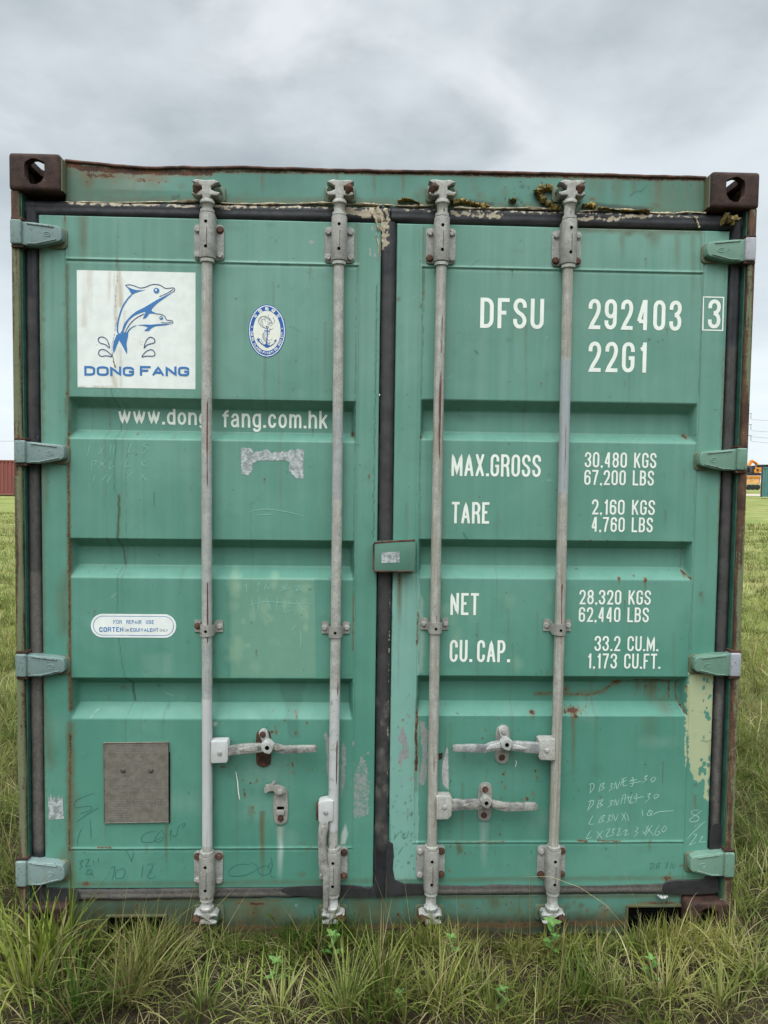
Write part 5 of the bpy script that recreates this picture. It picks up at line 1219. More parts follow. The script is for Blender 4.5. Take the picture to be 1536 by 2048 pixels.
# white square with the leaping dolphins
def logo():
    pa, pb = at(154, 541, DL), at(391, 778, DL); x0, x1 = at(154.5, 660, DL).x, at(391, 660, DL).x
    z1, z0 = at(270, 542.5, DL).z, at(270, 776.5, DL).z
    g = Grid(np.linspace(x0, x1, 110), np.linspace(z0, z1, 110), DL)
    g.Y = np.array([[surface(gl, x, z) - .0005 for x in g.xs] for z in g.zs])
    L = lambda *p: [(140 + x / 5.907, 530 + y / 5.907) for x, y in p]
    for o in (('line', 'rust', L((568, 62), (560, 160), (548, 240), (540, 330), (538, 470), (540, 600), (548, 680), (535, 760), (520, 850), (500, 940), (495, 1030)), 1.7, .60, .0012), ('line', 'rust', L((498, 1030), (510, 1100), (522, 1170), (540, 1215)), 2.6, .68, .0012), ('line', 'rust', L((520, 1200), (490, 1260), (472, 1340), (468, 1440)), 1.3, .5, .0012),
              ('line', 'dirt', L((562, 62), (590, 300), (600, 470)), 7, .75), ('line', 'dirt', L((540, 60), (540, 500), (545, 700)), 4, .9), ('line', 'dirt', L((220, 70), (205, 400), (190, 700)), 9, .55), ('streak', 'dirt', 140 + 460 / 5.907, 543, 610, 6, .6), ('streak', 'dirt', 140 + 650 / 5.907, 620, 690, 4, .6), ('line', 'dirt', L((470, 1240), (560, 1450)), 6, .6), ('line', 'dirt', L((580, 1000), (585, 1420)), 6, .55), ('line', 'dirt', L((105, 1440), (500, 1436)), 2.5, .8),
              ('line', 'rust', L((770, 875), (800, 890), (858, 915)), .9, .75, .0005), ('spot', 'dirt', 140 + 770 / 5.9, 530 + 880 / 5.9, 5, 4, 1.0), ('line', 'dirt', L((760, 905), (860, 945)), 1, .8, .0005), ('specks', 'rust', (160, 550, 385, 770), 10, 1, .7, 3)):
        getattr(g, o[0])(*o[1:])
    A = Art(DL); mats = [M['white_film'], M['blue_ink'], M['navy']]
    Pn = lambda pts: pxz(pts, DL, 140, 530, 5.907)
    S = lambda pts, n=5, c=False: Pn(smooth(pts, n, c))
    px = 1 / 5.907 / 604.0
    # big dolphin
    A.poly(S([(1238, 300), (1200, 335), (1120, 392), (1040, 450), (985, 502), (965, 540), (1010, 566), (1016, 577), (960, 576), (935, 580), (905, 622), (862, 636), (888, 574), (880, 556), (780, 592), (700, 655), (655, 735), (632, 798), (612, 800), (640, 700), (700, 622), (780, 552), (880, 500), (980, 440), (1060, 395), (1170, 340)], 3, True), 1, .0006)
    A.poly(S([(655, 243), (690, 262), (760, 290), (840, 298), (893, 292), (850, 308), (790, 326), (735, 350), (722, 335), (695, 290)], 3, True), 1, .0006)
    A.ribbon(S([(740, 342), (680, 405), (622, 500), (584, 610), (563, 715), (564, 785), (578, 816), (596, 812), (612, 785)]), [17 * px * f for f in np.interp(range(41), [0, 3, 20, 32, 40], [.5, 1, 1.05, .8, .4])], 1, False, .0007)
    A.ribbon(S([(655, 243), (700, 233), (760, 246), (820, 270), (880, 266), (950, 238), (1010, 229), (1070, 241), (1125, 274), (1180, 273), (1222, 270), (1238, 290), (1222, 322)]), 9 * px, 2, False, .0009)
    A.ribbon(S([(1058, 373), (1130, 343), (1180, 315), (1220, 286)]), 8 * px, 2, False, .0009)
    A.ellipse(Pn([(1022, 303)])[0], 34 * px, 32 * px, 1, .0007); A.ellipse(Pn([(1017, 297)])[0], 11 * px, 12 * px, 0, .0012)
    # small dolphin
    A.poly(S([(1216, 690), (1160, 696), (1040, 697), (960, 704), (860, 704), (790, 716), (720, 755), (688, 800), (672, 798), (705, 752), (770, 716), (860, 718), (905, 730), (916, 745), (878, 776), (930, 778), (965, 748), (1020, 722), (1130, 712)], 3, True), 1, .0006)
    A.ribbon(S([(655, 797), (682, 740), (730, 675), (800, 618), (880, 578)]), 9 * px, 2, False, .0009)
    A.ribbon(S([(1010, 576), (1075, 583), (1120, 608), (1146, 650), (1200, 656), (1218, 676), (1204, 692)]), 8 * px, 2, False, .0009)
    A.ribbon(S([(1080, 678), (1140, 685), (1200, 674)]), 7 * px, 2, False, .0009)
    A.ellipse(Pn([(1078, 627)])[0], 21 * px, 21 * px, 1, .0007); A.ellipse(Pn([(1075, 623)])[0], 7 * px, 8 * px, 0, .0012)
    A.poly(Pn([(556, 818), (575, 826), (592, 826), (620, 800), (650, 796), (690, 800), (688, 840), (678, 880), (668, 930), (676, 990), (675, 1058), (650, 1010), (583, 885), (555, 950), (517, 1052), (507, 985), (518, 905)]), 1, .0006)
    for d in ([(466, 978), (420, 940), (365, 925), (335, 895), (345, 860), (385, 850), (430, 875), (455, 920)], [(495, 1083), (430, 1072), (370, 1078), (340, 1050), (350, 1010), (385, 997), (430, 1012), (470, 1045)], [(878, 980), (890, 920), (920, 870), (960, 852), (1000, 880), (998, 915), (960, 930), (910, 945)], [(852, 1086), (880, 1040), (920, 1010), (965, 1000), (1000, 1030), (1000, 1065), (970, 1078), (910, 1075)]):
        A.ribbon(S(d, 4, True), 10 * px, 2, True, .0008)
    o = g.build('logo_sticker', M['white_film'], DOOR_L)
    A.build('dolphin_emblem', mats, DOOR_L)
    T = Art(DL); k = lambda x, y: (140 + x / 5.907, 530 + y / 5.907)
    for s, xa, xb in (('DONG', 170, 757), ('FANG', 826, 1410)):
        (ax, ay), (bx, by) = k(xa, 1197), k(xb, 1311)
        text_px(T, s, ax, bx, ay, by, 26 * px, gap=.13, lift=.0008, widths={'F': .92, 'O': 1.0, 'N': .93, 'D': .92, 'G': .95, 'A': 1.0})
    T.build('lettering', M['blue_ink'], DOOR_L)
logo()

# oval society emblem
def oval():
    K = 13.964; c = at(480 + 755 / K, 600 + 866 / K, DL); u = 1 / K / 604.0
    rx, rz = 518 * u, 724 * u
    E = lambda s, t: (c.x + s[0] * math.cos(t), c.z + s[1] * math.sin(t))
    A = Art(DL); mats = [M['deep_blue'], M['white_film'], M['cream'], M['navy']]
    A.ellipse((c.x, c.z), rx, rz, 0, .0004, 64); A.ellipse((c.x, c.z), 496 * u, 702 * u, 1, .0006, 64); A.ellipse((c.x, c.z), 472 * u, 676 * u, 0, .0008, 64); A.ellipse((c.x, c.z), 380 * u, 552 * u, 2, .0010, 64)
    mid = (424 * u, 612 * u)
    def along(s, t0, t1, h, wch, th, top):
        n = len(s)
        # even steps of arc length
        ts = np.linspace(t0, t1, 400); pts = np.array([E(mid, t) for t in ts]); ln = np.concatenate([[0], np.cumsum(np.hypot(*np.diff(pts, axis=0).T))])
        for i, ch in enumerate(s):
            if ch == ' ': continue
            t = float(np.interp(ln[-1] * (i + .5) / n, ln, ts)); p = Vector(E(mid, t)); q = Vector(E(mid, t + (.02 if t1 > t0 else -.02)))
            d = (q - p).normalized(); up = Vector((-d.y, d.x))
            fr = lambda a, b: ((p + d * (a - wch / 2) + up * (b - h / 2)).x, (p + d * (a - wch / 2) + up * (b - h / 2)).y)
            if ch in HAN:
                for st in HAN[ch]: A.ribbon([fr(x * wch, y * h) for x, y in st], th * .7, 1, False, .0012)
            else: glyph(A, ch, 0, 0, wch * (.4 if ch == 'I' else 1), h, th, 1, .0012, fr)
    HAN = {'中': [[(.1, .35), (.1, .75), (.9, .75), (.9, .35), (.1, .35)], [(.5, 1), (.5, 0)]], '国': [[(.05, 0), (.05, 1), (.95, 1), (.95, 0), (.05, 0)], [(.25, .75), (.75, .75)], [(.25, .5), (.75, .5)], [(.25, .22), (.75, .22)], [(.5, .75), (.5, .22)]],
           '船': [[(.1, 0), (.12, .8), (.42, .8), (.42, 0)], [(0, .45), (.5, .45)], [(.25, 1), (.25, .8)], [(.6, .95), (.6, .6), (.5, .5)], [(.85, .95), (.85, .6), (1, .55)], [(.6, 0), (.6, .4), (.95, .4), (.95, 0), (.6, 0)]],
           '级': [[(.2, 1), (.05, .7), (.3, .7), (.05, .4), (.35, .45)], [(0, .1), (.35, .2)], [(.45, .9), (.9, .9), (.8, .55), (.95, .55), (.6, 0)], [(.6, .9), (.5, .3), (.4, 0)], [(.6, .5), (1, 0)]],
           '社': [[(.2, 1), (.28, .85)], [(.05, .75), (.4, .75), (.05, .35)], [(.25, .55), (.25, 0)], [(.5, .6), (1, .6)], [(.75, 1), (.75, .05)], [(.45, .05), (1, .05)]]}
    along('中国船级社', math.radians(149), math.radians(33), 88 * u, 92 * u, 24 * u, True)
    along('CHINA CLASSIFICATION SOCIETY', math.radians(181), math.radians(358), 66 * u, 50 * u, 14 * u, False)
    for t in (171, 7):
        p = E(mid, math.radians(t)); A.poly([(p[0] + (26 if i % 2 == 0 else 11) * u * math.sin(math.pi * i / 5), p[1] + (26 if i % 2 == 0 else 11) * u * math.cos(math.pi * i / 5)) for i in range(10)], 1, .0012)
    Q = lambda *pts: pxz(pts, DL, 480, 600, K)
    S = lambda *pts: pxz(smooth(list(pts), 5), DL, 480, 600, K)
    # anchor
    A.ribbon(S((764, 728), (790, 745), (790, 775), (764, 790), (738, 775), (738, 745), (764, 728)), 20 * u, 3, False, .0013)
    A.ribbon(Q((764, 788), (758, 1070), (745, 1250)), 28 * u, 0, False, .0013); A.ribbon(Q((680, 858), (764, 872), (835, 868)), 24 * u, 0, False, .0014)
    A.poly(Q((735, 1180), (790, 1270), (860, 1270), (940, 1215), (990, 1140), (930, 1160), (1020, 1095), (1015, 1200), (995, 1165), (940, 1240), (860, 1300), (745, 1340), (650, 1270), (590, 1230), (515, 1150), (505, 1195), (490, 1120), (462, 1092), (500, 1085), (505, 1050), (555, 1120), (535, 1130), (600, 1200), (640, 1245), (710, 1240)), 0, .0013)
    # dragon in thin lines coiled round it
    for p in (((905, 640), (850, 560), (780, 500), (700, 470), (600, 470), (530, 530), (520, 620), (570, 700), (650, 770), (740, 800)), ((720, 560), (640, 540), (600, 580), (620, 650), (690, 720), (740, 750)), ((580, 500), (555, 580), (600, 690), (700, 780)), ((620, 470), (610, 540), (640, 640)), ((700, 470), (690, 540), (720, 620)),
              ((725, 430), (730, 500), (800, 560), (880, 580)), ((795, 415), (790, 480), (860, 550)), ((940, 470), (935, 530), (970, 590), (940, 650), (900, 660)), ((760, 600), (820, 660), (880, 650), (900, 690), (860, 730), (830, 690), (770, 680)), ((820, 630), (890, 620)), ((820, 800), (870, 830), (910, 790)), ((820, 840), (890, 830)), ((830, 880), (800, 960), (770, 980)),
              ((690, 900), (640, 960), (640, 1060), (690, 1140), (760, 1190), (820, 1210), (850, 1170)), ((720, 910), (690, 980), (700, 1050), (760, 1110), (840, 1140)), ((660, 940), (665, 1060), (730, 1140)), ((540, 1080), (600, 1130), (640, 1200), (640, 1240)), ((870, 1130), (885, 1090), (910, 1085)), ((780, 1190), (820, 1250), (790, 1260))):
        A.ribbon(S(*p), 11 * u, 3, False, .0012)
    A.build('oval_emblem_sticker', mats, DOOR_L)
oval()

# capsule label
def capsule():
    YL = DL; A = Art(YL); mats = [M['white_film'], M['navy'], M['blue_ink']]
    def cap(x0, x1, y0, y1):
        a, b = at(x0, (y0 + y1) / 2, YL), at(x1, (y0 + y1) / 2, YL); z1, z0 = at((x0 + x1) / 2, y0, YL).z, at((x0 + x1) / 2, y1, YL).z
        return rrect(a.x, b.x, z0, z1, (z1 - z0) / 2 * .99, 10)
    A.poly(cap(182, 352.5, 1228, 1275), 0, .0004); A.ribbon(cap(187, 347.5, 1232.5, 1270.5), .0019, 2, True, .0007)
    for s, x0, x1, yt, yb, t, g, mi, ws in (('FOR', 227, 244, 1240, 1247.5, .0018, .28, 2, {}), ('REPAIR', 253, 283, 1240, 1247.5, .0018, .28, 2, {}), ('USE', 292, 308, 1240, 1247.5, .0018, .28, 2, {}), ('CORTEN', 199, 247, 1254, 1263.5, .0030, .22, 2, {}), ('OR', 250, 258.5, 1258, 1263, .0011, .2, 1, {}), ('EQUIVALENT', 261, 317, 1256, 1263, .0020, .22, 2, {}), ('ONLY', 320, 336, 1258, 1263, .0011, .2, 1, {})):
        text_px(A, s, x0, x1, yt, yb, t, gap=g, mi=mi, lift=.0008, widths=ws)
    A.build('repair_label', mats, DOOR_L)
capsule()

# data plate with worn, mostly illegible engraving
def plate():
    Yp = D - .007
    m, N = new_mat('dull_data_plate'); P = N.pos()
    n1 = N.noise(P, 40, 6, .65); n2 = N.noise(P, 180, 4, .7); n3 = N.noise(N.scaled(P, (60, 60, 260)), 1.0, 3, .6)
    c = N.mix(N.step(n1, .3, .7), (0.125, 0.112, 0.090), (0.190, 0.172, 0.142)); c = N.mix(N.step(n2, .62, .72), c, (0.06, 0.045, 0.03))
    M['plate'] = finish(m, N, c, .6, .4, .1, N.bump(N.math('ADD', n2, n3), .3, .0008))
    M['rivet'] = plain('dark_rivet', (0.075, 0.065, 0.055), .6, .3, 200)
    M['engraved'] = plain('faint_engraving', (0.225, 0.208, 0.178), .6, .2, 250)
    bm = bmesh.new(); pts = pxz([(207.5, 1486), (337, 1484.5), (337.5, 1644), (209, 1646)], Yp); bm_prism(bm, pts, Yp, D + .003, .0012, 1)
    o = from_bm('data_plate', bm, M['plate'], DOOR_L)
    bm = bmesh.new(); bm_tube(bm, [(p[0], Yp, p[1]) for p in pts + pts[:1]], .0022, 6); from_bm('plate_rim', bm, M['plate'], DOOR_L)
    bm = bmesh.new(); q = pxz([(338.5, 1505), (338.5, 1646)], Yp); bm_tube(bm, [(q[0][0], Yp + .001, q[0][1]), (q[1][0], Yp + .001, q[1][1])], .0022, 6); from_bm('sealant_line', bm, M['hole'], DOOR_L)
    for x in (246.5, 302):
        bm = bmesh.new(); c = at(x, 1541, Yp); bm_lathe(bm, [(.0095, Yp - .0004), (.0075, Yp - .0022), (.0045, Yp - .003), (.0040, Yp - .0055), (.0002, Yp - .006)], (c.x, 0, c.z), 'Y', 14); from_bm('rivet', bm, M['rivet'], DOOR_L)
    A = Art(Yp); rg = random.Random(4)
    text_px(A, 'CSC SAFETY APPROVAL', 242, 308, 1579, 1583, .0011, gap=.3)
    def rows(x0, x1, y0, y1, dy):
        y = y0
        while y < y1:
            x = x0
            while x < x1 - 3:
                w = rg.uniform(3, 11); A.ribbon(pxz([(x, y), (min(x + w, x1), y)], Yp), .0016, 0); x += w + rg.uniform(1.5, 3)
            y += dy
    rows(230, 315, 1495, 1506, 5); rows(262, 290, 1528, 1534, 4); rows(215, 262, 1556, 1572, 4); rows(278, 330, 1556, 1572, 4); rows(216, 262, 1596, 1638, 4.6); rows(270, 302, 1596, 1612, 4.6); rows(312, 332, 1596, 1618, 5)
    for p in (((276, 1552), (276, 1575)), ((265, 1590), (265, 1640)), ((307, 1587), (307, 1640)), ((265, 1596), (332, 1596)), ((215, 1576), (332, 1576))): A.ribbon(pxz(p, Yp), .0008, 0)
    A.build('plate_engraving', M['engraved'], DOOR_L)
plate()

def torn(name, pts, mat, parent, jag=1.2, seed=1):
    g = random.Random(seed); q = []
    for (x0, y0), (x1, y1) in zip(pts, pts[1:] + pts[:1]):
        L = math.hypot(x1 - x0, y1 - y0); n = max(1, int(L / 3))
        for i in range(n):
            t = i / n; q.append((x0 + (x1 - x0) * t + (g.uniform(-jag, jag) if i else 0), y0 + (y1 - y0) * t + (g.uniform(-jag, jag) if i else 0)))
    A = Art(DL); A.poly(pxz(q, DL), 0); return A.build(name, mat, parent)
torn('torn_sticker', [(481, 895), (503, 897), (506, 905), (514, 902), (524, 903), (531, 898), (539, 902), (545, 908), (552, 903), (560, 905), (568, 901), (576, 904), (583, 899), (590, 902), (594, 898), (607, 900), (607, 956), (594, 957), (586, 950), (578, 942), (577, 934), (580, 924), (572, 921), (518, 921), (506, 927), (505, 940), (498, 950), (484, 948)], M['silver'], DOOR_L)
torn('torn_sticker', [(96, 1590), (99, 1600), (102, 1588), (105, 1600), (109, 1590), (112, 1601), (117, 1589), (121, 1598), (126, 1590), (126, 1616), (128, 1637), (98, 1640)], M['silver'], DOOR_L, .4, 3)
torn('paper_scrap', [(894, 1492), (896, 1500), (897.5, 1580), (892, 1576), (885, 1568), (883.5, 1545), (886, 1520), (890, 1508)], M['white_metal'], DOOR_R, .5, 5)
torn('silver_scrap', [(877, 1507), (886, 1505), (884, 1517), (877, 1520)], M['rust'], DOOR_R, .4, 6)
torn('paint_blob', [(56, 868), (62, 864), (72, 866), (77, 872), (76, 880), (60, 880), (55, 876)], M['hinge_teal'], DOOR_L, .4, 8).location.y -= .012

# chalk, pencil and scratched writing
def scrawl(parent, mat, w, rows, name='chalk_writing', Y=DL):
    def near(a, b):
        return min(math.hypot(p[0] - q[0], p[1] - q[1]) for p in a for q in b) < 9
    marks = []
    for strokes in rows:       # strokes that touch or nearly touch make one mark
        cl = []
        for st in strokes:
            hit = [c for c in cl if any(near(st, o) for o in c)]
            cl = [c for c in cl if c not in hit] + [sum(hit, []) + [st]]
        marks += cl
    for strokes in marks:
        A = Art(Y)
        for st in strokes:
            A.ribbon(pxz(smooth(st, 4) if len(st) > 2 else st, Y), w, 0, False, .0006, None, len(st) > 1)
        A.build(name, M[mat], parent)
c4 = lambda *p: [(1060 + x / 3.227, 1340 + y / 3.227) for x, y in p]
scrawl(DOOR_R, 'chalk', .0026, [
    [c4((392, 735), (385, 795)), c4((378, 738), (405, 730), (412, 755), (385, 795)), c4((455, 735), (442, 782)), c4((448, 738), (478, 728), (462, 752), (480, 758), (442, 782)), c4((515, 735), (535, 732), (520, 750), (528, 762), (505, 782)), c4((540, 768), (552, 725), (560, 765), (580, 715)), c4((585, 705), (625, 692)), c4((600, 700), (582, 748)), c4((590, 720), (625, 712)), c4((605, 700), (600, 745), (630, 740)), c4((655, 690), (665, 700), (645, 715)), c4((640, 718), (690, 705)), c4((668, 705), (660, 745), (648, 748)), c4((640, 732), (720, 718)), c4((735, 690), (755, 680), (740, 700), (752, 705), (725, 725)), c4((800, 690), (780, 705), (788, 722), (812, 700), (800, 690))],
    [c4((392, 845), (370, 905)), c4((372, 850), (405, 840), (405, 865), (370, 905)), c4((445, 845), (430, 890)), c4((438, 845), (468, 835), (450, 862), (468, 868), (430, 890)), c4((510, 845), (535, 840), (518, 858), (525, 868), (498, 885)), c4((540, 875), (550, 835), (560, 870), (575, 830)), c4((598, 805), (585, 865)), c4((598, 808), (615, 805), (608, 862)), c4((590, 830), (612, 826)), c4((630, 805), (640, 860)), c4((622, 825), (655, 818)), c4((660, 800), (645, 855), (670, 850)), c4((680, 795), (690, 805), (668, 822)), c4((665, 830), (735, 815)), c4((690, 815), (680, 855)), c4((755, 800), (778, 795), (760, 815), (770, 825), (742, 855)), c4((815, 800), (800, 815), (808, 830), (830, 810), (815, 800))],
    [c4((405, 938), (380, 990), (412, 992)), c4((460, 940), (440, 985)), c4((455, 945), (480, 935), (462, 962), (475, 972), (440, 985)), c4((500, 940), (520, 935), (505, 955), (512, 965), (490, 985)), c4((525, 975), (535, 930), (550, 970), (568, 925)), c4((590, 920), (620, 970)), c4((618, 915), (588, 975)), c4((625, 925), (638, 975)), c4((722, 900), (728, 945)), c4((775, 905), (755, 930), (770, 940), (790, 915), (765, 905), (790, 942)), c4((795, 935), (830, 915), (930, 908))],
    [c4((395, 1030), (362, 1085), (400, 1075)), c4((430, 1040), (465, 1085)), c4((470, 1035), (425, 1085)), c4((490, 1030), (515, 1022), (500, 1050), (490, 1075), (520, 1065)), c4((525, 1030), (545, 1020), (530, 1042), (540, 1050), (520, 1072)), c4((560, 1025), (580, 1018), (570, 1045), (560, 1068), (590, 1055)), c4((600, 1040), (625, 1030), (610, 1065), (640, 1055)), c4((680, 1010), (698, 1020), (680, 1040), (695, 1050), (670, 1075)), c4((728, 1040), (740, 1055), (765, 1000)), c4((745, 1005), (800, 1070)), c4((790, 1000), (740, 1072)), c4((835, 1000), (805, 1050), (820, 1068), (838, 1045), (810, 1045)), c4((870, 1005), (850, 1030), (862, 1045), (882, 1020), (870, 1005))],
    [c4((1090, 905), (1050, 905), (1045, 930), (1085, 945), (1085, 970), (1045, 980), (1030, 965), (1070, 935), (1110, 905)), c4((1130, 975), (1050, 1050), (1015, 1090)), c4((1050, 1065), (1075, 1060), (1055, 1095), (1028, 1128), (1072, 1112)), c4((1100, 1080), (1115, 1072), (1095, 1108), (1138, 1105))]])
scrawl(DOOR_R, 'pencil', .0016, [[c4((785, 1250), (775, 1285)), c4((768, 1250), (800, 1248), (795, 1275), (775, 1285)), c4((820, 1250), (812, 1285)), c4((818, 1250), (842, 1245), (825, 1265), (838, 1272), (812, 1285)), c4((870, 1245), (895, 1245), (878, 1262), (888, 1270), (865, 1285)), c4((905, 1285), (915, 1245), (925, 1280), (942, 1240))]], 'pencil_writing')
c1 = lambda *p: [(x / 3, 1340 + y / 3) for x, y in p]
scrawl(DOOR_L, 'pencil', .0020, [
    [c1((565, 738), (500, 760), (450, 790), (455, 825), (520, 815), (550, 820), (540, 840), (480, 862)), c1((592, 825), (530, 860), (458, 912)), c1((492, 950), (470, 1000), (465, 1055)), c1((543, 895), (548, 1010))],
    [c1((935, 965), (880, 975), (850, 1005), (860, 1030), (910, 1030), (975, 1000)), c1((975, 960), (945, 985), (930, 1020), (955, 1032), (985, 1000), (975, 960)), c1((1018, 990), (1030, 955), (1022, 1025)), c1((1115, 915), (1075, 935), (1060, 985), (1045, 1000), (1040, 985)), c1((1105, 915), (1112, 930), (1090, 945)), c1((1088, 1015), (1084, 1028))],
    [c1((755, 1080), (780, 1120), (790, 1150)), c1((805, 1085), (790, 1150)), c1((860, 1165), (850, 1245)), c1((880, 1175), (905, 1160), (915, 1185), (885, 1235), (910, 1250), (935, 1235)), c1((665, 1190), (690, 1180), (675, 1255)), c1((740, 1190), (700, 1205), (695, 1245), (735, 1245), (752, 1205), (735, 1185)), c1((465, 1150), (500, 1140), (480, 1165), (495, 1175), (470, 1195)), c1((510, 1140), (535, 1135), (515, 1180), (545, 1170)), c1((560, 1140), (565, 1170)), c1((590, 1125), (592, 1155)), c1((520, 1200), (545, 1195), (555, 1220), (520, 1225), (530, 1205), (570, 1245))]], 'pencil_writing')
c2 = lambda *p: [(380 + x / 3.84, 1400 + y / 3.84) for x, y in p]
scrawl(DOOR_L, 'pencil', .0022, [[c2((400, 1245), (395, 1268)), c2((460, 1260), (360, 1265), (300, 1315), (320, 1350), (420, 1345), (500, 1310), (520, 1275), (470, 1245)), c2((590, 1268), (530, 1290), (525, 1325), (570, 1345), (615, 1320), (600, 1270)), c2((620, 1205), (632, 1260), (618, 1340), (640, 1362), (652, 1345)), c2((632, 1235), (590, 1290))]], 'pencil_writing')
scrawl(DOOR_L, 'lettering', .0030, [[c2((352, 548), (366, 630), (372, 700), (382, 762))]], 'paint_scratch')
c0 = lambda *p: [(x / 3, 780 + y / 3) for x, y in p]
scrawl(DOOR_L, 'faint_chalk', .0020, [[c0((540, 325), (525, 400)), c0((590, 390), (630, 335)), c0((600, 340), (612, 385)), c0((660, 380), (668, 325)), c0((690, 330), (680, 385)), c0((780, 350), (795, 310), (770, 375), (805, 368)), c0((890, 310), (860, 330), (890, 350), (850, 385)), c0((555, 425), (550, 480)), c0((555, 425), (580, 425), (565, 450)), c0((590, 470), (640, 420)), c0((600, 430), (632, 465)), c0((670, 425), (655, 470), (690, 455)), c0((770, 410), (750, 460), (790, 455)), c0((880, 420), (850, 440), (885, 460)), c0((570, 510), (560, 550)), c0((610, 545), (640, 505)), c0((640, 560), (670, 510)), c0((760, 530), (800, 490)), c0((830, 545), (870, 500)), c0((840, 500), (880, 540))]], 'scratched_writing')
c5 = lambda *p: [(512 + x / 3, 780 + y / 3) for x, y in p]
scrawl(DOOR_L, 'faint_chalk', .0022, [[c5((-75, 1180), (-60, 1165), (-55, 1210)), c5((0, 1170), (20, 1160), (8, 1210)), c5((60, 1160), (50, 1205)), c5((95, 1165), (70, 1190), (110, 1180)), c5((150, 1175), (170, 1190), (140, 1210)), c5((190, 1160), (175, 1195), (215, 1185)), c5((230, 1180), (260, 1175), (240, 1205), (275, 1195)), c5((-30, 1250), (-10, 1330)), c5((-40, 1290), (60, 1270), (170, 1278), (330, 1285)), c5((20, 1240), (10, 1330)), c5((60, 1250), (90, 1320)), c5((130, 1250), (120, 1330)), c5((180, 1245), (170, 1330), (210, 1320)), c5((240, 1260), (300, 1340)), c5((265, 1440), (270, 1490), (265, 1545)), c5((240, 1410), (215, 1440))], [c5((-40, 730), (60, 715), (180, 730), (290, 755)), c5((10, 750), (100, 745))]], 'scratched_writing')
c6 = lambda *p: [(740 + x / 3.84, 1400 + y / 3.84) for x, y in p]
scrawl(DOOR_R, 'pencil', .0016, [[c6((195, 1020), (185, 1060)), c6((180, 1075), (225, 1010)), c6((235, 1020), (260, 1025), (240, 1055)), c6((275, 1010), (255, 1060), (285, 1050)), c6((300, 1000), (280, 1060)), c6((330, 1010), (310, 1055)), c6((258, 1120), (215, 1185))]], 'pencil_writing')
scrawl(DOOR_R, 'lettering', .0024, [[c6((1120, 462), (1124, 485), (1115, 512))], [c5((500, 1205), (488, 1270)), c5((1005 - 512 + 10, 1340), (500, 1360))]], 'paint_scratch')

# crumbling sealant along the top seal, burnt yellow foam under the header
def crumbs(name, pts, w, seed, mat, Y, parent, lump=.6, thick=.010):
    g = random.Random(seed); pts = smooth(pts, 10); P = pxz(pts, Y); n = len(P); k = 7
    bm = bmesh.new(); rings = []
    for i, (x, z) in enumerate(P):
        a, b = P[max(0, i - 1)], P[min(n - 1, i + 1)]; d = Vector((b[0] - a[0], b[1] - a[1])); d = d.normalized() if d.length > 0 else Vector((1, 0)); nn = Vector((-d.y, d.x))
        f = (.25 + 1.5 * abs(float(fbm(np.array([i * .31 + seed * 9]), np.array([seed * 3.3]), 1.0, seed, 3)[0]) - .15)) if 0 < i < n - 1 else .15
        ring = []
        for j in range(k):
            t = math.tau * j / k; r = f * (1 + lump * g.uniform(-.5, .5))
            q = nn * (math.cos(t) * w * r) ; ring.append(bm.verts.new((x + q.x + g.uniform(-1, 1) * w * .3, Y - math.sin(t) * thick * r, z + q.y)))
        rings.append(ring)
    for a, b in zip(rings, rings[1:]):
        for j in range(k): bm.faces.new((a[j], a[(j + 1) % k], b[(j + 1) % k], b[j]))
    bm.faces.new(rings[0]); bm.faces.new(rings[-1])
    return from_bm(name, bm, mat, parent, True, 60)
for i, p in enumerate(([(128, 404), (240, 406), (330, 404), (405, 402)], [(440, 407), (520, 409), (600, 407), (668, 407)], [(690, 409), (740, 409), (765, 411)], [(765, 410), (830, 413), (868, 411)], [(905, 416), (960, 418), (1040, 417), (1120, 419)], [(1155, 424), (1240, 420), (1300, 426), (1350, 428)], [(1350, 427), (1380, 425), (1412, 428)])):
    crumbs('sealant', p, .0042, i + 3, M['sealant'], .040, HEADER, .7, .008)
for i, p in enumerate(([(752, 414), (762, 432), (766, 455), (768, 490)], [(742, 424), (752, 440), (757, 462)], [(770, 416), (776, 440), (774, 470)], [(1388, 432), (1394, 442), (1399, 456)], [(752, 470), (758, 495), (755, 520)])):
    crumbs('sealant', p, (.009, .004, .006, .003, .003)[i], i + 20, M['sealant'], (.034, .032, .032, .031, .034)[i], HEADER, .9, .0035)
for i, (p, w) in enumerate((([(905, 405), (925, 402), (950, 409), (980, 413)], .0075), ([(1076, 392), (1078, 382), (1090, 376), (1104, 376)], .012), ([(1078, 392), (1090, 404), (1105, 413), (1120, 417)], .011), ([(1165, 412), (1178, 410), (1192, 414)], .009), ([(1195, 416), (1240, 421), (1300, 423)], .0042), ([(1018, 401), (1026, 400), (1033, 402)], .006), ([(795, 403), (815, 399), (840, 409)], .004))):
    crumbs('foam_lump', p, w, i + 40, M['foam'], .036, HEADER, 1.0, .014)
crumbs('foam_lump', [(1448, 436), (1456, 438), (1468, 442), (1470, 444)], .018, 60, M['foam'], .012, HEADER, .6, .02)
crumbs('sealant', [(1419, 1808), (1432, 1806), (1448, 1800), (1452, 1790)], .012, 61, M['sealant'], .02, SILL, .6, .01)
crumbs('sealant', [(1316, 1792), (1326, 1795), (1335, 1792)], .005, 62, M['white_metal'], .03, SILL, .5, .008)

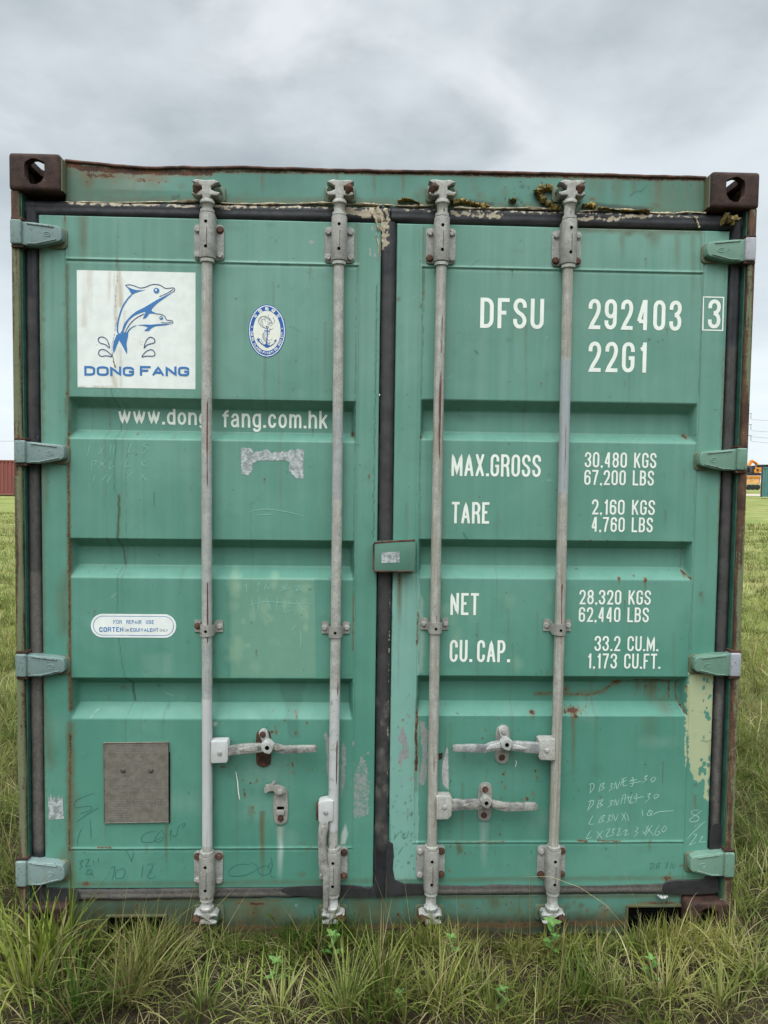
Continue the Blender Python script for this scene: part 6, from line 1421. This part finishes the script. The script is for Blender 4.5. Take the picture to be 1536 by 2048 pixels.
# ------------------------------------------------------------------ things in the distance
def at_ground(px, py, z=0.0):
    d = R_CAM.T @ np.array([(px - W_PX / 2) / F_PX, (py - H_PX / 2) / F_PX, 1.0]); q = CAM + (z - CAM[2]) / d[2] * d
    return float(q[0]), float(q[1])
def far_container(px_left, px_right, py_top, py_bot, Y, length, col, col2, label, group, slats, turn=0.0):
    zt, zb = at(px_left, py_top, Y).z, at(px_left, py_bot, Y).z
    x0 = at(px_left, py_bot, Y).x; x1 = x0 + length if px_right is None else at(px_right, py_bot, Y).x
    if px_right is not None: x0 = x1 - length
    m, N = new_mat('far_' + slats); P = N.pos(); n1 = N.noise(P, .8, 5, .6); n2 = N.noise(N.scaled(P, (3, 3, .5)), 1.0, 5, .65)
    m = finish(m, N, N.mix(N.step(n2, .52, .7), N.mix(n1, col, col2), (0.11, 0.07, 0.05)), .7, .3)
    r = empty('shipping_container', (x0, Y, zb), label, 'shipping container', group)
    corrugated('side_wall', (x0 + .12, Y + .02, 0), (x1 - .12, Y + .02, 0), zb + .16, zt - .1, (0, -1, 0), .075, .26, m, r)
    corrugated('side_wall', (x1 - .12, Y + 2.42, 0), (x0 + .12, Y + 2.42, 0), zb + .16, zt - .1, (0, 1, 0), .045, .30, m, r)
    for x in (x0, x1):
        bm = bmesh.new(); bm_box(bm, min(x, x + (.05 if x == x0 else -.05)), max(x, x + (.05 if x == x0 else -.05)), Y + .1, Y + 2.34, zb + .1, zt - .06); from_bm('end_wall', bm, m, r, False)
        for y in (Y, Y + 2.34):
            bm = bmesh.new(); bm_box(bm, min(x, x + (.12 if x == x0 else -.12)), max(x, x + (.12 if x == x0 else -.12)), y, y + .1, zb, zt, .01); from_bm('corner_post', bm, M['rust'] if 'teal' in slats else m, r, False)
    bm = bmesh.new(); bm_box(bm, x0 + .13, x1 - .13, Y + .05, Y + 2.39, zt - .08, zt - .02); from_bm('roof', bm, m, r, False)
    for z, h in ((zb + .01, .14), (zt - .1, .09)):
        for y in (Y + .005, Y + 2.37):
            bm = bmesh.new(); bm_box(bm, x0 + .125, x1 - .125, y, y + .06, z, z + h); from_bm('rail', bm, m, r, False)
    r.rotation_euler = (0, 0, math.radians(turn))
    return r
far_container(-150, None, 917.5, 988, 46, 12.19, (0.20, 0.062, 0.055), (0.27, 0.090, 0.080), 'faded red corrugated shipping container on the grass at the left edge', 'far containers', 'red')
far_container(1521, None, 934, 994, 65, 12.19, (0.055, 0.17, 0.17), (0.12, 0.25, 0.24), 'teal corrugated shipping container with rusty streaks at the right edge', 'far containers', 'teal', -29)
def far(name, pts, Y0, Y1, mat, parent, bev=.03):
    bm = bmesh.new(); bm_prism(bm, pxz(pts, Y0), Y0, Y1, bev, 1); return from_bm(name, bm, mat, parent, True)
M['orange'] = plain('orange_machine_paint', (0.62, 0.22, 0.025), 0.5, .15, 2)
M['pale_orange'] = plain('faded_orange_panel', (0.66, 0.36, 0.14), 0.6, .2, 2)
M['black_part'] = plain('black_machine_part', (0.02, 0.02, 0.022), 0.6, .3, 4)
M['glass'] = plain('dark_cab_glass', (0.03, 0.035, 0.04), 0.15, .1, 2)
M['grey_steel'] = plain('grey_steel', (0.30, 0.30, 0.29), 0.6, .2, 5)
ex = empty('excavator', at(1509, 951, 101), 'orange excavator with folded boom, standing on the orange low loader', 'excavator')
far('engine_body', [(1509, 946.5), (1508, 940), (1510.5, 936), (1514, 934), (1522, 934), (1523.5, 938), (1523, 944), (1517, 946)], 100, 102.4, M['orange'], ex)
far('engine_grille', [(1513.5, 938), (1517.5, 937.5), (1517.5, 942), (1513.5, 942)], 99.95, 100.02, M['black_part'], ex, 0)
far('cab', [(1504, 946), (1503.8, 937), (1505.5, 931.5), (1511, 931), (1511, 935), (1508, 938), (1507, 946)], 99.9, 101.4, M['glass'], ex)
far('boom', [(1518, 938), (1520, 936), (1518.5, 930), (1515.5, 925.5), (1511, 922.5), (1506, 920.5), (1505, 922.5), (1510, 924.5), (1514, 927.5), (1516.5, 932)], 101.0, 101.7, M['orange'], ex)
far('stick', [(1506.5, 919.5), (1504.5, 919.5), (1500, 926), (1496.5, 934), (1498, 936), (1502, 930), (1507, 923)], 101.1, 101.6, M['orange'], ex)
far('bucket', [(1498, 934), (1495, 936), (1494, 943), (1499, 946), (1502, 941), (1501, 936)], 100.8, 101.9, M['black_part'], ex)
for y in (99.9, 102.0): far('track', [(1497, 947), (1499, 945.8), (1521, 945.8), (1524, 948), (1522, 951), (1499, 951)], y, y + .6, M['black_part'], ex)
lo = empty('low_loader', at(1509, 980, 101), 'pale orange low loader trailer on black wheels under the excavator', 'trailer')
far('deck', [(1486, 952), (1521.5, 951.5), (1521.5, 955.5), (1486, 956)], 99.8, 102.6, M['orange'], lo)
far('side_panel', [(1487, 956), (1519, 956), (1518, 966), (1514, 968), (1487, 968)], 99.9, 102.4, M['pale_orange'], lo)
far('chassis', [(1486, 971), (1521, 971), (1521, 973.5), (1486, 974)], 99.95, 102.2, M['grey_steel'], lo)
far('ramp', [(1519, 953), (1521.5, 953), (1519, 967), (1517, 967)], 99.9, 102.4, M['orange'], lo)
for px in (1488, 1499, 1507, 1515.5):
    c = at(px, 974.5, 99.9); bm = bmesh.new(); bm_lathe(bm, [(.12, 0), (.34, -.02), (.40, .03), (.40, .32), (.1, .34)], (c.x, 99.9, c.z), 'Y', 20); w_ = from_bm('wheel', bm, M['black_part'], lo)
    bm = bmesh.new(); bm_lathe(bm, [(.18, -.03), (.05, -.05), (.001, -.05)], (c.x, 99.9, c.z), 'Y', 14); from_bm('rim', bm, M['black_part'], w_)
cr = empty('steel_crate', at(1536, 934, 66), 'dark steel crate lying on the roof of the teal container', 'crate')
far('crate_body', [(1529, 929.5), (1560, 929), (1560, 934.2), (1529, 934.5)], 65.6, 67, M['black_part'], cr, .04)
far('crate_lid', [(1528.6, 928.8), (1560.4, 928.3), (1560.4, 929.3), (1528.6, 929.8)], 65.5, 67.1, M['grey_steel'], cr, .02)
# overhead line: lattice pylon behind the container, wires running off on both sides
PY = 180.0
pyl = empty('power_pylon', at(1462, 962, PY), 'grey lattice power pylon mostly hidden behind the green container', 'pylon')
pb, pt = at(1462, 964, PY), at(1462, 800, PY)
bm = bmesh.new()
for sx in (-1, 1):
    for sy in (-1, 1): bm_tube(bm, [(pb.x + sx * 2.2, PY + sy * 2.2, pb.z - .5), (pb.x + sx * .4, PY + sy * .4, pt.z)], .10, 5)
h = pt.z - pb.z
for i in range(7):
    for sy in (-1, 1):
        a, b = 2.2 - 1.8 * i / 7, 2.2 - 1.8 * (i + 1) / 7
        bm_tube(bm, [(pb.x - a, PY + sy * a, pb.z + h * i / 7), (pb.x + b, PY + sy * b, pb.z + h * (i + 1) / 7)], .05, 4); bm_tube(bm, [(pb.x + a, PY + sy * a, pb.z + h * i / 7), (pb.x - b, PY + sy * b, pb.z + h * (i + 1) / 7)], .05, 4)
from_bm('lattice_mast', bm, M['grey_steel'], pyl)
rows = [(828, 'topmost'), (850, 'second'), (872, 'third')]
for y, nm in rows:
    a, b = at(1462 - 42, y, PY), at(1503.6, y, PY); bm = bmesh.new(); bm_tube(bm, [(a.x, PY, a.z + .35), (b.x, PY, b.z + .1)], .11, 5); arm = from_bm('cross_arm', bm, M['grey_steel'], pyl)
    bm = bmesh.new(); bm_tube(bm, [(b.x - .2, PY, b.z + .1), (b.x - .2, PY, b.z - 1.25)], [.04, .07], 6); from_bm('insulator', bm, M['black_part'], arm)
def wire(name_pts, label):
    bm = bmesh.new(); bm_tube(bm, name_pts, .038, 5); o = from_bm('power_line', bm, M['wire'], None); meta(o, label, 'power line', 'overhead power lines'); return o
M['wire'] = plain('dull_wire', (0.16, 0.17, 0.18), .6, .1, 1)
for y0, y1, lb in ((839.3, 840.5, 'topmost thin dark power line in the sky beside the right edge of the container'), (861.5, 863.5, 'second highest thin power line in the sky right of the container'), (873.5, 876, 'third thin power line down in the sky right of the container'), (882.5, 886, 'lowest thin power line above the excavator on the right')):
    a = at(1502.5, y0, PY); b = at(2500, y0 + (y1 - y0) * 22, PY * 1.0); n = 24; L = [a.lerp(b, i / n) for i in range(n + 1)]
    wire([(p.x, p.y, p.z - 3.0 * 4 * (i / n) * (1 - i / n) * .3) for i, p in enumerate(L)], lb)
a, b = at(1420, 872, PY), at(-900, 889, PY * 1.0); wire([a.lerp(b, i / 20) for i in range(21)], 'faint power line crossing the sky left of the container')

# ------------------------------------------------------------------ grass, stalks and weeds
def grass_mat():
    m, N = new_mat('grass_blade'); t, s, r, a = N.attr('wear'); P = N.pos()
    n = N.noise(P, 3.0, 3)
    g = N.mix(r, (0.032, 0.088, 0.009), (0.190, 0.272, 0.036)); g = N.mix(N.step(n, .35, .65), g, N.mix(r, (0.075, 0.118, 0.014), (0.275, 0.290, 0.058)))
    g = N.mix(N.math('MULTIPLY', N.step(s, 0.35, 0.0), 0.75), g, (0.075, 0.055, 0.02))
    c = N.mix(t, g, N.mix(r, (0.22, 0.165, 0.07), (0.54, 0.45, 0.26)))
    b = N.n('ShaderNodeBsdfPrincipled'); N.put(b.inputs['Base Color'], c); b.inputs['Roughness'].default_value = .5; b.inputs['Specular IOR Level'].default_value = .12
    tr = N.n('ShaderNodeBsdfTranslucent'); N.put(tr.inputs[0], c); mx = N.n('ShaderNodeMixShader'); mx.inputs[0].default_value = .30
    N.t.links.new(b.outputs[0], mx.inputs[1]); N.t.links.new(tr.outputs[0], mx.inputs[2]); o = N.n('ShaderNodeOutputMaterial'); N.t.links.new(mx.outputs[0], o.inputs[0]); return m
M['grass'] = grass_mat()
class Blades:
    def __init__(self): self.a = []
    def add(self, x, y, L, az, th0, curl, w, tint, z=None):
        n = len(x); f = lambda v: np.broadcast_to(np.asarray(v, float), (n,)).copy()
        x, y = f(x), f(y); z = ground_z(x, y) - .004 if z is None else f(z)
        self.a.append(np.stack([x, y, z, f(L), f(az), f(th0), f(curl), f(w), f(tint)], 1))
    def tuft(self, x, y, n, h, spread, tint=.12, w=.0032, lean=.5, az=None, dry=.15):
        g = RNG; r = np.abs(g.normal(0, spread, n)); t = g.uniform(0, math.tau, n)
        A = t + g.normal(0, .6, n) if az is None else az + g.normal(0, .7, n)
        T = np.clip(g.normal(tint, .12, n), 0, 1); T = np.where(g.uniform(0, 1, n) < dry, g.uniform(.65, 1, n), T)
        self.add(x + r * np.cos(t), y + r * np.sin(t), h * g.uniform(.35, 1.1, n), A, np.abs(g.normal(0, .26, n)) + r / max(spread, 1e-6) * .12, g.normal(lean, .45, n), w * g.uniform(.5, 1.15, n), T)
    def build(self, name, K=5):
        B = np.concatenate(self.a); n = len(B); x, y, z, L, az, th, cu, w, ti = B.T
        s = np.linspace(0, 1, K + 1); P = np.zeros((n, K + 1, 2, 3)); cx, cy, cz = x.copy(), y.copy(), z.copy()
        tw = az + math.pi / 2 + RNG.normal(0, .5, n); rb = np.clip((fbm(x + 30, y + 30, 5.5, 91, 3) - .5) * 2.2 + .42 + RNG.normal(0, .22, n), 0, 1)
        W = np.zeros((n, K + 1, 2, 4))
        for i in range(K + 1):
            if i:
                a = th + cu * (s[i] + s[i - 1]) / 2 * 1.6; d = L / K; cx = cx + np.sin(a) * np.cos(az) * d; cy = cy + np.sin(a) * np.sin(az) * d; cz = cz + np.cos(a) * d
            hw = w * (1 - s[i] ** 1.7 * .93) / 2 * (.75 + .5 * min(1, s[i] * 3))
            for k, sg in ((0, -1), (1, 1)):
                P[:, i, k, 0] = cx + sg * np.cos(tw) * hw; P[:, i, k, 1] = cy + sg * np.sin(tw) * hw; P[:, i, k, 2] = cz
                W[:, i, k, 0] = ti; W[:, i, k, 1] = s[i]; W[:, i, k, 2] = rb
        # nothing grows through the steel: keep blades in front of the container's face
        inside = (np.abs(P[..., 0]) < 1.23) & (P[..., 1] > -.035) & (P[..., 1] < 6.2) & (P[..., 2] > -.01)
        lift = inside & (P[..., 1] < .6); P[..., 1] = np.where(lift, -.035 - RNG.uniform(0, .02, n)[:, None, None], P[..., 1])
        i0 = (np.arange(n) * (K + 1) * 2)[:, None]; st = (np.arange(K) * 2)[None, :]; q = i0 + st
        F = np.stack([q, q + 1, q + 3, q + 2], -1).reshape(-1, 4); m = len(F)
        me = bpy.data.meshes.new(name); me.vertices.add(n * (K + 1) * 2); me.vertices.foreach_set('co', P.astype(np.float32).ravel())
        me.loops.add(m * 4); me.loops.foreach_set('vertex_index', F.astype(np.int32).ravel()); me.polygons.add(m); me.polygons.foreach_set('loop_start', np.arange(0, m * 4, 4, dtype=np.int32)); me.update(calc_edges=True)
        at_ = me.attributes.new('wear', 'FLOAT_COLOR', 'POINT'); at_.data.foreach_set('color', W.astype(np.float32).ravel())
        o = link(name, me, M['grass'], None, smooth=True, origin=(0, 0, 0)); meta(o, kind='stuff'); return o
g1 = Blades()
# tussocks measured in the photograph: (pixel of the root, blades, height, spread, tint, width, lean)
for px, py, n, h, sp, ti, w, ln in ((60, 1985, 260, .34, .075, .05, .0050, .55), (105, 1930, 200, .38, .060, .05, .0075, .30), (20, 1900, 150, .30, .06, .1, .005, .5), (255, 2010, 340, .30, .040, .34, .0034, .45), (300, 1965, 260, .28, .05, .28, .0034, .5), (340, 1905, 280, .26, .06, .16, .0034, .5), (215, 1895, 200, .20, .06, .2, .0034, .6), (430, 1900, 160, .20, .06, .2, .003, .6), (470, 1880, 140, .18, .06, .25, .003, .6),
        (590, 1890, 300, .25, .07, .08, .0038, .45), (640, 1880, 240, .26, .06, .06, .004, .45), (700, 1885, 180, .22, .06, .1, .0036, .5), (520, 1885, 160, .16, .07, .15, .0034, .6), (690, 2030, 240, .28, .05, .14, .0036, .5), (760, 1990, 200, .30, .035, .1, .004, .35), (775, 2040, 220, .26, .05, .12, .004, .4), (880, 2010, 280, .24, .05, .14, .0036, .5), (940, 1985, 240, .22, .06, .12, .0036, .55), (860, 1888, 300, .22, .05, .1, .0034, .5), (905, 1878, 160, .2, .06, .14, .0034, .5), (830, 1885, 160, .18, .05, .2, .0034, .6),
        (1040, 1890, 200, .17, .06, .15, .0034, .6), (1090, 1885, 200, .18, .06, .1, .0036, .55), (1140, 1895, 240, .20, .06, .1, .0036, .55), (1200, 1900, 260, .20, .07, .1, .0036, .55), (1150, 1990, 260, .20, .06, .12, .0036, .6), (1230, 2000, 220, .18, .06, .2, .0034, .7), (1290, 1895, 240, .22, .06, .12, .0034, .5), (1345, 1895, 240, .23, .06, .12, .0034, .5), (1400, 1905, 240, .23, .06, .14, .0034, .5), (1460, 1925, 260, .24, .07, .16, .0036, .6), (1510, 1960, 240, .22, .07, .2, .0036, .7), (1330, 1990, 240, .22, .07, .2, .0034, .7), (1440, 2020, 240, .20, .08, .25, .0034, .8), (1080, 2010, 180, .18, .06, .18, .0034, .6), (990, 2035, 180, .20, .06, .2, .0034, .6), (400, 2030, 180, .2, .06, .2, .0034, .7), (560, 2030, 200, .2, .07, .2, .0034, .7), (150, 2040, 220, .26, .06, .12, .0045, .6), (1100, 1900, 100, .2, .05, .1, .0036, .5), (235, 1885, 170, .22, .05, .12, .0036, .5), (290, 1885, 170, .22, .05, .16, .0036, .5), (1275, 1885, 170, .21, .05, .1, .0034, .5), (1320, 1884, 170, .21, .05, .12, .0034, .5), (1365, 1886, 160, .21, .05, .12, .0034, .5), (480, 1884, 120, .17, .06, .15, .003, .6), (1000, 1884, 130, .16, .06, .15, .003, .6), (760, 1884, 120, .18, .05, .15, .0032, .6)):
    x, y = at_ground(px, py); g1.tuft(x, min(y, -.06), int(n * .62), h * (.62 if py < 1920 else .80), sp, ti, w * 1.35, ln, dry=.14)
# scattered tufts over the strip in front, thinner where soil shows
for i in range(900):
    x, y = RNG.uniform(-2.6, 2.6), RNG.uniform(-1.6, -.03)
    d = float(fbm(np.array([x + 9.]), np.array([y + 4.]), 3.2, 77, 3)[0])
    if d < (.53 if y > -.22 else .46): continue
    g1.tuft(x, y, int(RNG.integers(10, 34)), RNG.uniform(.05, .14), RNG.uniform(.02, .06), .16, .0036, .75, dry=.2)
# dead litter lying flat
n = 4200; x, y = RNG.uniform(-2.2, 2.2, n), RNG.uniform(-1.3, -.02, n)
g1.add(x, y, RNG.uniform(.03, .15, n), RNG.uniform(0, math.tau, n), RNG.uniform(1.15, 1.6, n), RNG.normal(0, .35, n), RNG.uniform(.0012, .0026, n), RNG.uniform(.45, .9, n), z=ground_z(x, y) + RNG.uniform(.0, .012, n))
# long thin stalks
n = 130; x, y = RNG.uniform(-1.7, 1.7, n), RNG.uniform(-.75, -.05, n)
g1.add(x, y, RNG.uniform(.22, .48, n), RNG.uniform(0, math.tau, n), np.abs(RNG.normal(.35, .25, n)), RNG.normal(.25, .3, n), RNG.uniform(.0016, .0026, n), RNG.uniform(.35, .95, n))
for px, py, L, az, th, cu in ((300, 1880, .40, .15, .55, .12), (150, 1900, .30, .4, .9, .1), (350, 1900, .36, .2, .75, .05), (385, 1870, .26, 1.2, .3, .05), (120, 1905, .34, .35, .95, .25), (375, 1865, .33, .1, .18, .05), (590, 1870, .2, 2.6, .7, .1), (640, 1875, .25, .6, .4, .2), (1262, 1870, .62, 3.0, .35, 1.0), (760, 1930, .26, .5, .7, .1), (800, 2000, .3, .3, .9, .2), (1180, 1960, .2, 2.9, .8, .3), (1330, 1880, .22, .5, .45, .1), (430, 1885, .28, .4, .5, .1), (250, 1870, .22, .6, .6, .2)):
    x, y = at_ground(px, py); g1.add([x], [min(y, -.08)], L, az, th, cu, .0034, .82)
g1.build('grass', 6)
g2 = Blades()
# the field beside and beyond the container
for i in range(5200):
    sd = RNG.choice((-1, 1)); x = sd * (1.28 + abs(RNG.normal(0, 1.3))); y = RNG.uniform(-1.8, 7)
    if abs(x) < 2.6 and y < -.1 and RNG.uniform() < .6: continue
    d = float(fbm(np.array([x + 9.]), np.array([y + 4.]), 1.3, 77, 3)[0])
    if d < .40: continue
    g2.tuft(x, y, int(RNG.integers(16, 40)), RNG.uniform(.10, .26), RNG.uniform(.03, .09), .12 + .5 * max(0, d - .55), .0034, .7, dry=.22)
for i in range(7000):
    sd = RNG.choice((-1, 1)); r = 4 + 26 * RNG.uniform() ** 1.7; a = math.radians(RNG.uniform(19, 40)); x, y = CAM[0] + sd * r * math.sin(a), CAM[1] + r * math.cos(a)
    if abs(x) < 1.3 or (abs(x) < 3 and y < 6 and RNG.uniform() < .5): continue
    d = float(fbm(np.array([x + 90.]), np.array([y + 40.]), .35, 78, 3)[0])
    g2.tuft(x, y, 16, RNG.uniform(.10, .22), .05 + r * .006, .15 + .9 * max(0, d - .5), .0036 + r * .0004, .7, dry=.2)
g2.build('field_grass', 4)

# broad-leaved weeds, each a plant with its own leaves
M['leaf'] = plain('weed_leaf', (0.10, 0.20, 0.045), .5, .3, 40)
M['stem'] = plain('weed_stem', (0.13, 0.17, 0.06), .6, .2, 40)
def leaf_mesh(L, wd):
    bm = bmesh.new(); n = 6; rows_ = []
    for i in range(n + 1):
        t = i / n; w = wd * math.sin(math.pi * min(1, t * .92 + .04)) ** .8; z = .25 * L * t - .38 * L * t * t
        rows_.append([bm.verts.new((L * t, -w, z + w * .35)), bm.verts.new((L * t, 0, z)), bm.verts.new((L * t, w, z + w * .35))])
    for a, b in zip(rows_, rows_[1:]):
        for k in range(2): bm.faces.new((a[k], a[k + 1], b[k + 1], b[k]))
    me = bpy.data.meshes.new('leaf'); bm.to_mesh(me); bm.free(); me.materials.append(M['leaf']); me.shade_smooth(); return me
def weed(h, tiers, L, seed):
    g = random.Random(seed); r = empty('weed_plant', (0, 0, 0)); ORG[r] = Vector((0, 0, 0)); lm = leaf_mesh(L, L * .27)
    bm = bmesh.new(); bm_tube(bm, [(0, 0, 0), (.004, .002, h * .5), (-.002, .004, h)], [.0028, .0022, .0014], 6); from_bm('stem', bm, M['stem'], r)
    for t in range(tiers):
        z = h * (.35 + .65 * t / max(1, tiers - 1)); k = 4 if t == tiers - 1 else 2
        for j in range(k):
            o = bpy.data.objects.new('leaf', lm); COL.objects.link(o); o.parent = r; o.location = (0, 0.002, z)
            o.rotation_euler = (g.uniform(-.2, .2), -.35 - .3 * t / tiers, t * 1.3 + j * math.tau / k + g.uniform(-.2, .2)); f = g.uniform(.75, 1.1) * (1 - .2 * (t == tiers - 1)); o.scale = (f, f, f)
    return r
protos = [weed(.13, 4, .042, 3), weed(.07, 3, .030, 5)]
used = set()
for k, px, py, sc, lb in ((0, 1098, 1893, 1.0, 'bright green broad-leaved weed under the fourth lock rod'), (1, 1002, 2012, 1.0, 'small broad-leaved weed right of centre near the bottom edge'), (1, 552, 1975, 1.2, 'small broad-leaved weed left of centre among dry grass stems'), (1, 664, 1932, 1.3, 'leafy weed in the grass below the handle that hangs straight down'), (1, 902, 1915, 1.0, 'tiny broad-leaved weed at the foot of the third lock rod'), (1, 1300, 1965, 1.2, 'small broad-leaved weed in the grass below the lower right corner'), (1, 800, 2030, .9, 'tiny weed at the bottom edge below the door gap')):
    p = protos[k]
    if k in used:
        q = p.copy(); COL.objects.link(q)
        for ch in p.children: c = ch.copy(); COL.objects.link(c); c.parent = q
        p = q
    used.add(k); x, y = at_ground(px, py); p.location = (x, min(y, -.09), float(ground_z(x, y)) - .003); p.scale = (sc, sc, sc); p.rotation_euler = (0, 0, px * .7)
    meta(p, lb, 'weed', 'broad-leaved weeds in the grass')
